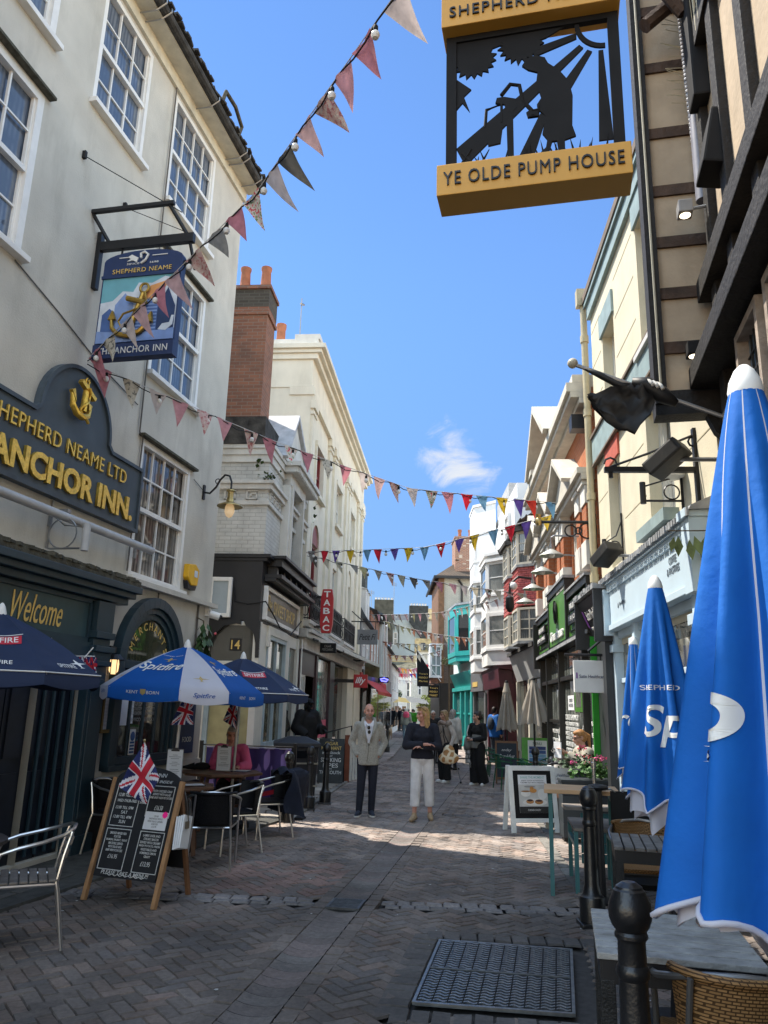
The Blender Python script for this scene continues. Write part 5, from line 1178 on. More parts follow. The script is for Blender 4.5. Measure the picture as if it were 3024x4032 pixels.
R3.mb().poly([(4.7,-.0,.7),(9,.0,.7),(9,.0,2.45),(4.7,.0,2.45)]).build('pane', g_dark, B)
mb = R3.mb(); mb.prism([(.02,2.35),(.3,3.1),(.0,3.15)], lambda o,w: (9.4,o,w), lambda o,w: (12.6,o,w)); mb.box(9.4,12.6,-.06,.06,0,.7); mb.box(9.4,9.7,-.06,.1,0,2.4); mb.box(12.3,12.6,-.06,.1,0,2.4); mb.build('grey_shopfront', mat('mid_grey_paint', (.13,.135,.14),.5), B)
R3.mb().poly([(9.6,0,.6),(12.4,0,.6),(12.4,0,2.4),(9.6,0,2.4)]).build('pane', g_dark, B)
# teal shop
tealb = mat('turquoise_paint', (.035,.36,.33),.4, var=.1, scale=3, grime=.1, gcol=(.02,.15,.14))
B = P4.thing('turquoise_shop', 'low white building with turquoise bay window and turquoise shopfront', 'building')
mb = P4.mb(); mb.box(-1.4,8.2,-5,0,3.2,6.6); mb.prism([(0,6.6),(-3,8.6),(-3,6.6)], lambda o,w: (-1.4,o,w), lambda o,w: (8.2,o,w)); mb.build('wall', wht, B)
pl_ = bay(P4,4.6,2.3,.62,0,0,.55)
bay_windows(P4, B, pl_,4.2,6.35, tealb, g_dark,(1,1,1),1,.22); bay_solid(P4, pl_,3.95,4.22,.0).build('bay_base', tealb, B); bay_solid(P4, pl_,6.33,6.6,.03).build('bay_cornice', tealb, B); bay_solid(P4, pl_,6.6,6.7,.08).build('bay_roof', lead, B)
mb = P4.mb(); mb.prism([(.02,2.75),(.32,3.45),(.0,3.5)], lambda o,w: (1.6,o,w), lambda o,w: (7.4,o,w)); mb.box(1.6,7.4,-.05,.08,0,.5); mb.box(1.6,7.4,-.05,.2,2.6,2.78)
for a,b in ((1.6,2.0),(3.3,3.55),(4.7,5.0),(7.0,7.4)): mb.box(a,b,-.05,.16,0,2.6)
mb.box(2,7,-.05,.05,1.5,1.58); mb.build('turquoise_shopfront', tealb, B, bev=.01)
P4.mb().poly([(2,0,.5),(7,0,.5),(7,0,2.7),(2,0,2.7)]).build('pane', glass_mat('teal_glass', (.05,.14,.13),(.15,.25,.24), cscale=1), B)
mb = P4.mb(); mb.box(-1.4,1.55,-.05,.1,0,.6); mb.box(-1.4,1.55,-.05,.2,2.5,3.3); mb.box(-1.4,-1.1,-.05,.1,.6,2.5); mb.box(1.3,1.55,-.05,.1,.6,2.5); mb.build('grey_shopfront', mat('mid_grey_paint', (.13,.135,.14)), B); P4.mb().box(-.2,1.0,.2,.22,2.7,2.9).build('ochre_panel', gold_flat, B)
P4.mb().poly([(-1.2,0,.6),(1.4,0,.6),(1.4,0,2.5),(-1.2,0,2.5)]).build('pane', g_dark, B)
# brown corner house with brick stack
B = thing('corner_house', 'brown-posted cream brick corner house with white oriel, black shop and big chimney', 'building', (3.4,46,0))
cbrick = brick_mat('cream_painted_brick', (.50,.475,.40),(.46,.44,.37),(.36,.34,.29), grime=.25)
MB().box(.35,6,0,8,5.9,9.45).build('wall', cbrick, B); MB().box(.3,6,-.1,8,3.2,5.88).build('lower_wall', brick_mat('dim_brown_brick', (.13,.085,.06),(.1,.07,.05),(.14,.12,.1), grime=.5), B)
mb = MB(); mb.box(.02,.34,-.12,.2,3.2,9.5); mb.box(.0,.2,.2,6,3.2,9.4); mb.build('corner_post', mat('brown_timber', (.17,.085,.04),.7, var=.3), B)
MB().box(.1,6,-.06,8,0,3.2).build('shop', black, B)
mb = MB(); mb.add([(-.2,-.3,9.5),(6.2,-.3,9.5),(6.2,8,9.5),(-.2,8,9.5),(1.5,2,10.9),(6.2,2,10.9),(6.2,5,10.9),(1.5,5,10.9)],[(0,1,5,4),(1,2,6,5),(2,3,7,6),(3,0,4,7),(4,5,6,7),(3,2,1,0)]); mb.build('roof', brick_mat('brown_roof_tile', (.12,.085,.06),(.085,.065,.05),(.03,.025,.02)), B)
mb = MB(); mb.box(-.25,6.2,-.42,-.28,9.35,9.5); mb.box(-.3,-.2,-.4,8,9.35,9.5); mb.tube([(1.2,-.1,9.3),(1.4,-.1,9.0),(1.4,-.1,5.9)],.07,6); mb.build('gutter', black, B)
mb = MB(); mb.box(1.05,3.2,.4,2.6,9.4,12.0); mb.box(1.0,3.25,.35,2.65,12.0,12.1); mb.build('chimney', brick_mat('pale_mix_brick', (.33,.15,.09),(.24,.1,.06),(.36,.3,.25), ms=.014, grime=.25), B)
mb = MB(); 
for k in range(30): x = 1.05+.225*RND.randint(0,9); z = 9.45+.075*RND.randint(0,33); mb.box(x,min(3.2,x+.21),.385,.4,z,z+.06)
mb.build('pale_bricks', mat('pale_brick', (.5,.42,.34),.9), B)
for k in range(3): MB().lathe([(.12,12.1),(.1,12.5),(.13,12.6),(.13,12.7)],10,(1.4+k*.65,1.2,0)).build('chimney_pot', terracotta, B, smooth=True)
# oriel
o_ = MB(); o_.box(-.42,.0,-.2,1.2,3.15,3.55); o_.build('oriel_base', rbrick, B)
w = MB(); w.box(-.42,-.36,-.3,-.2,3.6,5.3); w.box(.12,.18,-.3,-.2,3.6,5.3); w.box(-.15,-.1,-.29,-.2,3.6,5.3)
for z in (3.56,4.15,4.75,5.24): w.box(-.42,.18,-.3,-.19,z,z+.07)
w.box(-.48,-.42,-.3,1.2,3.5,5.35); w.box(-.5,.22,-.34,1.3,5.35,5.45); w.box(-.5,.22,-.34,1.3,3.48,3.56); w = w.build('oriel_window', wht, B); MB().poly([(-.4,-.22,3.6),(.16,-.22,3.6),(.16,-.22,5.3),(-.4,-.22,5.3)]).build('pane', glass_mat('oriel_glass', (.2,.22,.22)), w)
T = thing('corner_shop_sign', 'black hanging shop sign with gold lines at the corner house', 'sign', (3.1,45.2,0)); MB().box(-.3,.32,-.04,.04,2.35,3.05).build('board', black_m, T)
for i, tx in enumerate(("Tony's", 'FRIENDLY', 'MARKET')): letter(tx, T, gold_flat,(.01,-.045,2.88-.2*i),(pi/2,0,0), width=.46, height=.11, extrude=.002)
MB().tube([(-.3,0,3.12),(.55,0,3.12)],.02,6).build('bracket', black, T)
T = thing('black_banner', 'black triangular shop banner on a slanted white pole', 'banner', (2.55,45,0)); MB().plate([(-.45,5.0),(.3,3.9),(.28,2.95),(-.4,2.95)],-.02,.02).build('cloth', black_m, T)
for i, tx in enumerate(("Tony's", 'FRIENDLY', 'Market')): letter(tx, T, gold_flat,(-.05,-.025,3.65-.2*i),(pi/2,0,0), width=.5, height=.1, extrude=.002)
MB().tube([(-.5,.0,5.1),(.95,.0,3.25)],.025,6).build('pole', white_sign, T)

# timber-framed house (near right)
tim = mat('black_oak', (.014,.012,.011),.7, var=.5, scale=7, bump=.5)
brn = mat('brown_oak', (.075,.045,.03),.8, var=.5, scale=6, bump=.6, grime=.4)
panel = mat('old_plaster', (.44,.35,.25),.9, var=.12, scale=5, bump=.3, bscale=20, grime=.25, gcol=(.22,.17,.11))
oldw = mat('weathered_boards', (.36,.30,.25),.85, var=.35, scale=10, bump=.4, grime=.4)
B = PH.thing('timber_framed_house', 'black and cream timber-framed house with jettied end wall and leaded windows', 'building')
mb = PH.mb(); mb.box(-9,-.02,-3,-.38,.0,10.5); mb.build('wall', oldw, B)
mb = PH.mb(); mb.box(-.12,.0,-.36,.14,4.4,10.4); mb.build('end_panel', panel, B)
mb = PH.mb()
for z in (4.83,5.36,5.88,6.42,7.05,7.8,8.48,9.2): mb.box(-.145,.0,-.35,.12,z-.055,z+.055)
mb.build('end_rail', brn, B)
mb = PH.mb(); mb.box(-.18,.06,.1,.2,4.3,10.4); mb.box(-.2,.04,-.42,-.34,4.3,10.4); mb.box(-.16,.04,-.4,.2,4.2,4.42); mb.prism([(-.42,4.4),(.1,4.4),(-.05,4.3),(-.2,4.25),(-.28,4.05),(-.42,3.9)], lambda o,w: (-.1,o,w), lambda o,w: (.0,o,w)); mb.build('corner_post', tim, B)
PH.mb().tube([(-.19,.15,4.4),(-.19,.15,10.3)],.012,6).build('cable', mat('pale_cable', (.4,.38,.3),.7), B)
# side face timbers and leaded windows
mb = PH.mb(); mb.box(-9,-.2,-.38,-.08,4.40,4.58); mb.box(-9,-.2,-.38,-.2,5.2,5.4); mb.box(-9,-.2,-.38,-.24,7.4,7.65); mb.box(-9,-.2,-.38,-.3,3.05,3.25)
for u in (-.5,-1.15,-1.95,-2.75,-3.5,-4.4,-5.4): mb.box(u-.09,u+.09,-.38,-.27,3.25,10.2)
mb.build('framing', tim, B, bev=.01)
mb = PH.mb()
for u in (-.8,-1.5,-2.3,-3.1,-4.0): mb.box(u-.28,u+.28,-.38,-.34,4.62,7.4)
mb.build('plaster_infill', panel, B)
lead_dk = mat('lead_came', (.02,.02,.02),.6)
for (a,b) in ((-1.86,-1.24),(-2.66,-2.04),(-3.4,-2.85),(-4.3,-3.6)):
 w = PH.mb(); w.box(a,a+.06,-.38,-.22,3.27,4.34); w.box(b-.06,b,-.38,-.22,3.27,4.34); w.box(a+.06,b-.06,-.38,-.22,4.28,4.34); w.box(a+.06,b-.06,-.38,-.22,3.27,3.33); w = w.build('window', oldw, B)
 PH.mb().poly([(a,-.3,3.3),(b,-.3,3.3),(b,-.3,4.3),(a,-.3,4.3)]).build('pane', glass_mat('leaded_glass', (.10,.16,.24),(.2,.28,.36), cscale=2), w)
 w2 = PH.mb()
 for i in range(1,5): x = a+.06+(b-a-.12)*i/5; w2.box(x-.006,x+.006,-.305,-.285,3.33,4.28)
 for j in range(1,7): z = 3.33+.95*j/7; w2.box(a+.06,b-.06,-.304,-.286,z-.006,z+.006)
 w2.build('leading', lead_dk, w)
mb = PH.mb(); mb.box(-9,-.1,-.9,-.36,0,3.05); mb.build('ground_storey', tim, B)
# services on the end wall: pipe, bracing, flood box
mb = PH.mb(); mb.tube([(-.35,-.3,9.4),(-.38,-.28,6.1)],.06,10); mb.build('rain_pipe', mat('grey_pipe', (.22,.22,.26),.4, var=.2), B, smooth=True)
mb = PH.mb()
for k in range(60): mb.ball((-.36,-.2-.0008*k,8.9-k*.045),.02,6,4)
mb.build('twisted_cable', mat('silver_cable', (.4,.4,.42),.4,.6), B)
mb = PH.mb(); mb.obox((-1.05,-.27,6.1),(.34,.2,.5),MR(.2,3,'X')); mb.box(-.75,-.5,-.38,-.2,6.9,9.6); mb.build('black_box', black_m, B, bev=.02)
mb = PH.mb()
for k in range(16): z = 7.1+RU(0,1.0); mb.tube([(-.32,-.27,z),(-.34,-.08+RU(-.04,.05),z+RU(.0,.12))],.004,4)
for k in range(9): u = -.5-k*.12; mb.tube([(u,-.25,7.6+RU(-.2,.3)),(u,-.22,8.4+RU(0,.6))],.012,5)
mb.build('bird_spikes', mat('spike_straw', (.42,.38,.27),.7), B)
T = PH.thing('rough_branch', 'rough dark branch-like beam crossing the top corner of the timbered house', 'beam')
mb = PH.mb(); mb.tube([(-.9,.75,9.3),(-.8,.4,8.75),(-.72,.1,8.35),(-.62,-.2,7.9)],[.07,.06,.065,.055],8); mb.tube([(-.5,.12,7.95),(-.45,-.25,8.3)],.07,8); mb.build('beam', brn, T)
def spot(label, u, o, w):
 T = PH.thing('spotlight', label, 'spotlight', u, o, w)
 PH.mb().box(-.07,.07,-.06,.06,-.06,.06).build('housing', mat('spot_grey', (.28,.27,.26),.5) if 'grey' in label else black_m, T, bev=.012)
 PH.mb().lathe([(.001,-.066),(.04,-.066),(.045,-.062),(.045,-.05)],12).build('lens', mat('spot_lens', (1,.9,.75),.3, emit=(1,.85,.6), estr=5), T)
 PH.mb().tube([(0,-.04,0),(-.02,-.2,0)],.014,6).build('arm', steel, T)
spot('small grey cube spotlight, lit, on the timbered end wall', -.5,-.1,5.95); spot('small black lit spotlight under the timbered jetty', -.3,-.12,4.72)

# pump house pictorial sign
T = PH.thing('pump_house_sign', 'gold and black pierced pub sign of a figure at a water pump', 'sign', -2.9)
gold_s = mat('mustard_gold', (.58,.31,.055),.45,.1, var=.06, scale=3)
u = 0.
def pplate(pts, a, b, mb=None): 
 mb = mb or PH.mb(); mb.prism(pts, lambda x, z: (a,1.64-x, z), lambda x, z: (b,1.64-x, z)); return mb
Z0, Z1 = 4.70,5.66
pplate([(-.03,4.5),(1.03,4.5),(1.03,4.7),(-.03,4.7)],-.1,.1).build('name_board', gold_s, T, bev=.006)
pplate([(-.01,5.66),(1.02,5.66),(1.02,6.05),(-.01,6.05)],-.1,.1).build('top_board', gold_s, T, bev=.006)
frame = PH.mb()
for q in ([(.01,Z0),(.07,Z0),(.07,Z1),(.01,Z1)],[(.95,Z0),(1.01,Z0),(1.01,Z1),(.95,Z1)],[(.07,Z1-.04),(.95,Z1-.04),(.95,Z1),(.07,Z1)],[(.07,Z0),(.95,Z0),(.95,Z0+.05),(.07,Z0+.05)]): pplate(q,-.018,.018, frame)
frame.build('frame', black_m, T)
sil = PH.mb()
def X_(a): return .07+.88*a
def Y_(b): return Z0+.05+(Z1-Z0-.09)*b
def SP(pts, t=.02): t *= .3; pplate([(X_(a),Y_(b)) for a,b in pts],-t, t, sil)
for a0,a1,b0,b1 in (((.80,.93),(.80,.885),(.52,.79),(.52,.86)),((.815,.83),(.84,.80),(.06,.0),(.0,.14)),((.865,.78),(.895,.76),(.71,.42),(.655,.48)),((.59,.3),(.55,.33),(.40,.0),(.50,.0)),((.935,.76),(.965,.76),(1.0,.06),(.91,.06))): SP([a0,a1,b0,b1])
SP([(.0,.84),(.0,1.),(.5,1.),(.72,1.),(.6,.93),(.3,.93)],.018)
pts = [(.76+.155*1.0*cos(rad(180+q)),1.0+.2*sin(rad(180+q))) for q in range(0,91,10)]; pts = [(.98+.19*cos(rad(a)),1.0+.22*sin(rad(a))) for a in range(180,271,10)]; p2 = [(.98+.16*cos(rad(a)),1.0+.185*sin(rad(a))) for a in range(270,179,-10)]; SP(pts+p2)
blob = []
for k in range(40): 
 a = 2*pi*k/40; r_ = 1+(.22 if k%2 else -.1)*RU(.5,1.2); blob.append((.44+.135*r_*cos(a),.92+.11*r_*sin(a)*(1.3 if sin(a)<0 else .6)))
SP(blob,.022); blob = []
for k in range(36):
 a = 2*pi*k/36; r_ = 1+(.2 if k%2 else -.1)*RU(.5,1.2); blob.append((.12+.13*r_*cos(a),.84+.13*r_*sin(a)))
SP(blob,.021)
SP([(.0,.45),(.04,.5),(.09,.42),(.05,.55),(.1,.6),(.0,.7)])
man = [(.44,.73),(.47,.78),(.53,.80),(.59,.77),(.61,.72),(.68,.65),(.74,.55),(.76,.43),(.75,.2),(.77,.12),(.70,.1),(.7,.03),(.73,.0),(.66,.0),(.65,.1),(.62,.1),(.6,.03),(.56,-.02),(.52,.0),(.58,.06),(.59,.12),(.56,.17),(.585,.3),(.54,.36),(.49,.37),(.46,.35),(.47,.31),(.5,.33),(.54,.31),(.53,.4),(.56,.45),(.53,.58),(.54,.66),(.48,.69)]
SP(man,.026)
SP([(.335,.0),(.375,.0),(.375,.38),(.4,.4),(.4,.47),(.32,.5),(.27,.5),(.26,.46),(.32,.44),(.33,.38)],.024)
sil.tube([tuple((0,1.64-X_(a),Y_(b))) for a,b in ((.3,.52),(.36,.6),(.42,.58),(.44,.45),(.5,.36),(.54,.36))],.012,6)
SP([(.19,.28),(.31,.30),(.29,.14),(.21,.13)],.024); sil.tube([(0,1.64-X_(a),Y_(b)) for a,b in ((.19,.28),(.2,.42),(.3,.45),(.3,.3))],.01,6)
for k in range(22): 
 x = RU(.03,.95); h = RU(.05,.13); d_ = RU(-.06,.06); SP([(x,-.02),(x+.02,-.02),(x+.02+d_,h)])
for a,b in (((.04,.02),(.1,.12)),((.1,.02),(.04,.1))): sil.tube([(0,1.64-X_(a[0]),Y_(a[1])),(0,1.64-X_(b[0]),Y_(b[1]))],.012,5)
sil.build('pierced_picture', black_m, T)
PH.text_end('YE OLDE PUMP HOUSE', T, black,-.105,1.64-.5,4.6, width=.98, height=.085, extrude=.006, spacing=1.15)
PH.text_end('SHEPHERD NEAME', T, black,-.105,1.64-.5,5.755, width=.92, height=.075, extrude=.006, spacing=1.15)
PH.text_end('SINCE     1698', T, black,-.103,1.64-.5,5.89, width=.5, height=.035, extrude=.003)
mb = PH.mb(); mb.tube([(0,-.3,6.2),(0,1.45,6.2)],.03,8)
for x in (.15,.85): mb.tube([(0,1.64-x,6.05),(0,1.64-x,6.2)],.015,6)
mb.build('bracket', black, T)
# furled black flag on a pole
T = PH.thing('furled_flag', 'black and white flag wrapped round a slanted pole with pale ball tip', 'flag')
pa, pb = V3((-.5,-.36,3.98)), V3((-.5,.86,4.56))
cyl(PH.mb(), pa, pb,.018,8).build('pole', steel, T, smooth=True); PH.mb().ball(pb+V3((0,.03,.02)),.045).build('ball_tip', mat('ball_cream', (.6,.55,.42),.3), T, smooth=True)
mb = PH.mb()
d = (pb-pa); 
def along(t, dx=0., dz=0.): q = pa + d*t; return (q.x+dx, q.y, q.z+dz)
mb.tube([along(.95), along(.85,0,-.015), along(.72,.02,-.03), along(.62,0,-.03)],[.016,.028,.036,.04],8)
mb.tube([along(.64,.0,.02), along(.55,0,.05), along(.45,0,.0), along(.36,0,-.03)],[.04,.065,.07,.03],10)
# hanging fold
vs = []; P0 = [(.60,.02),(.68,-.05),(.78,-.12),(.88,-.2),(.94,-.26)]; P1 = [(.5,-.1),(.56,-.28),(.64,-.42),(.74,-.46),(.9,-.34)]; P0, P1 = [[(p[j][0]+(p[j+1][0]-p[j][0])*h, p[j][1]+(p[j+1][1]-p[j][1])*h) for j in range(4) for h in (0,.5)]+[p[4]] for p in (P0, P1)]
for i,(a, b) in enumerate(zip(P0, P1)):
 for k in range(9):
  s = k/8; t = a[0]+(b[0]-a[0])*s; z = a[1]+(b[1]-a[1])*s
  vs.append(along(t,.07*sin(s*pi)*(1 if i%2 else -.5)+.025*sin(i*2.1+s*7)+.02*cos(s*13+i), z+.02*sin(s*9+i*2)))
fs = [(i*9+k, i*9+k+1,(i+1)*9+k+1,(i+1)*9+k) for i in range(8) for k in range(8)]
o = len(vs); vs2 = [(x-.05, y, z) for x, y, z in vs]; mb.add(vs+vs2, fs+[tuple(o+q for q in f) for f in fs])
mb.build('cloth', mat('flag_black', (.012,.012,.013),.55, var=.3), T, smooth='all')
mb = PH.mb(); 
for k in range(3): mb.tube([along(.5+.05*cos(q)+.03*k,.06*cos(q)-.02,.01+.065*sin(q)) for q in [x*.5 for x in range(7)]],.016,6)
mb.build('white_band', mat('flag_white', (.55,.55,.53),.7), T, smooth='all')
# street furniture, left terrace
alu = mat('brushed_aluminium', (.62,.62,.62),.28,.95, var=.1, scale=20)
slat_w = mat('grey_slat', (.17,.145,.125),.7, var=.35, scale=12, bump=.2)
wick_b = brick_mat('black_weave', (.016,.016,.02),(.01,.01,.012),(.003,.003,.003), bw=.03, bh=.014, ms=.003, rough=.5, grime=0, bump=.8)
wood_t = mat('brown_table_wood', (.14,.068,.038),.5, var=.35, scale=5, bump=.15)
wood_l = mat('pale_board_wood', (.36,.20,.095),.65, var=.25, scale=6, bump=.2)
chalk = mat('chalk', (.62,.62,.6),.9, var=.2, scale=40)
cboard = mat('chalkboard_black', (.016,.017,.02),.7, var=.35, scale=5)
clip_m = mat('clip_metal', (.05,.05,.055),.4,.6)
def chair_parts(t, slatted, fm=alu, sm=None, bmx=None):
 """bistro arm chair facing -Y: tube frame with arm loop, rear legs, seat and back"""
 mb = MB()
 hoop = [(-.26,-.23,0),(-.262,-.215,.35),(-.265,-.2,.55),(-.275,-.16,.645),(-.285,-.05,.68),(-.28,.1,.71),(-.235,.23,.745),(-.13,.3,.775),(0,.32,.785)]
 hoop = hoop + [(-x,y,z) for x,y,z in reversed(hoop[:-1])]
 mb.tube(hoop,.0135,8); mb.tube([(-.262,-.2,.43),(.262,-.2,.43)],.0115,6); mb.tube([(-.2,.22,.42),(.2,.22,.42)],.0115,6)
 for s_ in (-1,1): mb.tube([(s_*.262,-.2,.43),(s_*.2,.22,.42)],.0115,6)
 mb.build('arm_frame', fm, t, smooth=True)
 for s_ in (-1,1): MB().tube([(s_*.23,.3,0),(s_*.205,.235,.38),(s_*.2,.22,.43),(s_*.19,.25,.6),(s_*.18,.29,.76)],.0125,8).build('leg', fm, t, smooth=True)
 if slatted:
  mb = MB()
  for k in range(7): mb.box(-.25+.005*k,.25-.005*k,-.21+k*.063,-.157+k*.063,.44,.455)
  mb.build('seat', slat_w, t, bev=.004)
  mb = MB()
  for k in range(3): z = .53+k*.085; y = .232+k*.024; mb.obox((0,y+.012,z),(.38,.016,.06), MR(-.25,3,'X'))
  mb.build('backrest', slat_w, t, bev=.004)
 else:
  sm = sm or wick_b
  MB().slab([(-.25,-.22),(.25,-.22),(.255,-.1),(.2,.22),(-.2,.22),(-.255,-.1)],.43,.465).build('seat', sm, t, bev=.012)
  mb = MB(); prof = []
  cols = 12; vs = []; rows = 6
  for r_ in range(rows+1):
   z = .46+.31*r_/rows
   for c_ in range(cols+1):
    a = -1.25+2.5*c_/cols; k = 1+.12*r_/rows
    vs.append((.225*sin(a)*k,-.0+(.10+.205*cos(a))*k+.0, z))
  n = len(vs); th_ = .014
  vs2 = [(x*(1-th_/.25), y-.012, z) for x,y,z in vs]
  fs = []
  for r_ in range(rows):
   for c_ in range(cols):
    q = r_*(cols+1)+c_; f = (q,q+1,q+cols+2,q+cols+1); fs.append(f); fs.append(tuple(n+i for i in reversed(f)))
  mb.add(vs+vs2, fs); mb.tube([vs[rows*(cols+1)+c_] for c_ in range(cols+1)],.018,6)
  mb.build('backrest', sm, t, smooth='all')
def chair(name, label, loc, rz, slatted=False, group=None, **k):
 t = thing(name, label, 'chair', loc, rz, group); chair_parts(t, slatted, **k); return t
chair('slatted_chair', 'aluminium armchair with grey wooden slats, nearest the camera at left', (-2.52,6.0,.02), rad(-66), True)
wc = chair('wicker_armchair', 'black wicker chair with silver arms behind the leaning chalkboard, against the wall', (-2.95,9.45,.03), rad(75), group='black wicker chairs of the pub terrace')
dup(wc,(-1.78,8.98,0), rad(188), 'black wicker chair seen from behind, right beside the pub chalkboard')
dup(wc,(-1.72,9.88,0), rad(-58), 'black wicker chair turned sideways between the two wooden pub tables')
dup(wc,(-1.47,11.05,0), rad(-62), 'black wicker chair with a dark coat hung over its back')
dup(wc,(-2.22,12.12,.03),0, 'black wicker chair under the seated person in pink')
def hex_table(label, loc, r_, rz, n=8):
 t = thing('pub_table', label, 'table', loc, rz)
 pts = [(r_*cos(2*pi*k/n+pi/n), r_*sin(2*pi*k/n+pi/n)) for k in range(n)]
 top = MB().slab(pts,.705,.74).build('tabletop', wood_t, t, bev=.008)
 mb = MB()
 for k in range(-4,5): mb.box(k*r_/4.5-.002,k*r_/4.5+.002,-math.sqrt(max(.01,r_*r_-(k*r_/4.5)**2))*.9,math.sqrt(max(.01,r_*r_-(k*r_/4.5)**2))*.9,.7401,.7415)
 mb.build('plank_gap', black, top)
 for k in range(4): a = pi/4+k*pi/2; MB().beam((cos(a)*r_*.55,sin(a)*r_*.55,.70),(cos(a)*r_*.78,sin(a)*r_*.78,0),.05,.05).build('leg', wood_t, t, bev=.005)
 mb = MB()
 for k in range(2): a = pi/4+k*pi/2; mb.beam((cos(a)*r_*.7,sin(a)*r_*.7,.3),(-cos(a)*r_*.7,-sin(a)*r_*.7,.3),.03,.04); mb.beam((cos(a)*r_*.6,sin(a)*r_*.6,.68),(-cos(a)*r_*.6,-sin(a)*r_*.6,.68),.03,.05)
 mb.build('brace', wood_t, t)
 return t
TA = (-2.36,9.62,.02); TB = (-2.2,11.5,.03)
hex_table('octagonal brown wooden table under the blue and white parasol', TA,.46,.2)
hex_table('octagonal brown wooden table in front of the seated person in pink', TB,.58,.35)
t = thing('round_table', 'dark round table top cut by the left edge of the picture', 'table', (-2.95,5.62,.02))
MB().lathe([(.001,.70),(.4,.70),(.42,.71),(.42,.735),(.4,.745),(.001,.745)],32).build('tabletop', mat('worn_dark_wood', (.045,.035,.03),.6, var=.5, scale=6, bump=.3), t, smooth=True)
MB().tube([(0,0,0),(0,0,.7)],.035,10).lathe([(.25,0),(.24,.03),(.04,.06)],16).build('pedestal', black, t, smooth=True)
# parasols ----------------------------------------------------------
spit_blue = mat('parasol_blue', (.004,.10,.42),.75, var=.08, scale=4, trans=.25)
spit_white = mat('parasol_white', (.62,.62,.70),.8, var=.05, scale=4, trans=.25)
navy_cl = mat('parasol_navy', (.010,.022,.065),.75, var=.12, scale=4)
navy_d = mat('parasol_navy_dark', (.006,.012,.03),.75, var=.12, scale=4)
pole_w = mat('parasol_pole', (.55,.54,.52),.4,.3, var=.1)
badge_red = mat('badge_red', (.5,.02,.04),.6)
gold_p = mat('print_gold', (.42,.31,.12),.6)
def parasol(label, base, R_, z0, z1, rot, cols, widths, tilt=0., valance=.16):
 """open parasol; returns (root, panel placing function)"""
 t = thing('parasol', label, 'parasol', base)
 edges = [0]
 for w_ in widths: edges.append(edges[-1]+w_)
 tot = edges[-1]; ang = [rot+2*pi*e/tot for e in edges]
 H = z1-z0
 def S_(i, s, q, off=0.):
  """panel i, s across 0..1, q from apex 0 to rim 1 (over 1: valance)"""
  a0, a1 = ang[i], ang[i+1]; qq = min(q,1); rr = R_*qq
  z = z1 - H*(.62*qq + .38*qq*qq)
  p0 = V3((rr*cos(a0), rr*sin(a0), z)); p1 = V3((rr*cos(a1), rr*sin(a1), z))
  p = p0.lerp(p1, s); sag = .05*qq*(1-qq)*4*.5*sin(pi*s); p.z -= sag
  if q > 1: p.z -= (q-1)*valance*(1-.12*sin(pi*s)**.5*0) + (-.03*abs(cos(pi*s*1)))*0; p.z += .035*(q-1)*(1-sin(pi*s))
  p.z += p.x*tilt
  n = ((p1-p0).cross(V3((0,0,z1))-p0))
  n = n.normalized() if n.length else V3((0,0,1))
  if n.z < 0: n = -n
  if q > 1: n = V3(((p0+p1).x,(p0+p1).y,0)).normalized()
  return p + n*off
 for i in range(len(widths)):
  mb = MB(); ns, nq = 8,12; vs = [tuple(S_(i, a/ns, b/10)) for b in range(nq-1) for a in range(ns+1)] + [tuple(S_(i, a/ns,2.)) for a in range(ns+1)]
  fs = [(b*(ns+1)+a, b*(ns+1)+a+1,(b+1)*(ns+1)+a+1,(b+1)*(ns+1)+a) for b in range(nq-1) for a in range(ns)]
  mb.add(vs, fs).build('canopy_panel', cols[i % len(cols)], t, smooth='all')
 mb = MB()
 for i in range(len(widths)):
  mb.tube([tuple(S_(i,.02,k/8)-V3((0,0,.015))) for k in range(1,9)],.007,5)
 mb.build('ribs', alu, t)
 MB().lathe([(.05,z1-.03),(.045,z1),(.03,z1+.05),(.012,z1+.08),(.001,z1+.085)],12).build('finial', white_sign, t, smooth=True)
 MB().tube([(-.05,0,0),(-.03,0,.7),(0,0,z1)],.02,10).build('pole', pole_w, t, smooth=True)
 MB().lathe([(.24,.0),(.24,.06),(.05,.1),(.03,.3)],16).build('base', black_m, t, smooth=True)
 return t, S_
def wrap(t, S_, i, body, m, s0, q0, width, height, **k):
 me = text_mesh(body, width=width, height=height, **k); me.materials.clear(); me.materials.append(m)
 fine(me,.03)
 for v in me.vertices:
  # across in s, down in q
  qc = q0 - v.co.y
  e0 = S_(i,0,min(qc,1)); e1 = S_(i,1,min(qc,1)); L_ = max(.05,(e1-e0).length)
  d = (S_(i,1,min(qc,1))-S_(i,0,min(qc,1)))
  sgn = 1
  v.co = S_(i, s0 + v.co.x/L_*sgn, qc,.008)
 return link('lettering', me, t)
def shape_on(t, S_, i, pts, m, s0, q0, name='print', off=.004):
 vs = []
 for x, y in pts:
  qc = q0-y; L_ = max(.05,(S_(i,1,min(qc,1))-S_(i,0,min(qc,1))).length); vs.append(tuple(S_(i, s0+x/L_, qc, off)))
 return MB().poly(vs).build(name, m, t)
def patch(t, S_, i, x0, x1, y0, y1, m, s0, q0, name='print', off=.004):
 vs = []
 for j in range(5):
  for k in range(9):
   x = x0+(x1-x0)*k/8; qc = q0-(y0+(y1-y0)*j/4); L_ = max(.05,(S_(i,1,min(qc,1))-S_(i,0,min(qc,1))).length); vs.append(tuple(S_(i, s0+x/L_, qc, off)))
 return MB().add(vs,[(j*9+k,j*9+k+1,j*9+k+10,j*9+k+9) for j in range(4) for k in range(8)]).build(name, m, t)
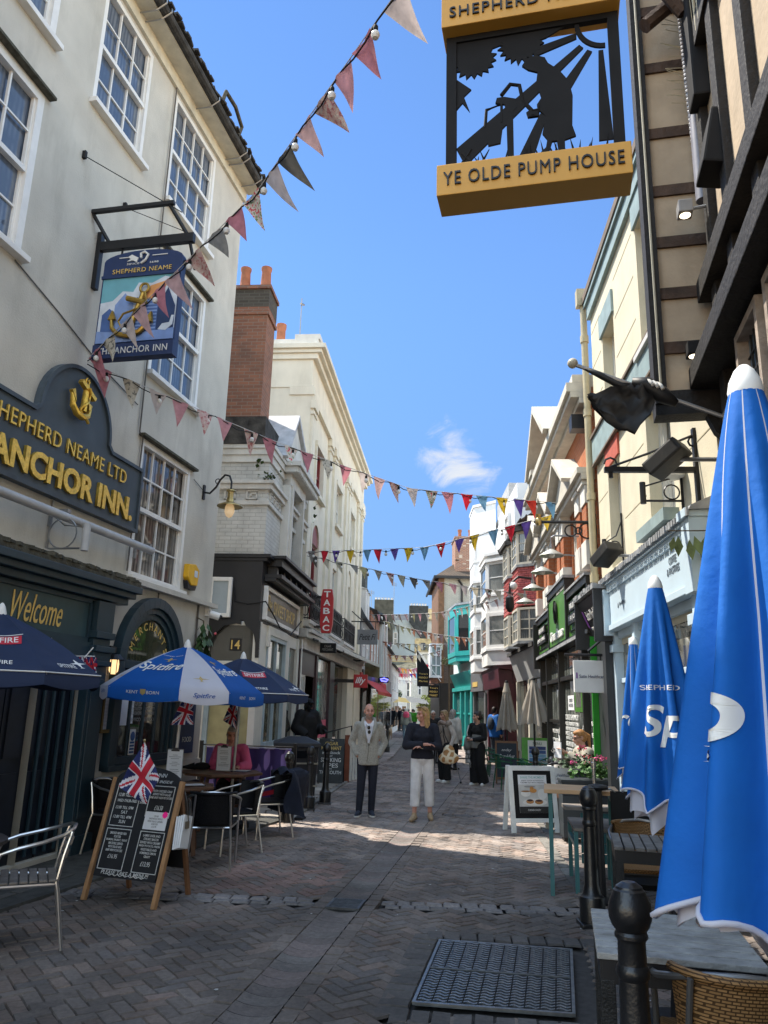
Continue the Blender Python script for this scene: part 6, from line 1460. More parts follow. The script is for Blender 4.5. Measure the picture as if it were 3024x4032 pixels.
plane_pts = [(-.1,0),(-.02,.012),(-.005,.05),(.005,.05),(.02,.012),(.1,0),(.02,-.006),(.006,-.04),(.03,-.05),(-.03,-.05),(-.006,-.04),(-.02,-.006)]
W8 = [1.25,.75]*4
# panel facing the camera is centred on -y-ish
def rot_for(i, widths, phi):
 tot = sum(widths); c = sum(widths[:i])+widths[i]/2; return phi-2*pi*c/tot
ph = rad(-107)
t, S_ = parasol('open blue and white parasol with white script over the brown table', (TA[0]-.02, TA[1],.02),.97,1.83,2.36, rot_for(0,W8,ph),[spit_blue, spit_white], W8,-.03)
wrap(t, S_,0, 'Spitfire', white_sign,.5,.62,.56,.19, shear=.25, bold=.012); wrap(t, S_,0, 'SHEPHERD  NEAME', white_sign,.5,.34,.26,.018)
shape_on(t, S_,0, plane_pts, gold_p,.5,.42)
wrap(t, S_,0, 'KENT      BORN', white_sign,.5,1.35,.42,.22); shape_on(t, S_,0,[(-.035,.22),(.035,.22),(.035,-.05),(0,-.2),(-.035,-.05)], gold_p,.5,1.35)
for i in (1,7): wrap(t, S_, i, 'Spitfire', mat('print_blue', (.01,.09,.40),.6),.5,1.4,.25,.4, shear=.25, bold=.006); shape_on(t, S_, i, plane_pts, gold_p,.5,.8)
wrap(t, S_,2, 'Spitfire', white_sign,.5,.64,.5,.19, shear=.25, bold=.012); wrap(t, S_,2, 'KENT      BORN', white_sign,.5,1.35,.4,.22); shape_on(t, S_,2, plane_pts, gold_p,.5,.42)
def navy_parasol(label, base, R_, z0, z1, face):
 w_ = [1]*8
 t, S_ = parasol(label, base, R_, z0, z1, rot_for(0,w_,face),[navy_cl, navy_cl], w_,0,.13)
 for i in (0,2,6):
  patch(t, S_, i,-.17,.17,-.06,.06, badge_red,.5,.58)
  patch(t, S_, i,-.18,.18,.075,.085, white_sign,.5,.58)
  wrap(t, S_, i, 'SPITFIRE', white_sign,.5,.58,.29,.085, bold=.01)
 for i in (0,1,7): wrap(t, S_, i, 'SPITFIRE', white_sign,.5,.9,.22,.05, bold=.008)
 for i in (1,7): shape_on(t, S_, i,[(x*1.1,y*1.1) for x,y in plane_pts], white_sign,.8,.86)
 for i in range(8):
  a = [S_(i, k/8,1.0,.004) for k in range(9)]; MB().tube([tuple(p) for p in a],.006,5).build('piping', white_sign, t)
 return t
navy_parasol('dark navy parasol with red badge, half hidden behind the blue and white one', (-2.02,11.55,.03),.98,1.82,2.34, rad(-62))
navy_parasol('dark navy parasol with red badge hanging over the inn doorway at the left edge', (-3.42,6.95,.03),.93,1.88,2.42, rad(-62))
# union flags ----------------------------------------------------------
f_blue = mat('flag_navy', (.012,.02,.10),.75, var=.1); f_red = mat('flag_red', (.42,.012,.03),.75, var=.1); f_white = mat('flag_cloth_white', (.60,.60,.66),.75, var=.05)
def uj(u, v):
 x = (u-.5)*2; y = (v-.5)*1.2
 if abs(x) < .12 or abs(y) < .12: return 1
 if abs(x) < .2 or abs(y) < .2: return 2
 d = min(abs(y-.6*x), abs(y+.6*x))/math.hypot(1,.6); same = abs(y-.6*x) < abs(y+.6*x)
 if d < .12:
  s_ = (y-.6*x) if same else (y+.6*x)
  if 0 < s_*(1 if x > 0 else -1)*(1 if same else 1)*(1) < .085: return 1
  return 2
 return 0
def union_flag(label, T_, L_, B_, R_, pole, rip=.02, nx=44, ny=30):
 o = V3(pole[0]); t = thing('union_flag', label, 'flag', o)
 T_, L_, B_, R_ = [V3(p)-o for p in (T_, L_, B_, R_)]
 mb = MB(); vs = []
 for j in range(ny+1):
  for i in range(nx+1):
   u, v = i/nx, j/ny
   p = T_*(1-u)*(1-v) + L_*u*(1-v)*1 + B_*u*v + R_*(1-u)*v
   p.y += rip*sin(u*9+v*5)*(.3+u*.7) + rip*.7*sin(v*11-u*3)
   p.z -= .06*sin(pi*u)*sin(pi*v)*0
   vs.append(tuple(p))
 fs = []; mi = []
 for j in range(ny):
  for i in range(nx): q = j*(nx+1)+i; fs.append((q,q+1,q+nx+2,q+nx+1)); mi.append(uj((i+.5)/nx,(j+.5)/ny))
 mb.add(vs, fs); mb.m = mi; mb.build('cloth', [f_blue, f_red, f_white], t, smooth='all')
 MB().tube([(0,0,0), tuple(V3(pole[1])-o)],.006,6).ball(tuple(V3(pole[1])-o),.012,8,6).build('stick', mat('gilt_stick', (.5,.4,.2),.4,.4), t)
union_flag('large union flag draped over the top of the pub chalkboard', (-2.03,6.98,1.36),(-2.2,6.94,1.0),(-1.95,6.9,.86),(-1.86,6.96,1.07),((-1.98,7.25,.95),(-2.035,7.0,1.375)))
union_flag('union flag hanging from the blue and white parasol pole', (-2.25,9.25,1.82),(-2.4,9.22,1.45),(-2.14,9.2,1.46),(-2.16,9.27,1.7),((-2.36,9.45,1.66),(-2.25,9.25,1.84)))
union_flag('union flag hanging from the navy parasol pole', (-2.05,11.2,1.80),(-2.18,11.17,1.48),(-1.98,11.15,1.36),(-1.99,11.2,1.6),((-2.07,11.42,1.66),(-2.05,11.2,1.82)))
t = thing('bunting_flags', 'small union flag bunting tied along the navy parasol near the caged lamp', 'bunting', (-3.0,7.3,2.1))
mb = MB(); mb.tube([(0,0,.0),(.15,-.02,-.005),(.34,0,.0)],.004,5); mb.tube([(.24,.0,-.02),(.32,-.01,.08)],.006,5); mb.build('cord', white_sign, t)
for k,(x, tw) in enumerate(((.04,-.1),(.14,.05),(.2,.06),(.26,.1),(.31,.05))):
 mb = MB(); nx, ny = 10,8
 vs = [(x+(i/nx-.5)*.1*(1-j/ny*.3)+tw*j/ny*.6,.015*sin(i*1.3+j+k),-.01-.14*j/ny-(k in (2,3))*.05*j/ny) for j in range(ny+1) for i in range(nx+1)]
 fs = [(j*(nx+1)+i,j*(nx+1)+i+1,(j+1)*(nx+1)+i+1,(j+1)*(nx+1)+i) for j in range(ny) for i in range(nx)]
 mb.add(vs, fs); mb.m = [uj((i+.5)/nx,(j+.5)/ny) for j in range(ny) for i in range(nx)]; mb.build('pennant', [f_blue, f_red, f_white], t, smooth='all')
# pub chalkboard A-frame ----------------------------------------------------------
t = thing('chalkboard', 'wooden A-frame pub chalkboard with hand-written menu, PLEASE TAKE A MENU along the foot', 'A-board', (-2.1,7.54,.0), rad(-21.5))
tilt = rad(-15)
pn = MB(); w2 = .36
arch = [(w2*cos(pi*k/14)*.98,1.02+.13*sin(pi*k/14)) for k in range(15)]
pn.plate([(-w2+.03,.2),(w2-.03,.2)] + arch,-.012,.012); pn = pn.build('front_panel', cboard, t, loc=(0,-.29,0), rot=(tilt,0,0))
for s_ in (-1,1): MB().box(s_*(w2+.012)-.02,s_*(w2+.012)+.02,-.022,.022,0,1.04).build('leg', wood_l, t, loc=(0,-.29,0), rot=(tilt,0,0), bev=.004)
for s_ in (-1,1): MB().box(s_*(w2-.03)-.018,s_*(w2-.03)+.018,-.02,.02,0,1.03).build('leg', mat('dark_board_wood', (.18,.085,.04),.7, var=.3), t, loc=(0,.27,0), rot=(-tilt,0,0), bev=.004)
MB().box(-w2+.05,w2-.05,-.012,.012,.25,1.0).box(-w2+.03,w2-.03,-.015,.015,.38,.43).build('rear_panel', cboard, t, loc=(0,.27,0), rot=(-tilt,0,0))
mb = MB()
def fr(x0,x1,z0,z1):
 for a,b,c,d in ((x0,x1,z0,z0+.006),(x0,x1,z1-.006,z1),(x0,x0+.006,z0,z1),(x1-.006,x1,z0,z1)): mb.box(a,b,-.0155,-.012,c,d)
fr(-.31,-.04,.62,.99); fr(.06,.32,.72,.99); fr(-.31,-.04,.26,.60); fr(.06,.32,.26,.60)
pts = [(-.2+.4*k/40,-.014,.223+.006*sin(k*1.1)) for k in range(41)]; mb.tube(pts,.003,4); mb.build('chalk_frames', chalk, pn)
def ch(tx, x, z, w_, h, **k): letter(tx, pn, chalk,(x,-.0145,z),(pi/2,0,rad(RU(-1,1))), width=w_, height=h, extrude=.001, shear=RU(.0,.25), bold=.003, **k)
for tx,x,z,w_,h in (('12.00 FRI',-.18,.95,.16,.022),('12.00 TILL 5PM',-.18,.89,.2,.03),('WED-THUR-FRID',-.17,.84,.22,.025),('12.00 TILL 5PM',-.18,.78,.2,.025),('SAT',-.17,.74,.07,.028),('12.00 TILL 4PM',-.18,.70,.2,.025),('SUN',-.17,.66,.07,.028),
 ('ANCHOR INN',.02,1.08,.36,.035),('AVAILABLE INSIDE',.08,1.025,.4,.025),('TIME\nFOR\nOUR\nSPECIALS',.01,.88,.075,.12),('FRESH DRESSED CRAB\nSERVED WITH SALAD\nAND BABY NEW POTATOES',.19,.915,.24,.085),('£16.50',.19,.80,.09,.04),
 ('SMOKED MIXED FISH\nPLATTER\nSALMON, HALIBUT, TROUT\nMACKEREL SERVED\nWITH SALAD AND\nBABY NEW POTATOES',-.175,.49,.23,.17),('£16.95',-.175,.37,.1,.035),('LAMBS LIVER AND\nSTREAKY BACON\nSERVED WITH CREAMY\nMASH POTATO, FRESH\nVEGETABLES AND\nHOMEMADE ONION\nGRAVY',.19,.48,.22,.2),('£13.95',.19,.335,.1,.038),('PLEASE TAKE A MENU!!',0,.24,.5,.034)): ch(tx,x,z,w_,h)
q = MB().box(.07,.31,-.0175,-.0125,.615,.765).build('paper_notice', paper, pn)
letter('CRAB\nSANDWICHES WITH A\nFRESH SALAD GARNISH\n& NACHOS\n£12.95', q, ink,(.19,-.0182,.685),(pi/2,0,0), width=.16, height=.11, extrude=.0005)
MB().plate([((.03 if k%2 else .023)*cos(2*pi*k/20)+.28,(.03 if k%2 else .023)*sin(2*pi*k/20)+.745) for k in range(20)],-.021,-.0175).build('pink_star', mat('neon_pink', (.9,.02,.28),.6, emit=(.9,.02,.25), estr=.15), q)
t = thing('menu_bundle', 'bundle of paper menus chained to the side of the pub chalkboard', 'menu', (-1.72,7.32,.0), rad(-21.5))
mb = MB()
for k in range(4): mb.obox((.016*k-.02,.006*k,.58+.004*k),(.015,.17,.27), MR(.12+.02*k,3,'Z') @ MR(-.12-.03*k,3,'X'))
mb.build('sheets', paper, t); MB().tube([(.0,0,.93),(.03,0,.85),(.05,.02,.68)],.005,5).build('chain', clip_m, t); MB().box(.03,.055,-.02,.03,.62,.68).build('padlock', mat('padlock', (.2,.17,.13),.4,.7), t)
# clipboards on the parasol poles
def clipboard(label, loc, rz, w_, h):
 t = thing('clipboard', label, 'clipboard', loc, rz)
 MB().box(-w_/2,w_/2,-.005,.0,-h,0).build('board', mat('clip_grey', (.3,.3,.31),.6), t, bev=.003); MB().box(-w_/2+.008,w_/2-.008,-.008,-.005,-h+.01,-.01).build('sheet', paper, t)
 mb = MB()
 for k in range(13):
  q = RU(.25,.75)*w_
  if k%4: mb.box(-q/2,q/2,-.0095,-.008,-.05-k*.02,-.046-k*.02)
 mb.build('print', ink, t); mb = MB(); mb.box(-.05,.05,-.015,-.005,-.025,-.005); mb.box(-.03,.03,-.012,-.005,-.005,.015); mb.build('clip', clip_m, t)
clipboard('white clipboard menu tied to the blue and white parasol pole', (-2.38,9.5,1.17), rad(-8),.2,.33)
clipboard('grey clipboard menu hiding the face of the seated person in pink', (-2.15,11.3,1.13), rad(-8),.21,.34)
def flat_item(name, label, cat, m, loc, rz, sx_, sy_, h=.008):
 t = thing(name, label, cat, loc, rz); MB().box(-sx_/2,sx_/2,-sy_/2,sy_/2,0,h).build('cover', m, t, bev=.003); MB().box(-sx_/2+.01,sx_/2-.01,-sy_/2+.01,sy_/2-.01,h,h+.003).build('page', paper, t); return t
flat_item('menu_card', 'pale menu card lying on the nearer wooden table', 'menu', black_m,(TA[0]+.18,TA[1]-.05,.762),.4,.3,.2); flat_item('notebook', 'open notebook in front of the seated person in pink', 'notebook', navy,(-1.98,11.62,.772),-.2,.3,.22)
t = thing('soft_bag', 'small soft black bag lying on the farther pub table', 'bag', (-2.55,11.75,.77),.4)
MB().lathe([(.001,0),(.07,.005),(.085,.04),(.06,.085),(.02,.1),(.001,.1)],14,(0,0,0),1.5,.8).build('pouch', black_m, t, smooth=True); MB().tube([(-.1,0,.05),(-.2,.02,.035),(-.28,.03,.03)],[.05,.03,.012],8).build('flap', black_m, t, smooth=True)
# coat over the last wicker chair
t = thing('coat', 'crumpled dark navy coat with a red label hung on the black chair', 'coat', (-1.47,11.05,0), rad(-62))
mb = MB(); nx, ny = 20,22; vs = []
for j in range(ny+1):
 v = j/ny
 for i in range(nx+1):
  a = -1.5+3.0*i/nx; r_ = .27+.06*sin(a*5+v*4)+.05*v
  if v < .25: q = v/.25; z = .80+.05*sin(pi*q)+.03*sin(a*6); y = .06+(.06+r_*cos(a))*(.45+.75*q); x = r_*sin(a)*(.85+.25*q)
  else: q = (v-.25)/.75; z = .80-.52*q+.04*sin(a*4+2); y = .06+(.06+r_*cos(a))*1.2+.03*sin(a*9+q*5); x = r_*sin(a)*(1.1+.05*sin(q*6))
  vs.append((x,y,z))
mb.add(vs,[(j*(nx+1)+i,j*(nx+1)+i+1,(j+1)*(nx+1)+i+1,(j+1)*(nx+1)+i) for j in range(ny) for i in range(nx)]); mb.build('cloth', mat('coat_navy', (.012,.017,.035),.85, var=.3, scale=6, bump=.5, bscale=14), t, smooth='all')
MB().add([(-.36,.04,.52),(-.34,.26,.56),(-.35,.28,.50),(-.37,.05,.46)],[(0,1,2,3)]).build('red_label', badge_red, t)
# purple windbreak
t = thing('windbreak', 'purple cloth windbreak on black posts behind the seated person in pink', 'windbreak', (-2.1,12.86,0), rad(-8))
mb = MB(); nx, ny = 40,8; vs = [(-.66+1.4*i/nx,.02*sin(i*.9)+.012*sin(i*2.3)*(1-j/ny),.25+.78*j/ny-.0) for j in range(ny+1) for i in range(nx+1)]
purple = bpy.data.materials.new('windbreak_purple'); N_, L_n = nodes_of(purple); b_ = N_['Principled BSDF']; b_.inputs['Roughness'].default_value = .8
tc_ = N_.new('ShaderNodeTexCoord'); mp_ = N_.new('ShaderNodeMapping'); mp_.inputs['Rotation'].default_value = (0,rad(25),0); mp_.inputs['Scale'].default_value = (3.2,1,.9); L_n.new(tc_.outputs['Object'], mp_.inputs[0]); nn_ = N_.new('ShaderNodeTexNoise'); nn_.inputs['Scale'].default_value = 2.4; nn_.inputs['Detail'].default_value = 1; L_n.new(mp_.outputs[0], nn_.inputs[0])
cr_ = N_.new('ShaderNodeValToRGB'); cr_.color_ramp.interpolation = 'EASE'; cr_.color_ramp.elements[0].position = .54; cr_.color_ramp.elements[0].color = (.045,.03,.16,1); cr_.color_ramp.elements[1].position = .58; cr_.color_ramp.elements[1].color = (.28,.2,.55,1); L_n.new(nn_.outputs['Fac'], cr_.inputs[0]); L_n.new(cr_.outputs[0], b_.inputs['Base Color'])
mb.add(vs,[(j*(nx+1)+i,j*(nx+1)+i+1,(j+1)*(nx+1)+i+1,(j+1)*(nx+1)+i) for j in range(ny) for i in range(nx)]); mb.build('cloth', purple, t, smooth='all')
for x in (-.75,.8): mb = MB(); mb.box(x-.025,x+.025,-.025,.025,0,1.12); mb.box(x-.2,x+.2,-.12,.12,0,.03); mb.build('post', black, t)
MB().tube([(-.75,0,1.06),(.8,0,1.06)],.012,6).build('rail', black, t); MB().tube([(-.66,0,1.03),(.74,0,1.03)],.012,6).build('hem', mat('hem_lilac', (.45,.42,.6),.7), t)
# bollards ----------------------------------------------------------
boll_m = mat('bollard_black', (.010,.0105,.012),.32, var=.35, scale=9, bump=.12, bscale=60, spec=.6)
def bollard(label, loc, h=1.06, rz=0):
 t = thing('bollard', label, 'bollard', loc, rz, 'cast iron bollards along the street'); k = h/1.06
 MB().lathe([(r_,z*k) for r_, z in ((.105,0),(.105,.20),(.1,.215),(.085,.225),(.075,.24),(.06,.30),(.051,.74),(.058,.75),(.061,.765),(.058,.78),(.051,.79),(.05,.86),(.053,.868),(.06,.875),(.06,.885),(.054,.895),(.068,.912),(.077,.935),(.079,.962),(.074,.99),(.064,1.01),(.058,1.027),(.05,1.033),(.048,1.04),(.025,1.055),(.001,1.058))],24).build('shaft', boll_m, t, smooth=25)
 MB().box(-.115,.115,-.115,.115,-.02,.03).build('base', boll_m, t, bev=.01)
 return t
b0 = bollard('large black bollard nearest the camera, beside the slatted table', (.95,3.12,0),1.1)
for lb, loc, h in (('black bollard behind the nearest one, by the teal stool',(1.82,7.0,0),1.1),('black bollard beside the white framed cake poster',(2.87,13.24,0),1.0),('black bollard with chromed collar in front of the bin',(-1.15,13.85,0),1.04),('black bollard in front of the cigar merchant chalkboard',(-.93,14.75,0),1.05),('dull black bollard behind the coat-draped chair',(-1.35,12.4,0),1.02),('black bollard in front of the cafe menu easel',(3.02,15.4,0),1.06)):
 dup(b0, loc,0, lb).scale = (1,1,h/1.1)
for k,(x, y) in enumerate(((4.35,33.2),(4.15,35.4),(4.12,30.0))): dup(b0,(x-.55,y,0),0,['black bollard before the turquoise shop, left of the pair','black bollard before the turquoise shop, nearer of the pair','black bollard beside the person in the blue jacket'][k])
t = thing('litter_bin', 'large square black litter bin with sloped lid and pale bands', 'bin', (-1.42,14.35,0), rad(8))
binm = mat('bin_black', (.022,.024,.028),.5, var=.2); band = mat('bin_band', (.36,.33,.26),.5,.3)
mb = MB(); mb.add([(-.34,-.3,0),(.3,-.3,0),(.3,.3,0),(-.34,.3,0),(-.4,-.34,1.0),(.34,-.34,1.0),(.34,.34,1.0),(-.4,.34,1.0)],[(0,3,2,1),(4,5,6,7),(0,1,5,4),(1,2,6,5),(2,3,7,6),(3,0,4,7)]); mb.build('body', binm, t, bev=.02)
mb = MB(); mb.add([(-.44,-.38,1.0),(.38,-.38,1.0),(.38,.38,1.0),(-.44,.38,1.0),(-.44,-.38,1.07),(.38,-.38,1.07),(.38,.38,1.07),(-.44,.38,1.07),(-.18,-.14,1.17),(.12,-.14,1.17),(.12,.14,1.17),(-.18,.14,1.17)],[(0,3,2,1),(0,1,5,4),(1,2,6,5),(2,3,7,6),(3,0,4,7),(4,5,9,8),(5,6,10,9),(6,7,11,10),(7,4,8,11),(8,9,10,11)]); lid = mb.build('lid', binm, t, bev=.012)
MB().lathe([(.07,1.172),(.075,1.178),(.05,1.182),(.001,1.182)],20,(-.03,0,0)).build('medallion', band, lid)
mb = MB()
for z in (.35,.72): mb.box(-.39,.33,-.348,-.325,z,z+.025); mb.box(.31,.345,-.33,.33,z,z+.025)
mb.build('band', band, t); MB().box(-.2,.14,-.352,-.33,.82,.94).build('slot', void, t)
# cigar chalkboard, statue, fence pieces
t = thing('cigar_board', 'grey chalkboard lettered CIGAR MERCHANT and SMOKING PIPES outside the terrace shops', 'A-board', (-1.06,18.4,0), rad(-4))
pn = MB().box(-.29,.29,-.015,.015,.03,1.0).build('front_panel', mat('board_grey', (.045,.05,.052),.7, var=.3), t, loc=(0,-.1,0), rot=(rad(-9),0,0)); MB().box(-.29,.29,-.015,.015,.03,1.0).build('rear_panel', cboard, t, loc=(0,.22,0), rot=(rad(9),0,0))
for tx, z, w_, h, m_ in (('The',.96,.08,.03,chalk),('CIGAR',.89,.3,.075,gold_flat),('MERCHANT',.79,.46,.08,gold_flat),('and Stock',.69,.42,.06,white_sign),('of',.62,.07,.04,white_sign),('SMOKING',.53,.46,.09,white_sign),('PIPES',.41,.34,.09,white_sign),('in',.34,.06,.03,white_sign),('THE SOUTH',.26,.5,.075,white_sign)): letter(tx, pn, m_,(0,-.018,z),(pi/2,0,0), width=w_, height=h, extrude=.001, bold=.006)
fr_red = mat('red_brown_wood', (.20,.055,.025),.6, var=.25)
t = thing('low_fence', 'red-brown and white slatted cafe fence end beside the cigar chalkboard', 'fence', (-.72,18.95,0), rad(8))
MB().box(-.06,.06,-.04,.04,0,1.06).build('post', fr_red, t, bev=.008); mb = MB(); mb.box(-.28,-.06,-.02,.02,.8,.86); mb.box(-.28,-.06,-.02,.02,.3,.36); mb.box(-.28,-.06,-.02,.02,.15,.2); mb.build('rail', fr_red, t)
mb = MB()
for k in range(4): mb.box(-.27+k*.055,-.24+k*.055,-.012,.012,.36,.8)
for k in range(3): mb.box(.08+k*.09,.13+k*.09,.1+k*.2,.13+k*.2,.02,.8-.08*k)
mb.build('slats', cream_w, t)
t = thing('handrail', 'black slanted handrail by the terrace doorway', 'handrail', (-1.05,21.0,0)); MB().tube([(-.45,0,1.0),(.35,0,1.22),(.35,0,0)],.025,6).tube([(-.3,0,1.0),(-.3,0,0)],.02,6).tube([(0,0,1.1),(0,0,0)],.02,6).build('rail', black, t)
# closed blue parasols on the right
def closed_parasol(label, base, hem, zt, Rm_, cols, seed, nf=8, cap=True, phase=0., hemvar=.12, group=None, fold=.34, dr=None, drop=.05):
 t = thing('closed_parasol', label, 'parasol', base,0, group)
 rnd = random.Random(seed); ofs = [rnd.uniform(-.25,.25) for _ in range(nf)]; amp = [rnd.uniform(.8,1.2) for _ in range(nf)]; dr = dr or [rnd.uniform(-1,1) for _ in range(nf)]
 def r_at(th, q):
  """q 0 top .. 1 hem"""
  k = (th-phase)/(2*pi)*nf; i = int(math.floor(k)) % nf; f = k-math.floor(k)
  base_r = .042+(Rm_-.042)*(q**.92)
  w_ = abs(cos(pi*f))           # ridge at f=0/1, valley at .5
  w2 = .5+.5*cos(2*pi*f+ofs[i]*2)
  return base_r*(1-fold*(1-w2)*min(1,q*2.2)*amp[i])
 def hem_z(th):
  k = (th-phase)/(2*pi)*nf; i = int(math.floor(k)) % nf; f = k-math.floor(k)
  a = dr[i]; b = dr[(i+1)%nf]; s_ = f*f*(3-2*f)
  return hem + hemvar*(a*(1-s_)+b*s_) + .05*sin(pi*f)
 def P(th, q, off=0., twist=.0):
  z = zt-.06-(zt-.06-hem_z(th))*q; r_ = r_at(th,q)+off; return (r_*cos(th+twist*q), r_*sin(th+twist*q), z)
 n, m_ = nf*14,30
 mb = MB(); vs = [P(2*pi*j/n, i/m_) for i in range(m_+1) for j in range(n)]
 fs = []; mi = []
 for i in range(m_):
  for j in range(n):
   fs.append((i*n+j, i*n+(j+1)%n,(i+1)*n+(j+1)%n,(i+1)*n+j)); k = ((2*pi*(j+.5)/n-phase)/(2*pi)*nf); f = k-math.floor(k)
   mi.append(1 if len(cols) > 1 and .465 < f < .535 else 0)
 mb.add(vs, fs); mb.m = mi; mb.build('canopy', cols, t, smooth='all')
 if len(cols) > 1:
  mb = MB(); mb.tube([P(2*pi*j/n,1.0,.002) for j in range(n)],.0075,6, True); mb.build('piping', cols[1], t, smooth='all')
  mb = MB(); vs = [(lambda p: (p[0]*.84, p[1]*.84, p[2]-(drop if i else 0)))(P(2*pi*j/n,1.0 if i else .9)) for i in range(2) for j in range(n)]
  mb.add(vs,[(j,(j+1)%n, n+(j+1)%n, n+j) for j in range(n)]).build('inner_panel', cols[1], t, smooth='all')
 if cap: MB().lathe([(.043,zt-.075),(.046,zt-.06),(.04,zt-.03),(.026,zt),(.012,zt+.015),(.001,zt+.017)],16).build('cap', white_sign, t, smooth=True)
 else: MB().lathe([(.05,zt-.07),(.05,zt-.03),(.03,zt),(.001,zt+.01)],12).build('cap', black_m, t, smooth=True); mb = MB(); mb.lathe([(.055,zt-.06),(.1,zt-.3),(.115,zt-.31),(.05,zt-.08)],16).build('top_vent', cols[0], t, smooth=True)
 MB().tube([(0,0,0),(0,0,zt-.1)],.022,10).build('pole', black, t, smooth=True); MB().lathe([(.26,0),(.26,.05),(.06,.09),(.04,.3)],18).build('base', black_m, t, smooth=True)
 def put(body, th0, z0, width, height, m, **k):
  me = text_mesh(body, width=width, height=height, res=12, **k); me.materials.clear(); me.materials.append(m)
  fine(me)
  for v in me.vertices:
   z = z0+v.co.y; q = (zt-.06-z)/(zt-.06-hem_z(th0)); r0 = .042+(Rm_-.042)*(max(q,.01)**.92); th = th0+v.co.x/(r0*.85)
   q = (zt-.06-z)/(zt-.06-hem_z(th)); x_, y_, _ = P(th, min(1,q),.005); v.co = (x_, y_, z)
  return link('lettering', me, t)
 return t, put
ucols = [mat('parasol_blue_cloth', (.003,.125,.50),.8, var=.1, scale=5, bump=.15, bscale=30, trans=.15), spit_white]
t, put = closed_parasol('large furled blue parasol with white tip, nearest the camera at the right edge', (.955,1.9,0),1.15,2.6,.31, ucols,5, phase=rad(-150), hemvar=.1, dr=[1.3,-.9,-.5,.3,.2,-.4,.5,.9], drop=.02)
put('o', rad(-156),1.70,.12,.11, white_sign, bold=.02); put(')', rad(-166),1.615,.1,.035, white_sign, bold=.02)
t, put = closed_parasol('furled blue parasol with white script, middle one of the three', (1.72,4.8,0),1.18,2.54,.27, ucols,9, phase=rad(-135), hemvar=.1, dr=[-.2,.2,.8,.2,.3,-.4,.2,.8], drop=.12)
put('Sp', rad(-112),1.64,.27,.24, white_sign, bold=.015, shear=.25); put('SHEPHERD', rad(-112),1.86,.26,.03, white_sign)
t, put = closed_parasol('furled blue parasol farthest of the three, before the bakery window', (2.80,8.6,0),1.1,2.52,.25, ucols,14, phase=rad(-120), hemvar=.12)
put('re', rad(-150),1.63,.2,.13, white_sign, bold=.015, shear=.25)
tc_m = [mat('taupe_canvas', (.40,.355,.30),.85, var=.1, scale=6, trans=.2)]
tp, _ = closed_parasol('furled taupe canvas parasol nearer the cafe window', (3.52,18.0,0),1.42,2.46,.40, tc_m,21, nf=9, cap=False, hemvar=.06, fold=.4, group='furled taupe cafe parasols')
tp2, _ = closed_parasol('narrow furled taupe canvas parasol farther up the street', (3.42,21.2,0),1.2,2.5,.31, tc_m,25, nf=9, cap=False, hemvar=.05, fold=.4, group='furled taupe cafe parasols')
# slatted tables and wicker chairs
dk_slat = mat('weathered_grey_slat', (.155,.145,.135),.75, var=.4, scale=9, bump=.35, bscale=60); pale_slat = mat('silvered_slat', (.34,.33,.31),.75, var=.35, scale=10, bump=.35, bscale=60)
def slat_table(label, loc, rz, sm, sx_, sy_, along):
 t = thing('slatted_table', label, 'table', loc, rz)
 mb = MB(); n = 8
 for k in range(n):
  if along == 'y': a = -sx_/2+sx_*k/n; mb.box(a+.006,a+sx_/n-.006,-sy_/2,sy_/2,.715,.74)
  else: a = -sy_/2+sy_*k/n; mb.box(-sx_/2,sx_/2,a+.007,a+sy_/n-.007,.715,.74)
 mb.build('tabletop', sm, t, bev=.004)
 mb = MB()
 for s_ in (-1,1): mb.box(s_*(sx_/2-.03)-.02,s_*(sx_/2-.03)+.02,-sy_/2+.02,sy_/2-.02,.62,.714); mb.box(-sx_/2+.02,sx_/2-.02,s_*(sy_/2-.03)-.018,s_*(sy_/2-.03)+.018,.625,.713)
 mb.build('apron', black, t)
 for i in (-1,1):
  for j in (-1,1): MB().box(i*(sx_/2-.04)-.03,i*(sx_/2-.04)+.03,j*(sy_/2-.04)-.03,j*(sy_/2-.04)+.03,0,.64).build('leg', mat('chipped_black', (.015,.015,.015),.6, var=.6, scale=25, bump=.4), t, bev=.004)
 return t
slat_table('small black-framed table with grey slats running away from the camera', (2.17,6.46,0), rad(-14), dk_slat,.62,.72, 'y')
slat_table('silvery slatted table behind the nearest bollard, at the bottom right', (1.34,3.84,0), rad(-13), pale_slat,.66,.78, 'x')
tan_w = brick_mat('tan_wicker', (.36,.20,.08),(.27,.145,.055),(.07,.035,.012), bw=.026, bh=.012, ms=.0025, rough=.55, grime=.25, bump=1.); gtube = mat('grey_tube', (.2,.2,.2),.4,.7)
wk = chair('tan_wicker_chair', 'tan wicker chair pushed under the silvery slatted table, under the big parasol', (1.42,3.42,0), rad(167), sm=tan_w, fm=gtube)
dup(wk,(1.3,2.62,0), rad(185), 'tan wicker chair cut by the bottom edge of the picture'); dup(wk,(2.3,7.05,0), rad(-10), 'tan wicker chair behind the grey slatted table')
# barrier post with black panel
t = thing('barrier', 'black cafe barrier post with disc top and black fabric panel', 'barrier', (2.13,7.83,0))
MB().lathe([(.16,0),(.16,.02),(.04,.05),(.038,.98),(.09,1.0),(.1,1.015),(.09,1.03),(.02,1.045)],18).build('post', black, t, smooth=True)
mb = MB(); mb.box(.12,.75,-.01,.01,.22,.98); mb.build('panel', black_m, t); MB().tube([(.05,0,.99),(.12,-.01,1.0),(.17,0,.97),(.75,0,.975)],.01,6).build('hook', steel, t)
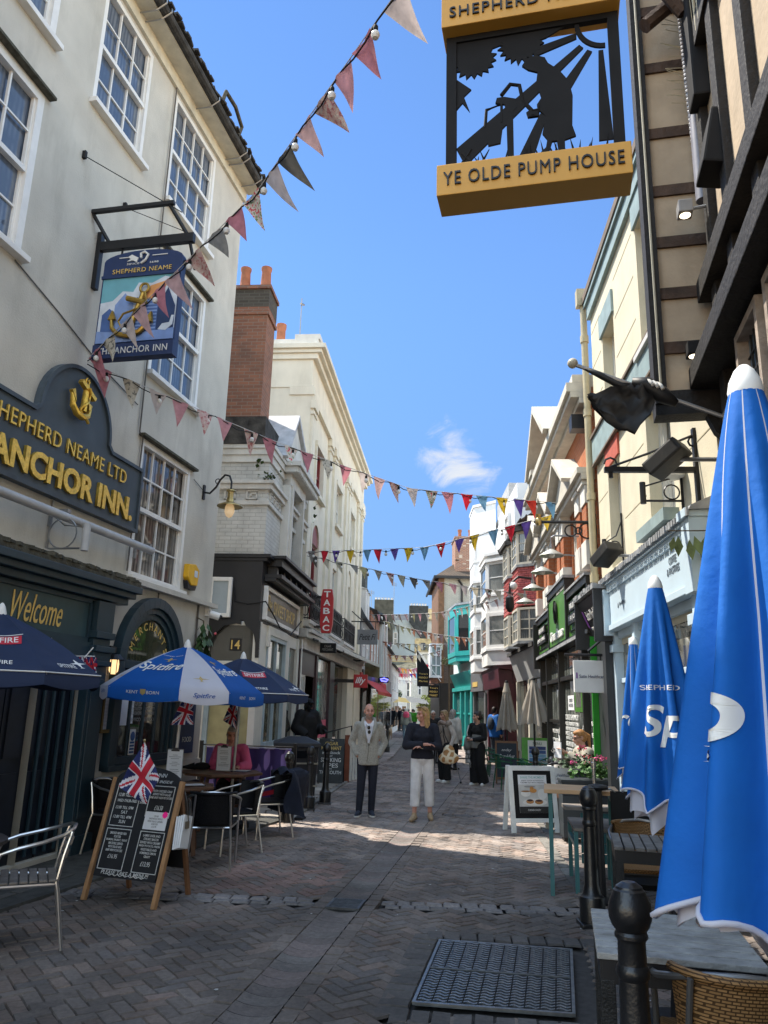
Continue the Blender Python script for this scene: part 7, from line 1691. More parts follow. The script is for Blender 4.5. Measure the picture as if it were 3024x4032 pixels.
# high table, stools
teal_st = mat('teal_steel', (.05,.16,.17),.45,.2, var=.15); ply = mat('ply_top', (.52,.33,.18),.5, var=.15, scale=4); gplank = mat('grey_plank', (.19,.165,.14),.7, var=.25)
t = thing('high_table', 'high table with pale wooden top above the teal stool', 'table', (2.06,8.22,0), rad(-12))
MB().box(-.36,.36,-.3,.3,.93,.97).build('tabletop', ply, t, bev=.006)
for x in (-.3,.3): MB().box(x-.02,x+.02,-.25,.25,.86,.93).box(x-.02,x+.02,-.27,-.23,0,.86).box(x-.02,x+.02,.23,.27,0,.86).build('leg', teal_st, t)
t = thing('teal_stool', 'teal steel bench with slanted wooden seat end beside the black bollard', 'bench', (2.22,8.5,0), rad(-9))
MB().box(-.2,.24,-.42,.42,.57,.60).build('seat', gplank, t, bev=.004)
for x in (-.18,.22): MB().box(x-.02,x+.02,-.4,-.36,0,.57).box(x-.02,x+.02,.36,.4,0,.57).box(x-.02,x+.02,-.36,.36,.42,.46).build('leg', teal_st, t)
t = thing('far_bench', 'grey plank bench on teal boards behind the high table', 'bench', (2.56,9.5,0), rad(-6))
MB().box(-.38,.5,-.16,.16,.62,.66).build('seat', gplank, t, bev=.004); mb = MB()
for k in range(5): mb.box(-.2,.5,-.1,-.08,.05+k*.11,.15+k*.11)
mb.build('boards', teal_st, t)
# planters, flowers, stanchions
plb = mat('planter_slate', (.028,.036,.042),.6, var=.2, scale=5, bump=.15)
def planter(label, loc, rz, w_, d_, z0, z1):
 t = thing('planter', label, 'planter', loc, rz); mb = MB(); n = 4
 for k in range(n): mb.box(-w_/2,w_/2,-d_/2,d_/2,z0+(z1-z0)*k/n+.004,z0+(z1-z0)*(k+1)/n)
 mb.build('box', plb, t, bev=.006); MB().box(-w_/2-.015,w_/2+.015,-d_/2-.015,d_/2+.015,z1,z1+.03).build('rim', plb, t)
 mb = MB()
 for i in (-1,1): mb.box(i*(w_/2-.07)-.05,i*(w_/2-.07)+.05,-.1,.1,0,z0)
 mb.build('feet', black, t); return t
planter('slate-coloured plank planter behind the white framed cake poster', (2.98,11.3,0), rad(-5),.84,.42,.06,.78); planter('second dark planter, with red geraniums, before the reading person', (3.2,11.95,0), rad(-5),.6,.35,.06,.86)
lf = mat('geranium_leaf', (.06,.15,.03),.6, var=.45, scale=14); dl = mat('dark_leaf', (.025,.06,.02),.55, var=.5, scale=10)
def flowers(label, loc, n, rx_, ry_, rz_, lm, pms, nf, pal=None):
 t = thing('flowering_plant', label, 'plant', loc); mb = MB()
 for k in range(n):
  c = V3((RND.gauss(0,rx_*.5), RND.gauss(0,ry_*.5), abs(RND.gauss(0,rz_*.4)))); a = RU(0,2*pi); s_ = RU(.02,.042); nx_ = V3((cos(a)*.6, sin(a)*.6-.3, RU(.3,1))).normalized(); u_ = nx_.cross(V3((0,0,1))).normalized(); v_ = nx_.cross(u_)
  mb.add([tuple(c)]+[tuple(c+(u_*cos(q)+v_*sin(q))*s_*(1 if i%2 else .85)+nx_*.008*(i%2)) for i, q in enumerate([2*pi*j/8 for j in range(8)])],[(0,j+1,(j+1)%8+1) for j in range(8)])
 mb.build('foliage', lm, t)
 for pm, cs in pms:
  mb = MB()
  for c in cs:
   for k in range(26):
    a = RU(0,2*pi); b = RU(-.3,1); p_ = V3(c)+V3((cos(a)*.055*math.sqrt(1-b*b*.8), sin(a)*.055*math.sqrt(1-b*b*.8), b*.04)); s_ = .014
    q = [(s_*RU(-1,1), s_*RU(-1,1), s_*RU(-1,1)) for _ in range(4)]; mb.add([tuple(p_+V3(v)) for v in q],[(0,1,2),(0,2,3),(1,2,3)])
  mb.build('blooms', pm, t)
 MB().tube([(0,0,-.08),(0,0,.1)],.015,6).build('stem', twig, t)
pinkb = mat('bloom_pink', (.85,.16,.36),.7, var=.2); pinkp = mat('bloom_salmon', (.8,.35,.36),.7, var=.2); redb = mat('bloom_red', (.55,.02,.05),.7, var=.2)
flowers('bright pink and salmon geraniums with fresh green leaves on the slate planter', (3.12,11.25,.84),190,.42,.2,.26, lf,[(pinkb,[(-.06,-.05,.23),(.02,-.08,.24),(-.02,-.02,.26)]),(pinkp,[(.1,-.1,.13),(.2,-.06,.16),(-.2,-.06,.18),(.16,-.12,.08)])],3)
flowers('dark red geraniums with dark leaves before the reading person', (3.06,11.9,.92),170,.34,.2,.24, dl,[(redb,[(.03,-.1,.16),(-.04,-.02,.26)]),(mat('bloom_magenta', (.6,.05,.22),.7),[(-.2,-.12,.06),(-.1,-.1,.16),(-.02,0,.28)])],3)
for lb, x, rope in (('chrome stanchion post in front of the pink geraniums',2.92,False),('chrome stanchion post with hanging rope beside the furled parasol',3.2,True)):
 t = thing('stanchion', lb, 'post', (x,10.9,0)); MB().lathe([(.15,0),(.15,.02),(.025,.04),(.024,.98),(.035,.985),(.035,1.06),(.026,1.065),(.026,1.1),(.001,1.11)],14).build('post', mat('chrome', (.7,.7,.7),.15,1., var=.05), t, smooth=True)
 if rope:
  mb = MB(); pts = [(.03+.06*sin(k/20*1.8),-.03,1.0-.035*k) for k in range(16)]
  for ph_ in (0,2.1,4.2): mb.tube([(x_+.012*cos(k*1.1+ph_), y_+.012*sin(k*1.1+ph_), z_) for k,(x_,y_,z_) in enumerate(pts)],.012,5)
  mb.build('rope', mat('sisal', (.45,.36,.24),.9, var=.2, scale=60), t)
# swing board for the healthcare shop
t = thing('swing_board', 'white rounded pavement sign in a black tube frame, partly behind a bollard', 'sign', (2.87,12.6,0), rad(-4))
mb = MB(); mb.tube([(-.24,0,.02),(-.24,0,.82),(-.2,0,.9),(-.14,0,.93),(.14,0,.93),(.2,0,.9),(.24,0,.82),(.24,0,.02)],.018,8); mb.box(-.26,-.2,-.2,.2,0,.03); mb.box(.2,.26,-.2,.2,0,.03); mb.build('frame', black, t, smooth=True)
MB().plate([(-.2,.12),(.2,.12),(.2,.8),(.15,.87),(-.15,.87),(-.2,.8)],-.008,.008).build('panel', white_sign, t); letter('Healthcare', t, navy,(.04,-.011,.76),(pi/2,0,0), width=.22, height=.04, extrude=.001); letter('award winning mobility shop', t, ink,(.02,-.011,.66),(pi/2,0,0), width=.3, height=.02, extrude=.001)
# cake poster A-board
t = thing('poster_board', 'white-framed pavement board with a cake and cream tea poster', 'A-board', (2.28,12.12,0), rad(12))
tl_ = rad(-9); w2 = .335
mb = MB()
for s_ in (-1,1): mb.box(s_*w2-.035,s_*w2+.035,-.02,.02,0,.93)
mb.box(-w2+.035,w2-.035,-.02,.02,.86,.93); mb.box(-w2+.035,w2-.035,-.02,.02,.14,.2); mb.build('front_frame', mat('white_alu', (.72,.74,.72),.4), t, loc=(0,-.2,0), rot=(tl_,0,0), bev=.006)
mb = MB()
for s_ in (-1,1): mb.box(s_*w2-.03,s_*w2+.03,-.02,.02,0,.93)
mb.build('rear_frame', mat('white_alu', (.72,.74,.72)), t, loc=(0,.16,0), rot=(-tl_,0,0))
pn = MB(); pn.box(-w2+.035,w2-.035,-.012,.012,.2,.86); pn = pn.build('poster_holder', black_m, t, loc=(0,-.2,0), rot=(tl_,0,0), bev=.004)
MB().box(-.225,.225,-.016,-.012,.27,.80).build('poster', mat('poster_grey', (.55,.55,.53),.5, var=.25, scale=5), pn)
MB().box(-.225,.225,-.0175,-.016,.27,.36).build('poster_foot', mat('poster_dark', (.03,.03,.03),.5), pn); MB().box(-.225,.225,-.0175,-.016,.665,.80).build('poster_head', paper, pn)
letter('SHARE THE MOMENT', pn, mat('poster_teal', (.30,.52,.50),.5),(0,-.019,.765),(pi/2,0,0), width=.38, height=.035, extrude=.0005, bold=.01); letter('ENJOY YOUR AFTERNOON\nCREAM TEA WITH FRIENDS', pn, ink,(0,-.019,.705),(pi/2,0,0), width=.38, height=.055, extrude=.0005, bold=.006); letter('CORNISH BAKERY', pn, white_sign,(0,-.019,.312),(pi/2,0,0), width=.2, height=.025, extrude=.0005)
def disc(name, x, z, rx_, rz_, m, y=-.0185, th_=.001, n=20): MB().plate([(x+rx_*cos(2*pi*k/n), z+rz_*sin(2*pi*k/n)) for k in range(n)], y-th_, y).build(name, m, pn)
cake = mat('cake_brown', (.45,.22,.08),.6, var=.4, scale=60); choc = mat('berry_dark', (.05,.03,.04),.5); crm = mat('china_white', (.72,.71,.68),.4)
disc('printed_plate', .02,.42,.19,.05,crm); disc('printed_scone', -.06,.43,.06,.032,cake,-.0195); disc('printed_scone', .08,.425,.065,.034,cake,-.0195); disc('printed_berries', -.06,.445,.045,.014,choc,-.0205); disc('printed_berries', .08,.44,.05,.014,choc,-.0205)
disc('printed_cup', -.12,.54,.075,.045,crm,-.0195); disc('printed_tea', -.12,.57,.07,.012,mat('tea', (.3,.15,.06),.4),-.0205); disc('printed_teapot', .14,.53,.07,.075,crm,-.0195); disc('printed_croissant', .0,.58,.055,.03,mat('pastry', (.6,.28,.08),.6, var=.3, scale=50),-.0205); disc('printed_croissant', -.02,.61,.03,.03,mat('pastry', (.6,.28,.08)),-.0195); disc('printed_tier', -.05,.635,.09,.012,mat('pewter', (.3,.3,.3),.4),-.0195)
# cafe terrace: green chairs, tables, boards
gch = mat('green_metal', (.008,.09,.04),.4, var=.2)
def green_chair(label, loc, rz, first=[]):
 if first: return dup(first[0], loc, rz, label)
 t = thing('green_chair', label, 'chair', loc, rz, 'green tubular chairs of the cafe'); mb = MB()
 mb.tube([(-.25,-.2,.66),(-.24,.1,.68),(-.15,.25,.74),(.15,.25,.74),(.24,.1,.68),(.25,-.2,.66)],.014,6); mb.tube([(-.25,-.05,.58),(-.2,.2,.6),(.2,.2,.6),(.25,-.05,.58)],.012,6)
 for k in range(5): x = -.16+.08*k; mb.tube([(x,.2,.45),(x,.25,.74)],.01,5)
 mb.build('back', gch, t, smooth=True); MB().slab([(-.22,-.22),(.22,-.22),(.2,.2),(-.2,.2)],.43,.455).build('seat', gch, t, bev=.006)
 for i in (-1,1):
  for j in (-1,1): MB().tube([(i*.2,j*.19,.44),(i*.24,j*.24,0)],.014,6).build('leg', gch, t)
 mb = MB()
 for i in (-1,1): mb.tube([(i*.2,-.19,.44),(i*.25,-.2,.66)],.012,5)
 mb.build('arm', gch, t); first.append(t); return t
for i,(x, y, r_) in enumerate(((3.05,15.9,2.0),(3.25,16.8,1.2),(3.3,14.5,3.6),(3.02,20.6,1.4),(3.25,21.8,1.5),(3.6,17.0,-.6),(2.95,18.4,1.8))): green_chair(['green tubular chair nearest the cafe bollard','green tubular chair beside the easel of the cafe','green tubular chair by the coffee cup table','green tubular chair behind the person with the scarf','green tubular chair farthest up the cafe terrace','green tubular chair against the cafe window','green tubular chair beside the small chalkboard'][i],(x,y,0), r_)
for lb, x, y in (('round green glass-topped cafe table in front of the menu easel',3.42,15.9),('green cafe table holding a paper cup',3.35,14.0)):
 t = thing('cafe_table', lb, 'table', (x,y,0)); MB().lathe([(.001,.72),(.36,.72),(.37,.735),(.36,.75),(.001,.75)],24).build('tabletop', mat('green_glass_top', (.04,.10,.07),.15, var=.2), t, smooth=True); MB().tube([(0,0,0),(0,0,.72)],.03,8).lathe([(.22,0),(.2,.03),(.03,.06)],14).build('pedestal', gch, t)
t = thing('paper_cup', 'pale takeaway cup on the green cafe table', 'cup', (3.28,13.9,.75)); MB().lathe([(.03,0),(.042,.1),(.045,.105),(.04,.11),(.001,.11)],14).build('cup', mat('cup_pale', (.55,.48,.42),.6), t, smooth=True)
t = thing('cafe_chalkboard', 'small wooden-framed chalkboard reading today breakfast, beside the green chairs', 'A-board', (3.15,19.6,0), rad(-6))
mb = MB(); mb.box(-.28,-.24,-.02,.02,0,1.0); mb.box(.24,.28,-.02,.02,0,1.0); mb.box(-.24,.24,-.02,.02,.95,1.0); mb.box(-.24,.24,-.02,.02,.1,.15); mb.build('frame', mat('easel_wood', (.17,.085,.04),.6, var=.2), t, rot=(rad(-8),0,0)); q = MB().box(-.24,.24,-.012,.012,.15,.95).build('panel', mat('slate_blue_board', (.012,.022,.035),.6, var=.3), t, rot=(rad(-8),0,0))
letter('today', q, chalk,(0,-.015,.78),(pi/2,0,0), width=.24, height=.08, shear=.4, extrude=.001); letter('Breakfast', q, chalk,(0,-.015,.64),(pi/2,0,0), width=.38, height=.09, shear=.4, extrude=.001)
t = thing('menu_easel', 'green and white striped menu board with a coloured price list', 'A-board', (3.7,18.6,0), rad(-10))
MB().box(-.36,.36,-.015,.015,.05,1.12).build('panel', mat('easel_green', (.10,.34,.05),.5), t, rot=(rad(-6),0,0)); mb = MB(); mb.box(-.22,.22,-.02,-.015,.2,1.06); q = mb.build('sheet', white_sign, t, rot=(rad(-6),0,0))
for k, c in enumerate(((.03,.05,.2),(.04,.1,.3),(.2,.4,.6),(.1,.25,.5),(.5,.08,.06),(.45,.04,.04),(.5,.1,.05))): MB().box(-.19,.19,-.0225,-.02,.85-.085*k,.925-.085*k).build('price_band', mat('band_%d' % k, c,.5), q)
letter('MENU', q, gch,(0,-.022,.99),(pi/2,0,0), width=.2, height=.06, extrude=.001)
for x in (-.3,.3): MB().box(x-.02,x+.02,.2,.24,0,1.0).build('leg', wood_l, t)
# camera lantern on bay
T = R3.thing('dome_camera', 'white ball lamp and black dome camera on a curved arm by the pink bay', 'camera', 0,0,0)
mb = R3.mb(); mb.tube([(-.2,.1,4.2),(-.2,.1,4.75),(-.2,.3,4.95),(-.2,.6,4.98),(-.2,.8,4.8),(-.2,.82,4.55)],.03,6); mb.build('arm', black, T); R3.mb().ball((-.2,.72,4.75),.1).build('globe', white_sign, T, smooth=True); R3.mb().lathe([(.03,4.5),(.1,4.45),(.11,4.2),(.05,4.1),(.001,4.08)],12,(-.2,.82,0)).build('dome', black, T, smooth=True)
T = PH.thing('hanging_leaves', 'large green and cream leaves hung by the bakery corner', 'plant', .2,-.13,3.2)
mb = PH.mb()
for k in range(9):
 a = RU(-.8,.8); c = V3((RU(-.08,.08), RU(-.1,.22), RU(-.05,.05))); l_ = RU(.12,.2); d_ = V3((a*.25, a*.4,-1)).normalized(); s_ = V3((0,1,a*.3)).normalized()*l_*.22
 mb.add([tuple(c), tuple(c+d_*l_*.5+s_), tuple(c+d_*l_), tuple(c+d_*l_*.5-s_)],[(0,1,2,3)])
mb.build('leaves', mat('hosta_leaf', (.16,.2,.06),.55, var=.5, scale=10), T); PH.mb().tube([(0,-.3,.05),(0,.25,.06)],.006,5).build('twine', twig, T)

# bunting across the street
cord = mat('white_cord', (.55,.55,.55),.7)
bulb_m = mat('bulb_white', (.66,.66,.64),.3)
def pm(name, rgb): return mat('pennant_'+name, rgb,.85, var=.18, scale=14, trans=.45)
def floral(name, base, c2, c3):
 nm = 'floral_'+name
 if nm in _mats: return _mats[nm]
 m = bpy.data.materials.new(nm); N, L = nodes_of(m); b = N['Principled BSDF']; b.inputs['Roughness'].default_value = .85
 tc = N.new('ShaderNodeTexCoord'); v = N.new('ShaderNodeTexNoise'); v.inputs['Scale'].default_value = 26; v.inputs['Detail'].default_value = 2; L.new(tc.outputs['Object'], v.inputs[0])
 r = N.new('ShaderNodeValToRGB'); r.color_ramp.interpolation = 'CONSTANT'; e = r.color_ramp.elements; e[0].position = 0; e[0].color = (*c2,1); e[1].position = .42; e[1].color = (*base,1); q = e.new(.58); q.color = (*c3,1); q = e.new(.66); q.color = (*base,1); L.new(v.outputs['Fac'], r.inputs[0]); L.new(r.outputs[0], b.inputs['Base Color']); _mats[nm] = m; return m
fade = [pm('pink', (.52,.21,.25)), pm('rose', (.60,.30,.33)), pm('grey', (.26,.25,.23)), floral('red', (.55,.52,.48),(.5,.08,.1),(.16,.22,.1)), pm('pale', (.58,.50,.47)), floral('grey', (.42,.40,.35),(.15,.15,.14),(.5,.47,.4)), pm('charcoal', (.09,.085,.075)), pm('blush', (.55,.36,.35)), floral('rose', (.48,.33,.32),(.36,.14,.15),(.5,.45,.4))]
bright = [pm('red', (.62,.02,.04)), pm('sky', (.16,.34,.50)), pm('yellow', (.70,.47,.03)), pm('purple', (.13,.08,.35)), pm('scarlet', (.66,.05,.03))]
dull = [pm('sand', (.47,.43,.33)), pm('cream', (.56,.53,.44)), pm('mauve', (.3,.2,.2)), pm('khaki', (.35,.33,.25)), pm('rust', (.45,.2,.12)), pm('olive', (.42,.38,.2)), pm('stone', (.4,.37,.33))]
def bunting(label, pts, nfl, nb, mats, size, sag=0., bulbs=True, wind=(.22,-.05), order=None, seed=1, slack=.03):
 rnd = random.Random(seed)
 P_ = [V3(p) for p in pts]; seg = [(b-a).length for a, b in zip(P_, P_[1:])]; tot = sum(seg)
 def at(t, sg=sag):
  d = t*tot; p = P_[-1]
  for a, b, l in zip(P_, P_[1:], seg):
   if d <= l+1e-6: p = a.lerp(b, d/l); break
   d -= l
  return p - V3((0,0,sg*4*t*(1-t)))
 root = thing('bunting', label, 'bunting', P_[0]); o = P_[0]
 n = max(24, nfl*2); mb = MB(); mb.tube([tuple(at(k/n)-o) for k in range(n+1)],.0045 if size > .2 else .008,5); mb.build('cord', cord, root)
 if nb: mb = MB(); mb.tube([tuple(at(k/n)-o-V3((0,0,slack*(1+sin(k*1.7))))) for k in range(n+1)],.007 if size > .2 else .012,5); mb.build('light_cable', wire, root)
 for k in range(nfl):
  t0 = (k+.5+rnd.uniform(-.13,.13))/nfl; a = at(t0-.5*size*.72/tot)-o; b = at(t0+.5*size*.72/tot)-o; d = (b-a); w_ = rnd.uniform(.6,1.3)
  tip = (a+b)/2+V3((wind[0]*size*w_*1.3+rnd.uniform(-.1,.1)*size, wind[1]*size+rnd.uniform(-.25,.25)*size,-size*rnd.uniform(.86,1.12)))
  nn = d.cross(tip-a).normalized(); mb = MB(); R_ = 5; vs = []; fs = []
  for r_ in range(R_+1):
   q = r_/R_; l = a.lerp(tip, q); r2 = b.lerp(tip, q)
   for c in range(5): vs.append(tuple(l.lerp(r2, c/4)+nn*size*(.09*sin(q*3+k)*q+.05*sin(c*1.6+k*2)*(1-q))))
  for r_ in range(R_):
   for c in range(4): i = r_*5+c; fs.append((i,i+1,i+6,i+5))
  m_ = mats[order[k % len(order)]] if order else mats[rnd.randrange(len(mats))]
  mb.add(vs, fs).build('pennant', m_, root, smooth='all')
 for k in range(nb):
  p = at((k+.35)/nb)-o-V3((0,0,slack)); s_ = min(1.6, max(1, size/.38*1.0)) if size > .2 else 1.0
  mb = MB(); mb.lathe([(.012,0),(.018,-.01),(.018,-.05),(.014,-.055)],8, tuple(p)); mb.cur = 1; mb.lathe([(.014,-.05),(.03,-.07),(.033,-.09),(.022,-.115),(.001,-.123)],10, tuple(p)); mb.build('bulb', [black_m, bulb_m], root, smooth=True)
 return root
a0 = A.pt(-.95,.08,5.66)
bunting('faded pink and grey bunting with bulbs rising from the inn over the camera', [a0,(-1.28,6.3,6.40),(-.04,4.35,6.53),(.75,3.1,6.75)],21,11, fade,.36,-.0, wind=(.42,-.1), order=[0,5,4,7,0,7,8,2,0,3,4,6,7,8,1,0,4,5,0,2,1], seed=3)
bunting('long bunting, faded pink near the inn turning to bright flags at the brick front', [A.pt(-.95,.08,5.62),(-1.57,10.4,5.40),(.4,12.2,5.28), R.pt(13.6,.35,5.42)],24,12, fade+bright,.34,.06, wind=(.05,0), order=[0,5,4,1,8,1,8,0,3,0,5,0,4,7,8,4,3,0,9,10,11,12,13,10], seed=5)
bunting('bright red, yellow, blue and purple bunting from the terrace to the brick front', [S.pt(3.85,.05,5.2),(.88,15.6,5.0), R.pt(13.9,.3,5.3)],16,9, bright+fade,.32,.05, wind=(.0,0), order=[2+5,0,3,2,1,0,3,2,1,0,3,2,1,0,3,2], seed=7)
bunting('pale patchwork bunting from the terrace corner to the pink bays', [S.pt(3.95,.05,5.15),(.84,18.7,4.85), R3.pt(.3,.3,4.62)],18,9, fade+dull,.30,.05, seed=11)
bunting('cream and brown bunting before the far chimneys, crossing to the pink bay', [(-.77,33,5.56),(2.11,28,5.22),(3.6,23.5,5.05)],20,9, dull+fade,.34,.1, seed=13)
bunting('cream bunting with large bulbs from the far brick block to the white bays', [(.15,33,5.31),(3.6,30.5,4.45)],16,10, dull,.34,.12, seed=17)
bunting('low cream bunting in front of the pale green gable', [(.04,42,5.2),(3.9,40,5.02)],12,9, dull,.36,.1, seed=19)
bunting('bunting with many bulbs running to the brown corner house', [(-.06,45,4.8),(3.5,44,4.98)],9,12, dull,.38,.25, seed=23)
bunting('red and pink bunting far down the street under the yellow awning', [(.77,60,4.84),(2.4,61,4.7),(4.13,60,5.25)],16,0,[pm('red', (.62,.02,.04)), pm('pink', (.52,.21,.25)), pm('rose', (.60,.30,.33)), pm('orange', (.6,.25,.06))],.42,.05, seed=29)
bunting('mixed pink, yellow and blue bunting far down the street', [(.86,66,4.63),(4.37,66,4.8)],17,0, bright+[pm('blush', (.55,.36,.35)), pm('pink', (.52,.21,.25)), pm('pale', (.58,.50,.47))],.45,.15, seed=31)
bunting('string of pale lights and scraps across the far white houses', [(1.25,72,4.3),(4.78,72,4.41)],10,14,[pm('white', (.65,.65,.63)), pm('pale', (.58,.5,.47))],.4,.15, seed=37)
# far left row and the end of the street
hwhite = mat('far_white', (.62,.62,.60),.85, var=.1, scale=1.5, grime=.25); hgreen = mat('far_pale_green', (.47,.53,.52),.85, var=.06, scale=1, grime=.15, gcol=(.35,.38,.38)); hcream = mat('far_cream', (.55,.54,.48),.85, var=.1, scale=1.5, grime=.3)
sooty = mat('soot_render', (.045,.05,.05),.95, var=.5, scale=3, grime=.4); slate = mat('slate_roof', (.05,.055,.06),.7, var=.35, scale=4, bump=.4); ochre_r = mat('lichen_roof', (.22,.17,.08),.9, var=.4, scale=2)
g_far = glass_mat('far_glass', (.07,.08,.09))
def pots(parent, F, u, o, w, n, step=.3):
 mb = F.mb() if F else MB()
 for k in range(n): (F.mb() if F else MB()).lathe([(.1,0),(.08,.3),(.1,.34),(.1,.4)],8,(u+step*k,o,w)).build('chimney_pot', terracotta, parent)
def block(F, name, label, u0, u1, h, m, depth=6, wins=(), fm=None, roof=None, cat='building'):
 B = F.thing(name, label, cat); mb = F.mb(); wall_grid(mb, u0, u1,0, h, list(wins),.12); mb.poly([(u0,0,0),(u0,-depth,0),(u0,-depth,h),(u0,0,h)]); mb.poly([(u1,0,0),(u1,-depth,0),(u1,-depth,h),(u1,0,h)]); mb.poly([(u0,0,h),(u1,0,h),(u1,-depth,h),(u0,-depth,h)]); mb.build('wall', m, B)
 for (a,b,c,d) in wins: sash(F, B, a,b,c,d, fm or wht, g_far,2,(1,1), o=-.04)
 if roof:
  mb = F.mb(); mb.prism([(.25,h),(-depth/2,h+roof[0]),(-depth,h)], lambda o,w: (u0-.1,o,w), lambda o,w: (u1+.1,o,w)); mb.build('roof', roof[1], B)
 return B
B = block(L2, 'mansard_house', 'grey mansard-roofed house with a tall slate chimney beyond the cream terrace', .2,4.6,5.0, mat('far_grey_render', (.30,.30,.30),.85, grime=.3), wins=[(.8,1.7,3.5,4.7),(2.6,3.5,3.5,4.7)])
mb = L2.mb(); mb.prism([(.2,5.0),(-.7,6.6),(-5,6.6),(-5,5.0)], lambda o,w: (.1,o,w), lambda o,w: (4.7,o,w)); mb.build('roof', slate, B)
mb = L2.mb(); mb.box(2.8,4.0,-1.3,-.15,5.0,7.3); mb.box(2.75,4.05,-1.35,-.1,7.3,7.4); mb.build('chimney', mat('slate_rendered', (.06,.065,.06)), B); pots(B, L2,3.1,-.6,7.4,2,.5)
for u in (.5,1.6): mb = L2.mb(); mb.box(u,u+.8,-.6,.1,5.15,6.2); mb.prism([(.15,6.2),(-.7,6.25),(-.7,6.5)], lambda o,w: (u-.05,o,w), lambda o,w: (u+.85,o,w)); mb.build('dormer', hwhite, B)
mb = L2.mb(); mb.box(.2,4.6,-.02,.12,2.7,3.1); mb.box(.2,.5,-.02,.1,0,2.7); mb.box(4.3,4.6,-.02,.1,0,2.7); mb.build('shopfront', dk_frame, B); L2.mb().poly([(.5,.01,.4),(4.3,.01,.4),(4.3,.01,2.7),(.5,.01,2.7)]).build('pane', g_shop, B)
T = L2.thing('red_awning', 'red shop awning sloping out beyond the red coffee sign', 'awning'); mb = L2.mb(); mb.add([(-.6,.0,2.85),(9.5,.0,2.95),(9.5,.75,2.35),(-.6,.75,2.3),(-.6,.75,2.18),(9.5,.75,2.22)],[(0,1,2,3),(3,2,5,4)]); mb.build('canopy', mat('awning_red', (.45,.03,.02),.7, var=.15), T); L2.mb().box(-.6,9.5,-.02,.1,2.85,2.98).build('cassette', mat('awning_red', (.45,.03,.02)), T)
T = L2.thing('neon_sign', 'small glowing blue neon shop sign under the far left facades', 'sign', 7.2,.3,2.9); mb = L2.mb(); mb.tube([(0,.02,.1),(0,.2,.14),(0,.38,.08),(0,.3,0),(0,.08,.02)],.03,6, True); mb.build('tube', mat('neon_blue', (.1,.1,.8), emit=(.15,.15,1), estr=4), T); L2.mb().box(.03,.06,-.1,.4,-.06,.2).build('back', black, T)
B = block(L2, 'brick_house', 'narrow orange-red brick house with tall windows beyond the mansard house', 4.7,10.5,5.9, brick_mat('far_red_brick', (.35,.13,.075),(.3,.1,.06),(.3,.2,.15), grime=.25), wins=[(5.2,6.1,3.4,5.0),(7.0,7.9,3.4,5.0),(8.8,9.7,3.4,5.0)], roof=(1.2, slate))
mb = L2.mb(); mb.box(4.7,10.5,-.02,.1,2.6,3.1); mb.box(4.7,10.5,-.02,.06,0,.5); mb.build('shopfront', mat('maroon_paint', (.07,.012,.02)), B); L2.mb().poly([(5,.01,.5),(10.2,.01,.5),(10.2,.01,2.6),(5,.01,2.6)]).build('pane', g_shop, B)
B = block(L2, 'brick_house', 'taller red brick gabled house with pale stone strips, farther along the left side', 10.6,15.8,6.4, brick_mat('far_red_brick', (.35,.13,.075),(.3,.1,.06),(.3,.2,.15)), wins=[(11.2,12.2,3.4,5.2),(13.6,14.6,3.4,5.2)], roof=(1.6, slate))
mb = L2.mb(); mb.box(10.6,10.85,0,.12,2.9,6.3); mb.box(12.7,13,0,.12,2.9,6.3); mb.box(15.5,15.8,0,.12,2.9,6.3); mb.build('stone_strip', hwhite, B); mb = L2.mb(); mb.box(10.6,15.8,-.02,.12,2.5,3.0); mb.build('fascia', badge_red, B); L2.mb().poly([(10.8,.01,.4),(15.6,.01,.4),(15.6,.01,2.5),(10.8,.01,2.5)]).build('pane', g_shop, B)
B = block(L2, 'white_gable_house', 'white gabled house with pointed window on the far left side', 15.9,24,5.2, hwhite, wins=[(16.8,17.6,3.4,4.6),(19.4,20.2,3.4,4.6),(22,22.8,3.4,4.6)], roof=(1.9, slate))
L2.mb().plate([(16.2,5.2),(18.4,5.2),(17.3,6.8)],-.2,.03).build('gable', hwhite, B); L2.mb().poly([(16,.01,.4),(23.8,.01,.4),(23.8,.01,2.5),(16,.01,2.5)]).build('pane', g_shop, B)
B = block(L2, 'low_white_house', 'low white house with dark shop window at the far left bend', 24.2,36,4.6, hwhite, wins=[(25.5,26.4,3.0,4.1),(29,29.9,3.0,4.1),(33,33.9,3.0,4.1)], roof=(1.6, slate)); L2.mb().poly([(24.6,.01,.4),(35.5,.01,.4),(35.5,.01,2.4),(24.6,.01,2.4)]).build('pane', g_dark, B)
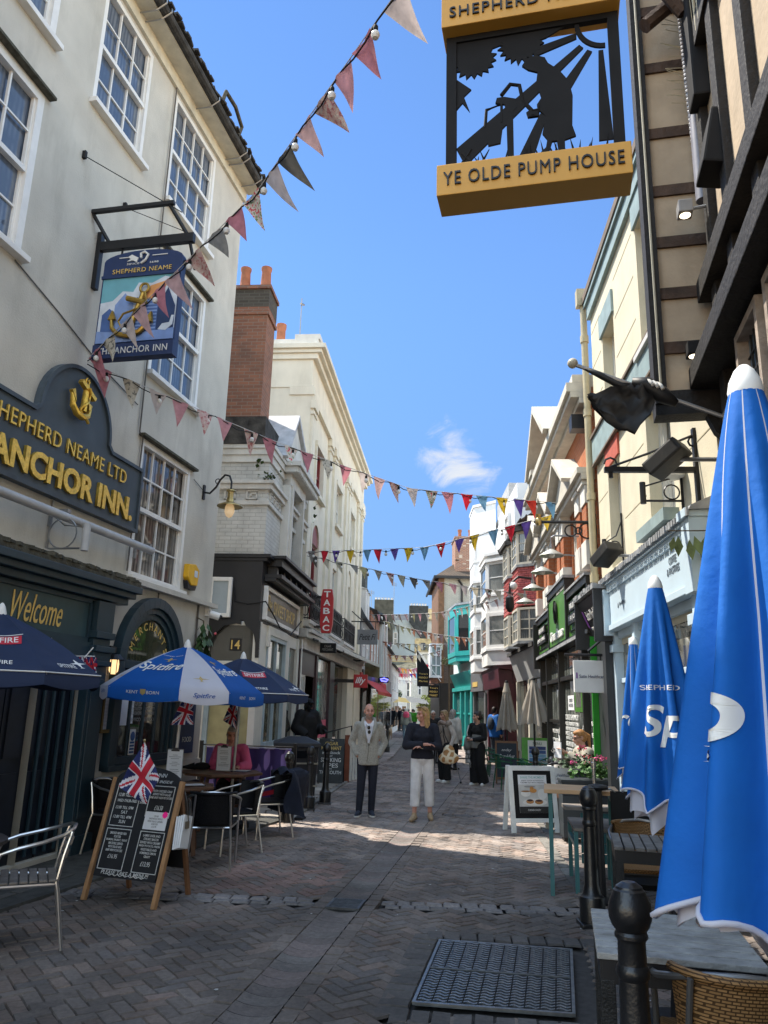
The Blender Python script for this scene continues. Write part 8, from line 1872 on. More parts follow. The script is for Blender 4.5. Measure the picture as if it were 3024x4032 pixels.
# houses across the end of the street (face the camera)
def fbox(name, label, x0, x1, y, h, m, d=8, wins=(), roof=None, wm=None):
 B = thing(name, label, 'building', (x0, y,0)); W_ = x1-x0
 mb = MB(); wall_grid(mb,0, W_,0, h,[(a,b,c,d_) for a,b,c,d_ in wins],.15, o=0); mb.v = [(x,-yy, z) for x, yy, z in mb.v]
 mb.poly([(0,0,0),(0,d,0),(0,d,h),(0,0,h)]); mb.poly([(W_,0,0),(W_,d,0),(W_,d,h),(W_,0,h)]); mb.poly([(0,0,h),(W_,0,h),(W_,d,h),(0,d,h)]); mb.build('wall', m, B)
 for a,b,c,d_ in wins:
  f = MB(); f.box(a,a+.1,.02,.1,c,d_); f.box(b-.1,b,.02,.1,c,d_); f.box(a,b,.03,.09,(c+d_)/2-.05,(c+d_)/2+.05); f.box(a,b,.03,.09,d_-.1,d_); f = f.build('window', wm or wht, B); MB().poly([(a,.08,c),(b,.08,c),(b,.08,d_),(a,.08,d_)]).build('pane', g_far, f)
 if roof == 'side': mb = MB(); mb.prism([(-.3,h),(d/2,h+2.0),(d+.2,h)], lambda o,w: (-.2,o,w), lambda o,w: (W_+.2,o,w)); mb.build('roof', ochre_r, B)
 return B
B = fbox('pale_green_house', 'big plain pale green gable house closing the view', 1.4,6.0,100,12.8, hgreen, wins=[(.25,.75,9.6,11.2)])
MB().box(1.9,2.05,-.08,-.02,7.5,7.6).build('vent', black, B); mb = MB(); mb.tube([(.9,-.06,12.2),(.95,-.06,9.7),(4.6,-.06,7.9)],.06,5); mb.tube([(4.45,-.06,12.6),(4.5,-.06,6)],.06,5); mb.build('down_pipe', black, B)
mb = MB(); mb.add([(0,0,12.8),(4.6,0,12.8),(4.6,8,12.8),(0,8,12.8),(0,3,13.9),(2.6,3,13.9)],[(0,1,5,4),(1,2,5),(2,3,4,5),(3,0,4)]); mb.build('roof', slate, B)
T = thing('sooty_chimney', 'broad dark rendered chimney with a row of pale pots, left of the green gable', 'chimney', (.0,97,0)); MB().box(-.9,1.5,0,1.6,9.5,15.0).build('stack', mat('soot_brown', (.075,.075,.06),.95, var=.4, scale=2), T)
for k in range(6): MB().lathe([(.14,15.0),(.12,15.3),(.15,15.35)],8,(-.7+.4*k,.8,0)).build('chimney_pot', hwhite, T)
T = thing('sooty_chimney', 'broad near-black chimney with pale pots, right of the green gable', 'chimney', (3.7,99.0,0)); mb = MB(); mb.add([(-.1,0,12.6),(2.1,0,9.6),(2.1,1.4,9.6),(-.1,1.4,12.6),(-.1,0,14.6),(2.35,0,14.6),(2.35,1.4,14.6),(-.1,1.4,14.6)],[(0,3,2,1),(4,5,6,7),(0,1,5,4),(1,2,6,5),(2,3,7,6),(3,0,4,7)]); mb.build('stack', sooty, T)
for k in range(6): MB().lathe([(.14,14.6),(.12,14.9),(.15,14.95)],8,(.2+.36*k,.7,0)).build('chimney_pot', hwhite, T)
fbox('roofed_house', 'tall dull white house behind the near-black chimney', 5.7,9.5,104,13.4, hcream, wins=[(.9,1.5,9.3,10.4)], roof='side')
B = fbox('cream_terrace_house', 'cream rendered house with small windows on the right of the far end', 4.3,8.8,92,8.3, hcream, wins=[(.5,1.0,5.8,7.3),(1.5,2.0,5.8,7.3),(2.5,3.0,5.8,7.3),(.5,1.0,3.6,4.8),(1.6,2.1,3.6,4.8)])
mb = MB(); mb.prism([(-.2,8.3),(1.2,9.9),(4,9.9),(4,8.3)], lambda o,w: (-.1,o,w), lambda o,w: (4.6,o,w)); mb.build('roof', ochre_r, B)
for x in (.5,1.6,2.7): MB().box(x,x+.5,-.1,1,8.4,9.3).build('dormer', slate, B)
fbox('long_white_house', 'low white house with dark windows behind the crowd', .6,4.6,88,5.1, hwhite, wins=[(1.1,1.55,2.9,4.3),(2.4,2.85,2.8,4.6)])
B = thing('stepped_roof', 'mossy hillside roof and yellow-striped canopy above the low white house', 'roof', (1.2,90,0)); MB().add([(0,0,5.2),(3.6,0,5.2),(3.0,4,7.2),(.2,4,7.2)],[(0,1,2,3)]).build('tiles', mat('mossy_far', (.11,.105,.075),.95, var=.6, scale=2), B)
mb = MB()
for k in range(5): mb.box(-.1,3.5,.0+k*.02,.1+k*.02,6.9+k*.16,7.0+k*.16)
mb.build('canopy', mat('ochre_canopy', (.30,.23,.11),.8, var=.15), B)
fbox('white_corner_house', 'white corner house with a sign bracket, right of the low white house', 3.35,5.2,84,5.9, mat('far_ivory', (.60,.58,.50),.85, grime=.2), wins=[(.75,1.15,3.2,4.5)])
fbox('dark_house', 'dark gabled house half hidden behind the black banner', 5.2,8.5,82,4.8, mat('far_dark_brick', (.12,.10,.085),.9, var=.3), wins=[(.4,.9,2.6,3.6)])
B = thing('red_dormer_house', 'reddish dormered house beyond the mansard roof at far left', 'building', (-3.2,95,0)); MB().box(0,4.0,0,5,0,11.2).build('wall', brick_mat('far_red_brick', (.35,.13,.075),(.3,.1,.06),(.3,.2,.15)), B); mb = MB(); mb.prism([(-.2,11.2),(2,13.2),(4.2,11.2)], lambda a,w: (a,-.1,w), lambda a,w: (a,5,w)); mb.build('roof', slate, B)
for lb, x, y, z0, z1 in (('tall television aerial right of the sooty chimney',1.55,97.5,15,17.4),('short television aerial left of the sooty chimney',-1.3,97,14,16.2)):
 T = thing('roof_aerial', lb, 'aerial', (x,y,0)); mb = MB(); mb.tube([(0,0,z0-3),(0,0,z1)],.03,5)
 for k in range(4): mb.tube([(-.35,0,z1-.15-k*.12),(.35,0,z1-.2-k*.12)],.02,4)
 mb.build('mast', steel, T)
T = thing('pale_canopy', 'pale lean-to canopy over the far market stall', 'awning', (2.55,76,0)); MB().add([(0,1.6,2.95),(2.0,1.6,2.6),(2.3,0,2.15),(.2,0,2.35)],[(0,1,2,3)]).build('cloth', mat('canopy_grey', (.12,.12,.115),.9), T); MB().box(2.0,2.06,0,.06,0,2.3).box(.2,.26,0,.06,0,2.4).build('post', black, T)
T = thing('yellow_canopy', 'mustard yellow lean-to canopy over the far shop', 'awning', (1.2,73,0)); MB().add([(0,1.5,2.85),(1.3,1.5,2.65),(1.7,0,2.2),(.1,0,2.35)],[(0,1,2,3)]).build('cloth', mat('mustard_canopy', (.17,.13,.04),.8), T); MB().box(0,.05,.05,.1,0,2.4).box(1.6,1.65,.05,.1,0,2.25).build('post', black, T)
def bush(label, x, y, z, r_, n, m, h=1.):
 T = thing('leafy_shrub', label, 'shrub', (x,y,0)); mb = MB(); rr = random.Random(int(x*100+y))
 for k in range(n):
  v = V3((rr.gauss(0,1),rr.gauss(0,1),rr.gauss(0,1))).normalized()*r_*rr.uniform(.5,1.05); c = V3((0,0,z))+V3((v.x,v.y,v.z*h)); s_ = r_*.13
  mb.add([tuple(c+V3((rr.uniform(-1,1),rr.uniform(-1,1),rr.uniform(-1,1)))*s_) for _ in range(4)],[(0,1,2),(0,2,3)])
 mb.build('crown', m, T); MB().tube([(0,0,0),(0,0,z)],.06,6).build('trunk', twig, T)
bush('bright yellow-green tree seen in the gap beside the black corner shop', 4.75,78,2.0,1.0,900, mat('spring_leaf', (.17,.19,.03),.7, var=.4, scale=3),1.1)
bush('dark green potted shrubs before the low white house', 1.7,84,3.2,.75,500, mat('dark_leaf', (.025,.06,.02)),.7)
bush('green climbing plant on the shop cornice before the brown corner house', 3.95,44.6,4.35,.45,320, mat('olive_leaf', (.10,.11,.04),.8, var=.5, scale=5),.6)
t = thing('stall_boxes', 'brown stall boxes and white posters at the far end of the street', 'stall', (1.1,70,0)); mb = MB(); mb.box(0,1.4,0,.8,0,1.0); mb.box(.1,1.3,.1,.7,1.0,1.9); mb.build('boxes', mat('stall_brown', (.2,.12,.07),.8, var=.5, scale=3), t); mb = MB(); mb.box(.1,.4,-.03,0,1.3,1.9); mb.box(.7,.95,-.03,0,1.5,2.0); mb.build('poster', paper, t)
# people
def caps(mb, a, b, ra, rb, n=12):
 a = V3(a); b = V3(b); d = (b-a)
 if d.length < 1e-5: return mb.ball(tuple(a), ra)
 d.normalize()
 return mb.tube([a-d*ra*.96, a-d*ra*.75, a-d*ra*.4, a, b, b+d*rb*.4, b+d*rb*.75, b+d*rb*.96],[ra*.28, ra*.66, ra*.92, ra, rb, rb*.92, rb*.66, rb*.28], n)
def ell(mb, c, rx_, ry_, rz_, M_=None, n=14, m=10):
 M_ = M_ or Matrix.Identity(3); o = len(mb.v); vs = []; fs = []
 for i in range(m+1):
  ph_ = pi*i/m
  for j in range(n):
   th_ = 2*pi*j/n; v = V3((rx_*max(.01,sin(ph_))*cos(th_), ry_*max(.01,sin(ph_))*sin(th_),-rz_*cos(ph_))); vs.append(tuple(V3(c)+M_@v))
 for i in range(m):
  for j in range(n): fs.append((i*n+j, i*n+(j+1)%n,(i+1)*n+(j+1)%n,(i+1)*n+j))
 fs += [tuple(range(n-1,-1,-1)), tuple(m*n+j for j in range(n))]
 return mb.add(vs, fs)
def fuse(mb, voxel, it=4, fac=.5):
 """union of overlapping solids as one continuous smooth surface"""
 me = bpy.data.meshes.new('body'); me.from_pydata(mb.v,[], mb.f)
 bm = bmesh.new(); bm.from_mesh(me); bmesh.ops.recalc_face_normals(bm, faces=bm.faces); bm.to_mesh(me); bm.free()
 o = bpy.data.objects.new('body', me); COL.objects.link(o)
 r = o.modifiers.new('r', 'REMESH'); r.mode = 'VOXEL'; r.voxel_size = voxel; r.use_smooth_shade = True
 s = o.modifiers.new('s', 'SMOOTH'); s.iterations = it; s.factor = fac
 dg = bpy.context.evaluated_depsgraph_get(); out = bpy.data.meshes.new_from_object(o.evaluated_get(dg))
 bpy.data.objects.remove(o); bpy.data.meshes.remove(me)
 out.polygons.foreach_set('use_smooth', [True]*len(out.polygons)); return out
def skin_mat(nm, rgb): return mat('skin_'+nm, rgb,.5, var=.12, scale=18, spec=.35)
SK = skin_mat('fair', (.52,.29,.21)); SK2 = skin_mat('rosy', (.55,.28,.21)); STUB = mat('stubble', (.36,.25,.21),.7, var=.25, scale=60); DARK = mat('eye_dark', (.02,.018,.016),.25); LIP = mat('lips', (.36,.13,.11),.45)
DEF = dict(pelvis=(0,0,.94), chest=(0,.005,1.27), neck=(0,.015,1.45), head=(0,-.015,1.625),
  shL=(.185,.01,1.41), elL=(.245,.035,1.13), wrL=(.25,-.05,.88), shR=(-.185,.01,1.41), elR=(-.245,.035,1.13), wrR=(-.25,-.05,.88),
  hipL=(.09,0,.91), knL=(.1,-.02,.49), anL=(.1,.03,.085), hipR=(-.09,0,.91), knR=(-.1,-.02,.49), anR=(-.1,.03,.085), toeL=(.12,-.13,.03), toeR=(-.12,-.13,.03))
def cloth_mat(nm, rgb, **k): return mat('cloth_'+nm, rgb, k.pop('rough', .85), var=k.pop('var', .18), scale=k.pop('scale', 7), bump=k.pop('bump', .35), bscale=k.pop('bscale', 16), **k)
def fingers(mb, w, d, side, k=1., curl=.6):
 """hand at wrist w pointing along d: palm, four fingers of unequal length, thumb from the side"""
 w = V3(w); d = V3(d).normalized(); up = V3((0,0,1)) if abs(d.z) < .8 else V3((0,-1,0)); sd = d.cross(up).normalized(); pn = sd.cross(d).normalized()
 palm = w+d*.085*k; caps(mb, w, w+d*.03*k,.024*k,.028*k,8)
 for q in (-.026,-.009,.009,.026): caps(mb, w+d*.025*k+sd*q*.6*k, palm+sd*q*k,.013*k,.012*k,8)
 for q, l_ in ((-.028,.058),(-.01,.075),(.01,.08),(.028,.07)):
  a = palm+sd*q*k; b = a+(d*cos(curl*.5)-pn*sin(curl*.5))*l_*.5*k; c = b+(d*cos(curl*1.4)-pn*sin(curl*1.4))*l_*.5*k; caps(mb, a, b,.0095*k,.0088*k,8); caps(mb, b, c,.0086*k,.0072*k,8)
 a = w+d*.03*k-sd*.022*k*side; b = a+(d*.7-sd*.7*side-pn*.3)*.035*k; c = b+(d*.95-sd*.2*side-pn*.3)*.03*k; caps(mb, a, b,.013*k,.0105*k,8); caps(mb, b, c,.0105*k,.0085*k,8)
def person(label, loc, rz=0., H=1.75, pose=None, yaw=0., nod=0., skin=SK, top=None, sleeve=1., top_z=.86, top_r=0., legs=None, leg_len=1., leg_r=0., flare=0., shoes=None, sole=None, hair=None, hairstyle='short', female=False, vox=.013, beard=False, group=None, hands=True, extra=None, bald=False, collar=None, width=1., arms=True):
 t = thing('person', label, 'person', loc, rz, group); J = dict(DEF); J.update(pose or {}); k = H/1.75; J = {n: V3(p)*k for n, p in J.items()}
 hips_w = 1.08 if female else 1.
 Hm = MR(yaw,3,'Z') @ MR(nod,3,'X'); hc = J['head']
 def hp(x,y,z): return hc + Hm @ (V3((x,y,z))*k)
 lo = vox > .02
 b = MB()
 # torso, neck, limbs
 ell(b, J['pelvis'],.15*k*hips_w,.105*k,.13*k); caps(b, J['pelvis'], J['chest'],.12*k,.125*k); ell(b, J['chest'],.155*k,.105*k,.16*k)
 caps(b, J['chest']+V3((0,0,.1*k)), J['neck'],.085*k,.058*k); caps(b, J['neck']-V3((0,0,.03*k)), hp(0,.015,-.07),.056*k,.052*k)
 for s_ in 'LR':
  caps(b, J['neck']-V3((0,0,.05*k)), J['sh'+s_],.05*k,.055*k); caps(b, J['sh'+s_], J['el'+s_],.047*k,.037*k); caps(b, J['el'+s_], J['wr'+s_],.037*k,.025*k)
  caps(b, J['hip'+s_], J['kn'+s_],.078*k,.052*k); caps(b, J['kn'+s_], J['an'+s_],.05*k,.034*k); caps(b, J['an'+s_]-V3((0,0,.03*k)), J['toe'+s_],.035*k,.026*k)
  if hands:
   d = (J['wr'+s_]-J['el'+s_]); d = V3((pose or {}).get('hd'+s_, d)); fingers(b, J['wr'+s_], d,1 if s_ == 'L' else -1, k)
 # head with brow, nose, chin, ears
 ell(b, hp(0,.012,.03),.076*k,.094*k,.092*k, Hm); ell(b, hp(0,-.022,-.045),.058*k,.066*k,.07*k, Hm); ell(b, hp(0,-.062,-.088),.028*k,.024*k,.022*k, Hm)
 if not lo:
  caps(b, hp(0,-.088,.012), hp(0,-.108,-.03),.010*k,.0155*k,8); ell(b, hp(.016,-.094,-.035),.011*k,.012*k,.009*k, Hm); ell(b, hp(-.016,-.094,-.035),.011*k,.012*k,.009*k, Hm)
  caps(b, hp(-.045,-.074,.028), hp(.045,-.074,.028),.013*k,.013*k,8); ell(b, hp(.048,-.05,-.03),.024*k,.03*k,.026*k, Hm); ell(b, hp(-.048,-.05,-.03),.024*k,.03*k,.026*k, Hm)
  for q in (-1,1): ell(b, hp(q*.079,.012,-.005),.011*k,.022*k,.033*k, Hm)
  caps(b, hp(-.018,-.09,-.062), hp(.018,-.09,-.062),.010*k,.010*k,8)
 me = fuse(b, max(vox*.62,.0065) if not lo else vox,3 if not lo else 2)
 me.materials.clear(); me.materials.append(skin); me.materials.append(STUB)
 if beard:
  inv = Hm.transposed()
  for p in me.polygons:
   q = inv @ (p.center-hc)/k
   if q.y < -.0 and q.z < -.045 and q.z > -.13 and not (abs(q.x) < .022 and -.073 < q.z < -.05): p.material_index = 1
 link('body', me, t)
 if not lo:
  e = MB()
  for q in (-1,1): ell(e, hp(q*.031,-.082,.008),.011*k,.007*k,.0065*k, Hm,8,6)
  e.build('eyes', DARK, t, smooth='all')
  e = MB()
  for q in (-1,1): caps(e, hp(q*.018,-.0905,.031), hp(q*.045,-.083,.031),.0045*k,.0035*k,6)
  e.build('eyebrows', mat('brow_hair', (.16,.10,.07),.8), t, smooth='all')
  e = MB(); caps(e, hp(-.02,-.0975,-.062), hp(.02,-.0975,-.062),.0045*k,.0045*k,6); e.build('mouth', LIP, t, smooth='all')
 # legs
 if legs:
  c = MB(); g_ = .014*k+leg_r
  ell(c, J['pelvis']+V3((0,0,.0)),.155*k*hips_w+g_*.6,.115*k+g_*.6,.13*k)
  caps(c, J['pelvis']+V3((0,0,.02)), J['pelvis']+V3((0,0,.11*k)),.135*k*hips_w,.118*k)
  for s_ in 'LR':
   A_, B_, C_ = J['hip'+s_], J['kn'+s_], J['kn'+s_].lerp(J['an'+s_]-V3((0,0,.02)), leg_len)
   caps(c, A_, B_,.085*k+g_,.062*k+g_+flare*.35); c.tube([B_, C_],[.062*k+g_+flare*.35,.045*k+g_+flare],14); ell(c, B_,.06*k+g_+flare*.3,.06*k+g_+flare*.3,.06*k+g_)
  link('trousers', fuse(c, vox,3), t).data.materials.append(legs)
 if top:
  c = MB(); g_ = .02*k+top_r
  base = V3((J['pelvis'].x, J['pelvis'].y, top_z*k))
  c.tube([base, J['pelvis']+V3((0,0,.06*k)), J['pelvis'].lerp(J['chest'],.55), J['chest'], J['chest']+V3((0,0,.1*k)), J['neck']-V3((0,0,.02*k))],[(.152*hips_w)*k+g_,.146*k*hips_w+g_,(.128 if female else .142)*k+g_,.15*k+g_,.125*k+g_,.062*k+g_*.6],18)
  c.v = [(J['pelvis'].x+(x-J['pelvis'].x)*1.0*width, J['pelvis'].y+(y-J['pelvis'].y)*.78, z) for x,y,z in c.v]
  if female: 
   for q in (-1,1): ell(c, J['chest']+V3((q*.075*k,-.075*k,.01*k)),.068*k,.06*k,.065*k)
  for s_ in ('LR' if arms else ''):
   caps(c, J['neck']-V3((0,0,.06*k)), J['sh'+s_],.055*k+g_*.6,.062*k+g_*.8); caps(c, J['sh'+s_], J['el'+s_],.056*k+g_,.046*k+g_*.9)
   if sleeve > .5: c.tube([J['el'+s_], J['el'+s_].lerp(J['wr'+s_], sleeve)],[.046*k+g_*.9,.034*k+g_*.8],12); ell(c, J['el'+s_],.045*k+g_*.85,.045*k+g_*.85,.045*k+g_*.85)
  me = fuse(c, vox,3)
  link('top', me, t).data.materials.append(top)
 if shoes:
  for s_ in 'LR':
   c = MB(); a_ = J['an'+s_]; to = J['toe'+s_]; f_ = (to-a_); f_.z = 0; f_.normalize(); heel = V3((a_.x,a_.y,0))-f_*.045*k; z0 = a_.z-.085*k
   caps(c, heel+V3((0,0,z0+.045*k)), heel+f_*.1*k+V3((0,0,z0+.05*k)),.042*k,.045*k); caps(c, heel+f_*.08*k+V3((0,0,z0+.045*k)), heel+f_*.21*k+V3((0,0,z0+.032*k)),.045*k,.034*k); caps(c, heel+f_*.03*k+V3((0,0,z0+.06*k)), V3((a_.x,a_.y,a_.z+.02*k)),.04*k,.04*k)
   sh = link('shoe', fuse(c, max(.009, vox*.8),3), t); sh.data.materials.append(shoes)
   if sole:
    sd_ = V3((-f_.y,f_.x,0)); P_ = [(heel-f_*.04*k,.0),(heel-f_*.0*k,.036),(heel+f_*.1*k,.042),(heel+f_*.2*k,.042),(heel+f_*.245*k,.018)]
    o_ = [tuple((p+sd_*w_*k).xy) for p, w_ in P_]+[tuple((p-sd_*w_*k).xy) for p, w_ in reversed(P_)]; MB().slab(o_, max(.002,z0), max(.002,z0)+.024).build('sole', sole, sh, bev=.004)
 if hair:
  c = MB()
  if hairstyle != 'bald':
   ell(c, hp(0,.02,.042),.082*k,.096*k,.09*k, Hm); ell(c, hp(0,.045,.0),.079*k,.07*k,.09*k, Hm)
   if hairstyle in ('long','bob'):
    L_ = .27 if hairstyle == 'long' else .16
    for q in (-1,1):
     for yy in (.0,.035,.07): caps(c, hp(q*.062,yy,.03), hp(q*(.07),yy+.012,-L_*(.75 if yy < .03 else 1)),.022*k,.015*k)
    for q in (-.04,0,.04): caps(c, hp(q,.075,.03), hp(q*.9,.08,-L_),.03*k,.018*k)
    caps(c, hp(-.05,-.045,.085), hp(-.08,-.02,.0),.02*k,.018*k); caps(c, hp(.05,-.045,.085), hp(.08,-.02,.0),.02*k,.018*k)
   if hairstyle == 'pony': caps(c, hp(0,.1,.05), hp(0,.15,.0),.028*k,.035*k); caps(c, hp(0,.15,.0), hp(0,.13,-.2),.036*k,.016*k)
   if hairstyle == 'bun': ell(c, hp(0,.11,-.01),.045*k,.045*k,.045*k)
   if hairstyle in ('pony','bun','bob','long'): ell(c, hp(0,-.03,.085),.062*k,.06*k,.035*k, Hm)
  me = fuse(c, max(vox*.8,.009),2); me.materials.append(hair)
  bm = bmesh.new(); bm.from_mesh(me); inv = Hm.transposed()
  dl_ = []
  for f in bm.faces:
   q = inv @ (f.calc_center_median()-hc)/k
   if q.y < -.045 and q.z < (.062 if hairstyle != 'short' else .05) and abs(q.x) < .075: dl_.append(f)
   elif q.y < -.01 and q.z < .0 and abs(q.x) < .06: dl_.append(f)
  bmesh.ops.delete(bm, geom=dl_, context='FACES'); bm.to_mesh(me); bm.free()
  link('hair', me, t)
 if extra: extra(t, J, hp, k)
 return t
hair_bl = mat('hair_blonde', (.42,.26,.11),.5, var=.35, scale=30, bump=.5, bscale=90); hair_lb = mat('hair_light_brown', (.30,.20,.10),.5, var=.3, scale=30, bump=.4, bscale=90); hair_dk = mat('hair_dark', (.025,.016,.012),.45, var=.3, scale=30, bump=.4, bscale=90); hair_gy = mat('hair_grey', (.33,.31,.29),.6, var=.3, scale=30, bump=.4, bscale=90); hair_wh = mat('hair_white', (.6,.58,.52),.6, var=.2); hair_gg = mat('hair_ginger', (.36,.17,.055),.5, var=.35, scale=30, bump=.5, bscale=90)
c_navy = cloth_mat('navy', (.011,.013,.024)); c_black = cloth_mat('black', (.008,.008,.009)); c_white = cloth_mat('white', (.66,.65,.66)); c_shirt = cloth_mat('shirt', (.68,.69,.76), var=.06); c_knit = mat('cardigan_knit', (.40,.385,.34),.95, var=.25, scale=45, bump=.9, bscale=150, sheen=.3)
wht_sole = mat('white_rubber', (.62,.61,.58),.6); navy_shoe = mat('navy_suede', (.022,.03,.05),.8, bump=.3); tan_shoe = mat('tan_suede', (.40,.29,.18),.8, var=.15, bump=.2); trainer = mat('white_trainer', (.66,.67,.67),.5)
def man_extra(t, J, hp, k):
 # open cardigan over a white shirt
 c = MB(); g_ = .034*k; base = V3((0,0,.78*k))
 c.tube([base, J['pelvis']+V3((0,0,.05)), J['pelvis'].lerp(J['chest'],.55), J['chest'], J['chest']+V3((0,0,.11*k)), J['neck']+V3((0,.01,.02*k))],[.18*k,.178*k,.172*k,.178*k,.145*k,.075*k],20)
 c.v = [(x, y*.82, z) for x,y,z in c.v]
 for s_ in 'LR':
  caps(c, J['neck']-V3((0,0,.06*k)), J['sh'+s_],.06*k,.066*k); caps(c, J['sh'+s_], J['el'+s_],.069*k,.06*k); c.tube([J['el'+s_], J['el'+s_].lerp(J['wr'+s_],1.05)],[.06*k,.047*k],12); ell(c, J['el'+s_],.059*k,.059*k,.059*k)
 me = fuse(c,.013,3); me.materials.append(c_knit)
 bm = bmesh.new(); bm.from_mesh(me); dl_ = []
 for f in bm.faces:
  p = f.calc_center_median()
  if p.y < -.01 and p.z > 1.13*k and abs(p.x) < .012+(p.z-1.13*k)*.30: dl_.append(f)
  if p.z > 1.475*k and abs(p.x) < .09: dl_.append(f)
 bmesh.ops.delete(bm, geom=list(set(dl_)), context='FACES'); bm.to_mesh(me); bm.free(); o = link('cardigan', me, t)
 sm = o.modifiers.new('thickness', 'SOLIDIFY'); sm.thickness = .012
 mb = MB(); mb.tube([(-.03,-.155*k,1.15*k),(-.08,-.14*k,1.3*k),(-.105,-.09*k,1.42*k),(-.09,.03*k,1.5*k),(0,.085*k,1.53*k),(.09,.03*k,1.5*k),(.105,-.09*k,1.42*k),(.08,-.14*k,1.3*k),(.03,-.155*k,1.15*k)],[.014,.024,.032,.034,.034,.034,.032,.024,.014],8); mb.build('shawl_collar', c_knit, t, smooth='all')
 mb = MB(); mb.tube([(.0,-.157*k,1.13*k),(.0,-.155*k,1.0*k),(-.02,-.15*k,.84*k)],.006,6); mb.build('placket', mat('knit_shadow', (.2,.19,.165),.95), t)
 mb = MB(); 
 for p in ((-.045,-.142,1.2),(.005,-.16,1.1)): mb.ball((p[0],p[1]*k,p[2]*k),.011,8,6)
 mb.build('button', DARK, t)
 mb = MB()
 for q in (-1,1): mb.add([(q*.015,-.125*k,1.42*k),(q*.075,-.07*k,1.495*k),(q*.085,-.095*k,1.43*k),(q*.06,-.13*k,1.37*k)],[(0,1,2,3)])
 mb.build('shirt_collar', c_shirt, t)
 mb = MB(); ell(mb,(-.005,-.148*k,1.37*k),.026,.008,.03); ell(mb,(.003,-.152*k,1.30*k),.026,.008,.03); mb.tube([(-.005,-.148*k,1.35*k),(.0,-.15*k,1.32*k)],.004,5); mb.tube([(-.03,-.145*k,1.39*k),(-.045,-.14*k,1.42*k)],.003,5); mb.build('sunglasses', DARK, t, smooth='all')
person('bald bearded person in a pale grey cardigan over a white shirt, hands in pockets', (-.16,13.32,0), rad(3),1.765, dict(shL=(.175,.01,1.40),shR=(-.175,.01,1.40),elL=(.275,.07,1.13),wrL=(.175,-.05,.93),elR=(-.275,.07,1.13),wrR=(-.175,-.05,.93),hdL=(-.9,.7,-1),hdR=(.9,.7,-1), knL=(.085,-.05,.5),anL=(.075,-.04,.085),toeL=(.10,-.2,.03),knR=(-.1,-.06,.5),anR=(-.125,-.07,.085),toeR=(-.165,-.22,.03)), yaw=rad(6), skin=SK2, top=c_shirt, top_r=-.002, arms=False, top_z=.84, legs=c_navy, leg_r=-.006, shoes=navy_shoe, sole=wht_sole, vox=.012, beard=True, extra=man_extra)
def woman_extra(t, J, hp, k):
 mb = MB(); mb.tube([hp(-.07,-.05,.11),hp(-.03,-.085,.12),hp(.03,-.085,.12),hp(.07,-.05,.11),hp(.085,.03,.05)],.006,6); ell(mb, hp(-.035,-.075,.118),.026,.02,.012); ell(mb, hp(.035,-.075,.118),.026,.02,.012); mb.build('sunglasses', mat('amber_glass', (.25,.15,.06),.3), t, smooth='all')
 mb = MB(); mb.tube([V3(J['wrL'])+V3((.02*cos(a),.0,.02*sin(a)))*1.6 for a in [x*pi/4 for x in range(8)]],.005,5, True); mb.build('bracelet', steel, t)
person('blonde person in a dark navy jumper with folded arms and white cropped trousers', (.72,12.98,0), rad(-4),1.74, dict(elL=(.265,-.05,1.13),wrL=(.0,-.25,1.13),hdL=(-1,.0,-.05),elR=(-.265,-.05,1.13),wrR=(.05,-.275,1.165),hdR=(1,.15,.05), knL=(.11,-.01,.49),anL=(.135,.05,.09),toeL=(.155,-.11,.03),knR=(-.1,-.10,.5),anR=(-.115,-.12,.085),toeR=(-.16,-.27,.03)), yaw=rad(-62), nod=rad(3), skin=SK2, top=c_navy, top_z=.93, top_r=.006, legs=c_white, leg_len=.66, leg_r=.0, flare=.018, shoes=tan_shoe, hair=hair_bl, hairstyle='long', female=True, vox=.012, extra=woman_extra, sleeve=.93)
gir = bpy.data.materials.new('giraffe_print'); N_, L_n = nodes_of(gir); b_ = N_['Principled BSDF']; b_.inputs['Roughness'].default_value = .7; tc_ = N_.new('ShaderNodeTexCoord'); v_ = N_.new('ShaderNodeTexVoronoi'); v_.feature = 'DISTANCE_TO_EDGE'; v_.inputs['Scale'].default_value = 9; L_n.new(tc_.outputs['Object'], v_.inputs[0]); r_ = N_.new('ShaderNodeValToRGB'); r_.color_ramp.elements[0].position = .12; r_.color_ramp.elements[0].color = (.62,.55,.40,1); r_.color_ramp.elements[1].position = .16; r_.color_ramp.elements[1].color = (.33,.17,.06,1); L_n.new(v_.outputs['Distance'], r_.inputs[0]); L_n.new(r_.outputs[0], b_.inputs['Base Color'])
t = thing('handbag', 'cream and brown giraffe-print handbag hanging beside the folded-arm person', 'handbag', (1.16,13.12,.86)); c = MB(); ell(c,(0,0,.08),.17,.07,.1); ell(c,(0,0,.17),.1,.05,.12); o = link('bag', fuse(c,.012,3), t); o.data.materials.append(gir)
MB().tube([(-.05,0,.26),(-.09,-.02,.42),(-.1,0,.58),(-.06,.03,.42),(.02,0,.26)],.009,6).build('strap', black, t)
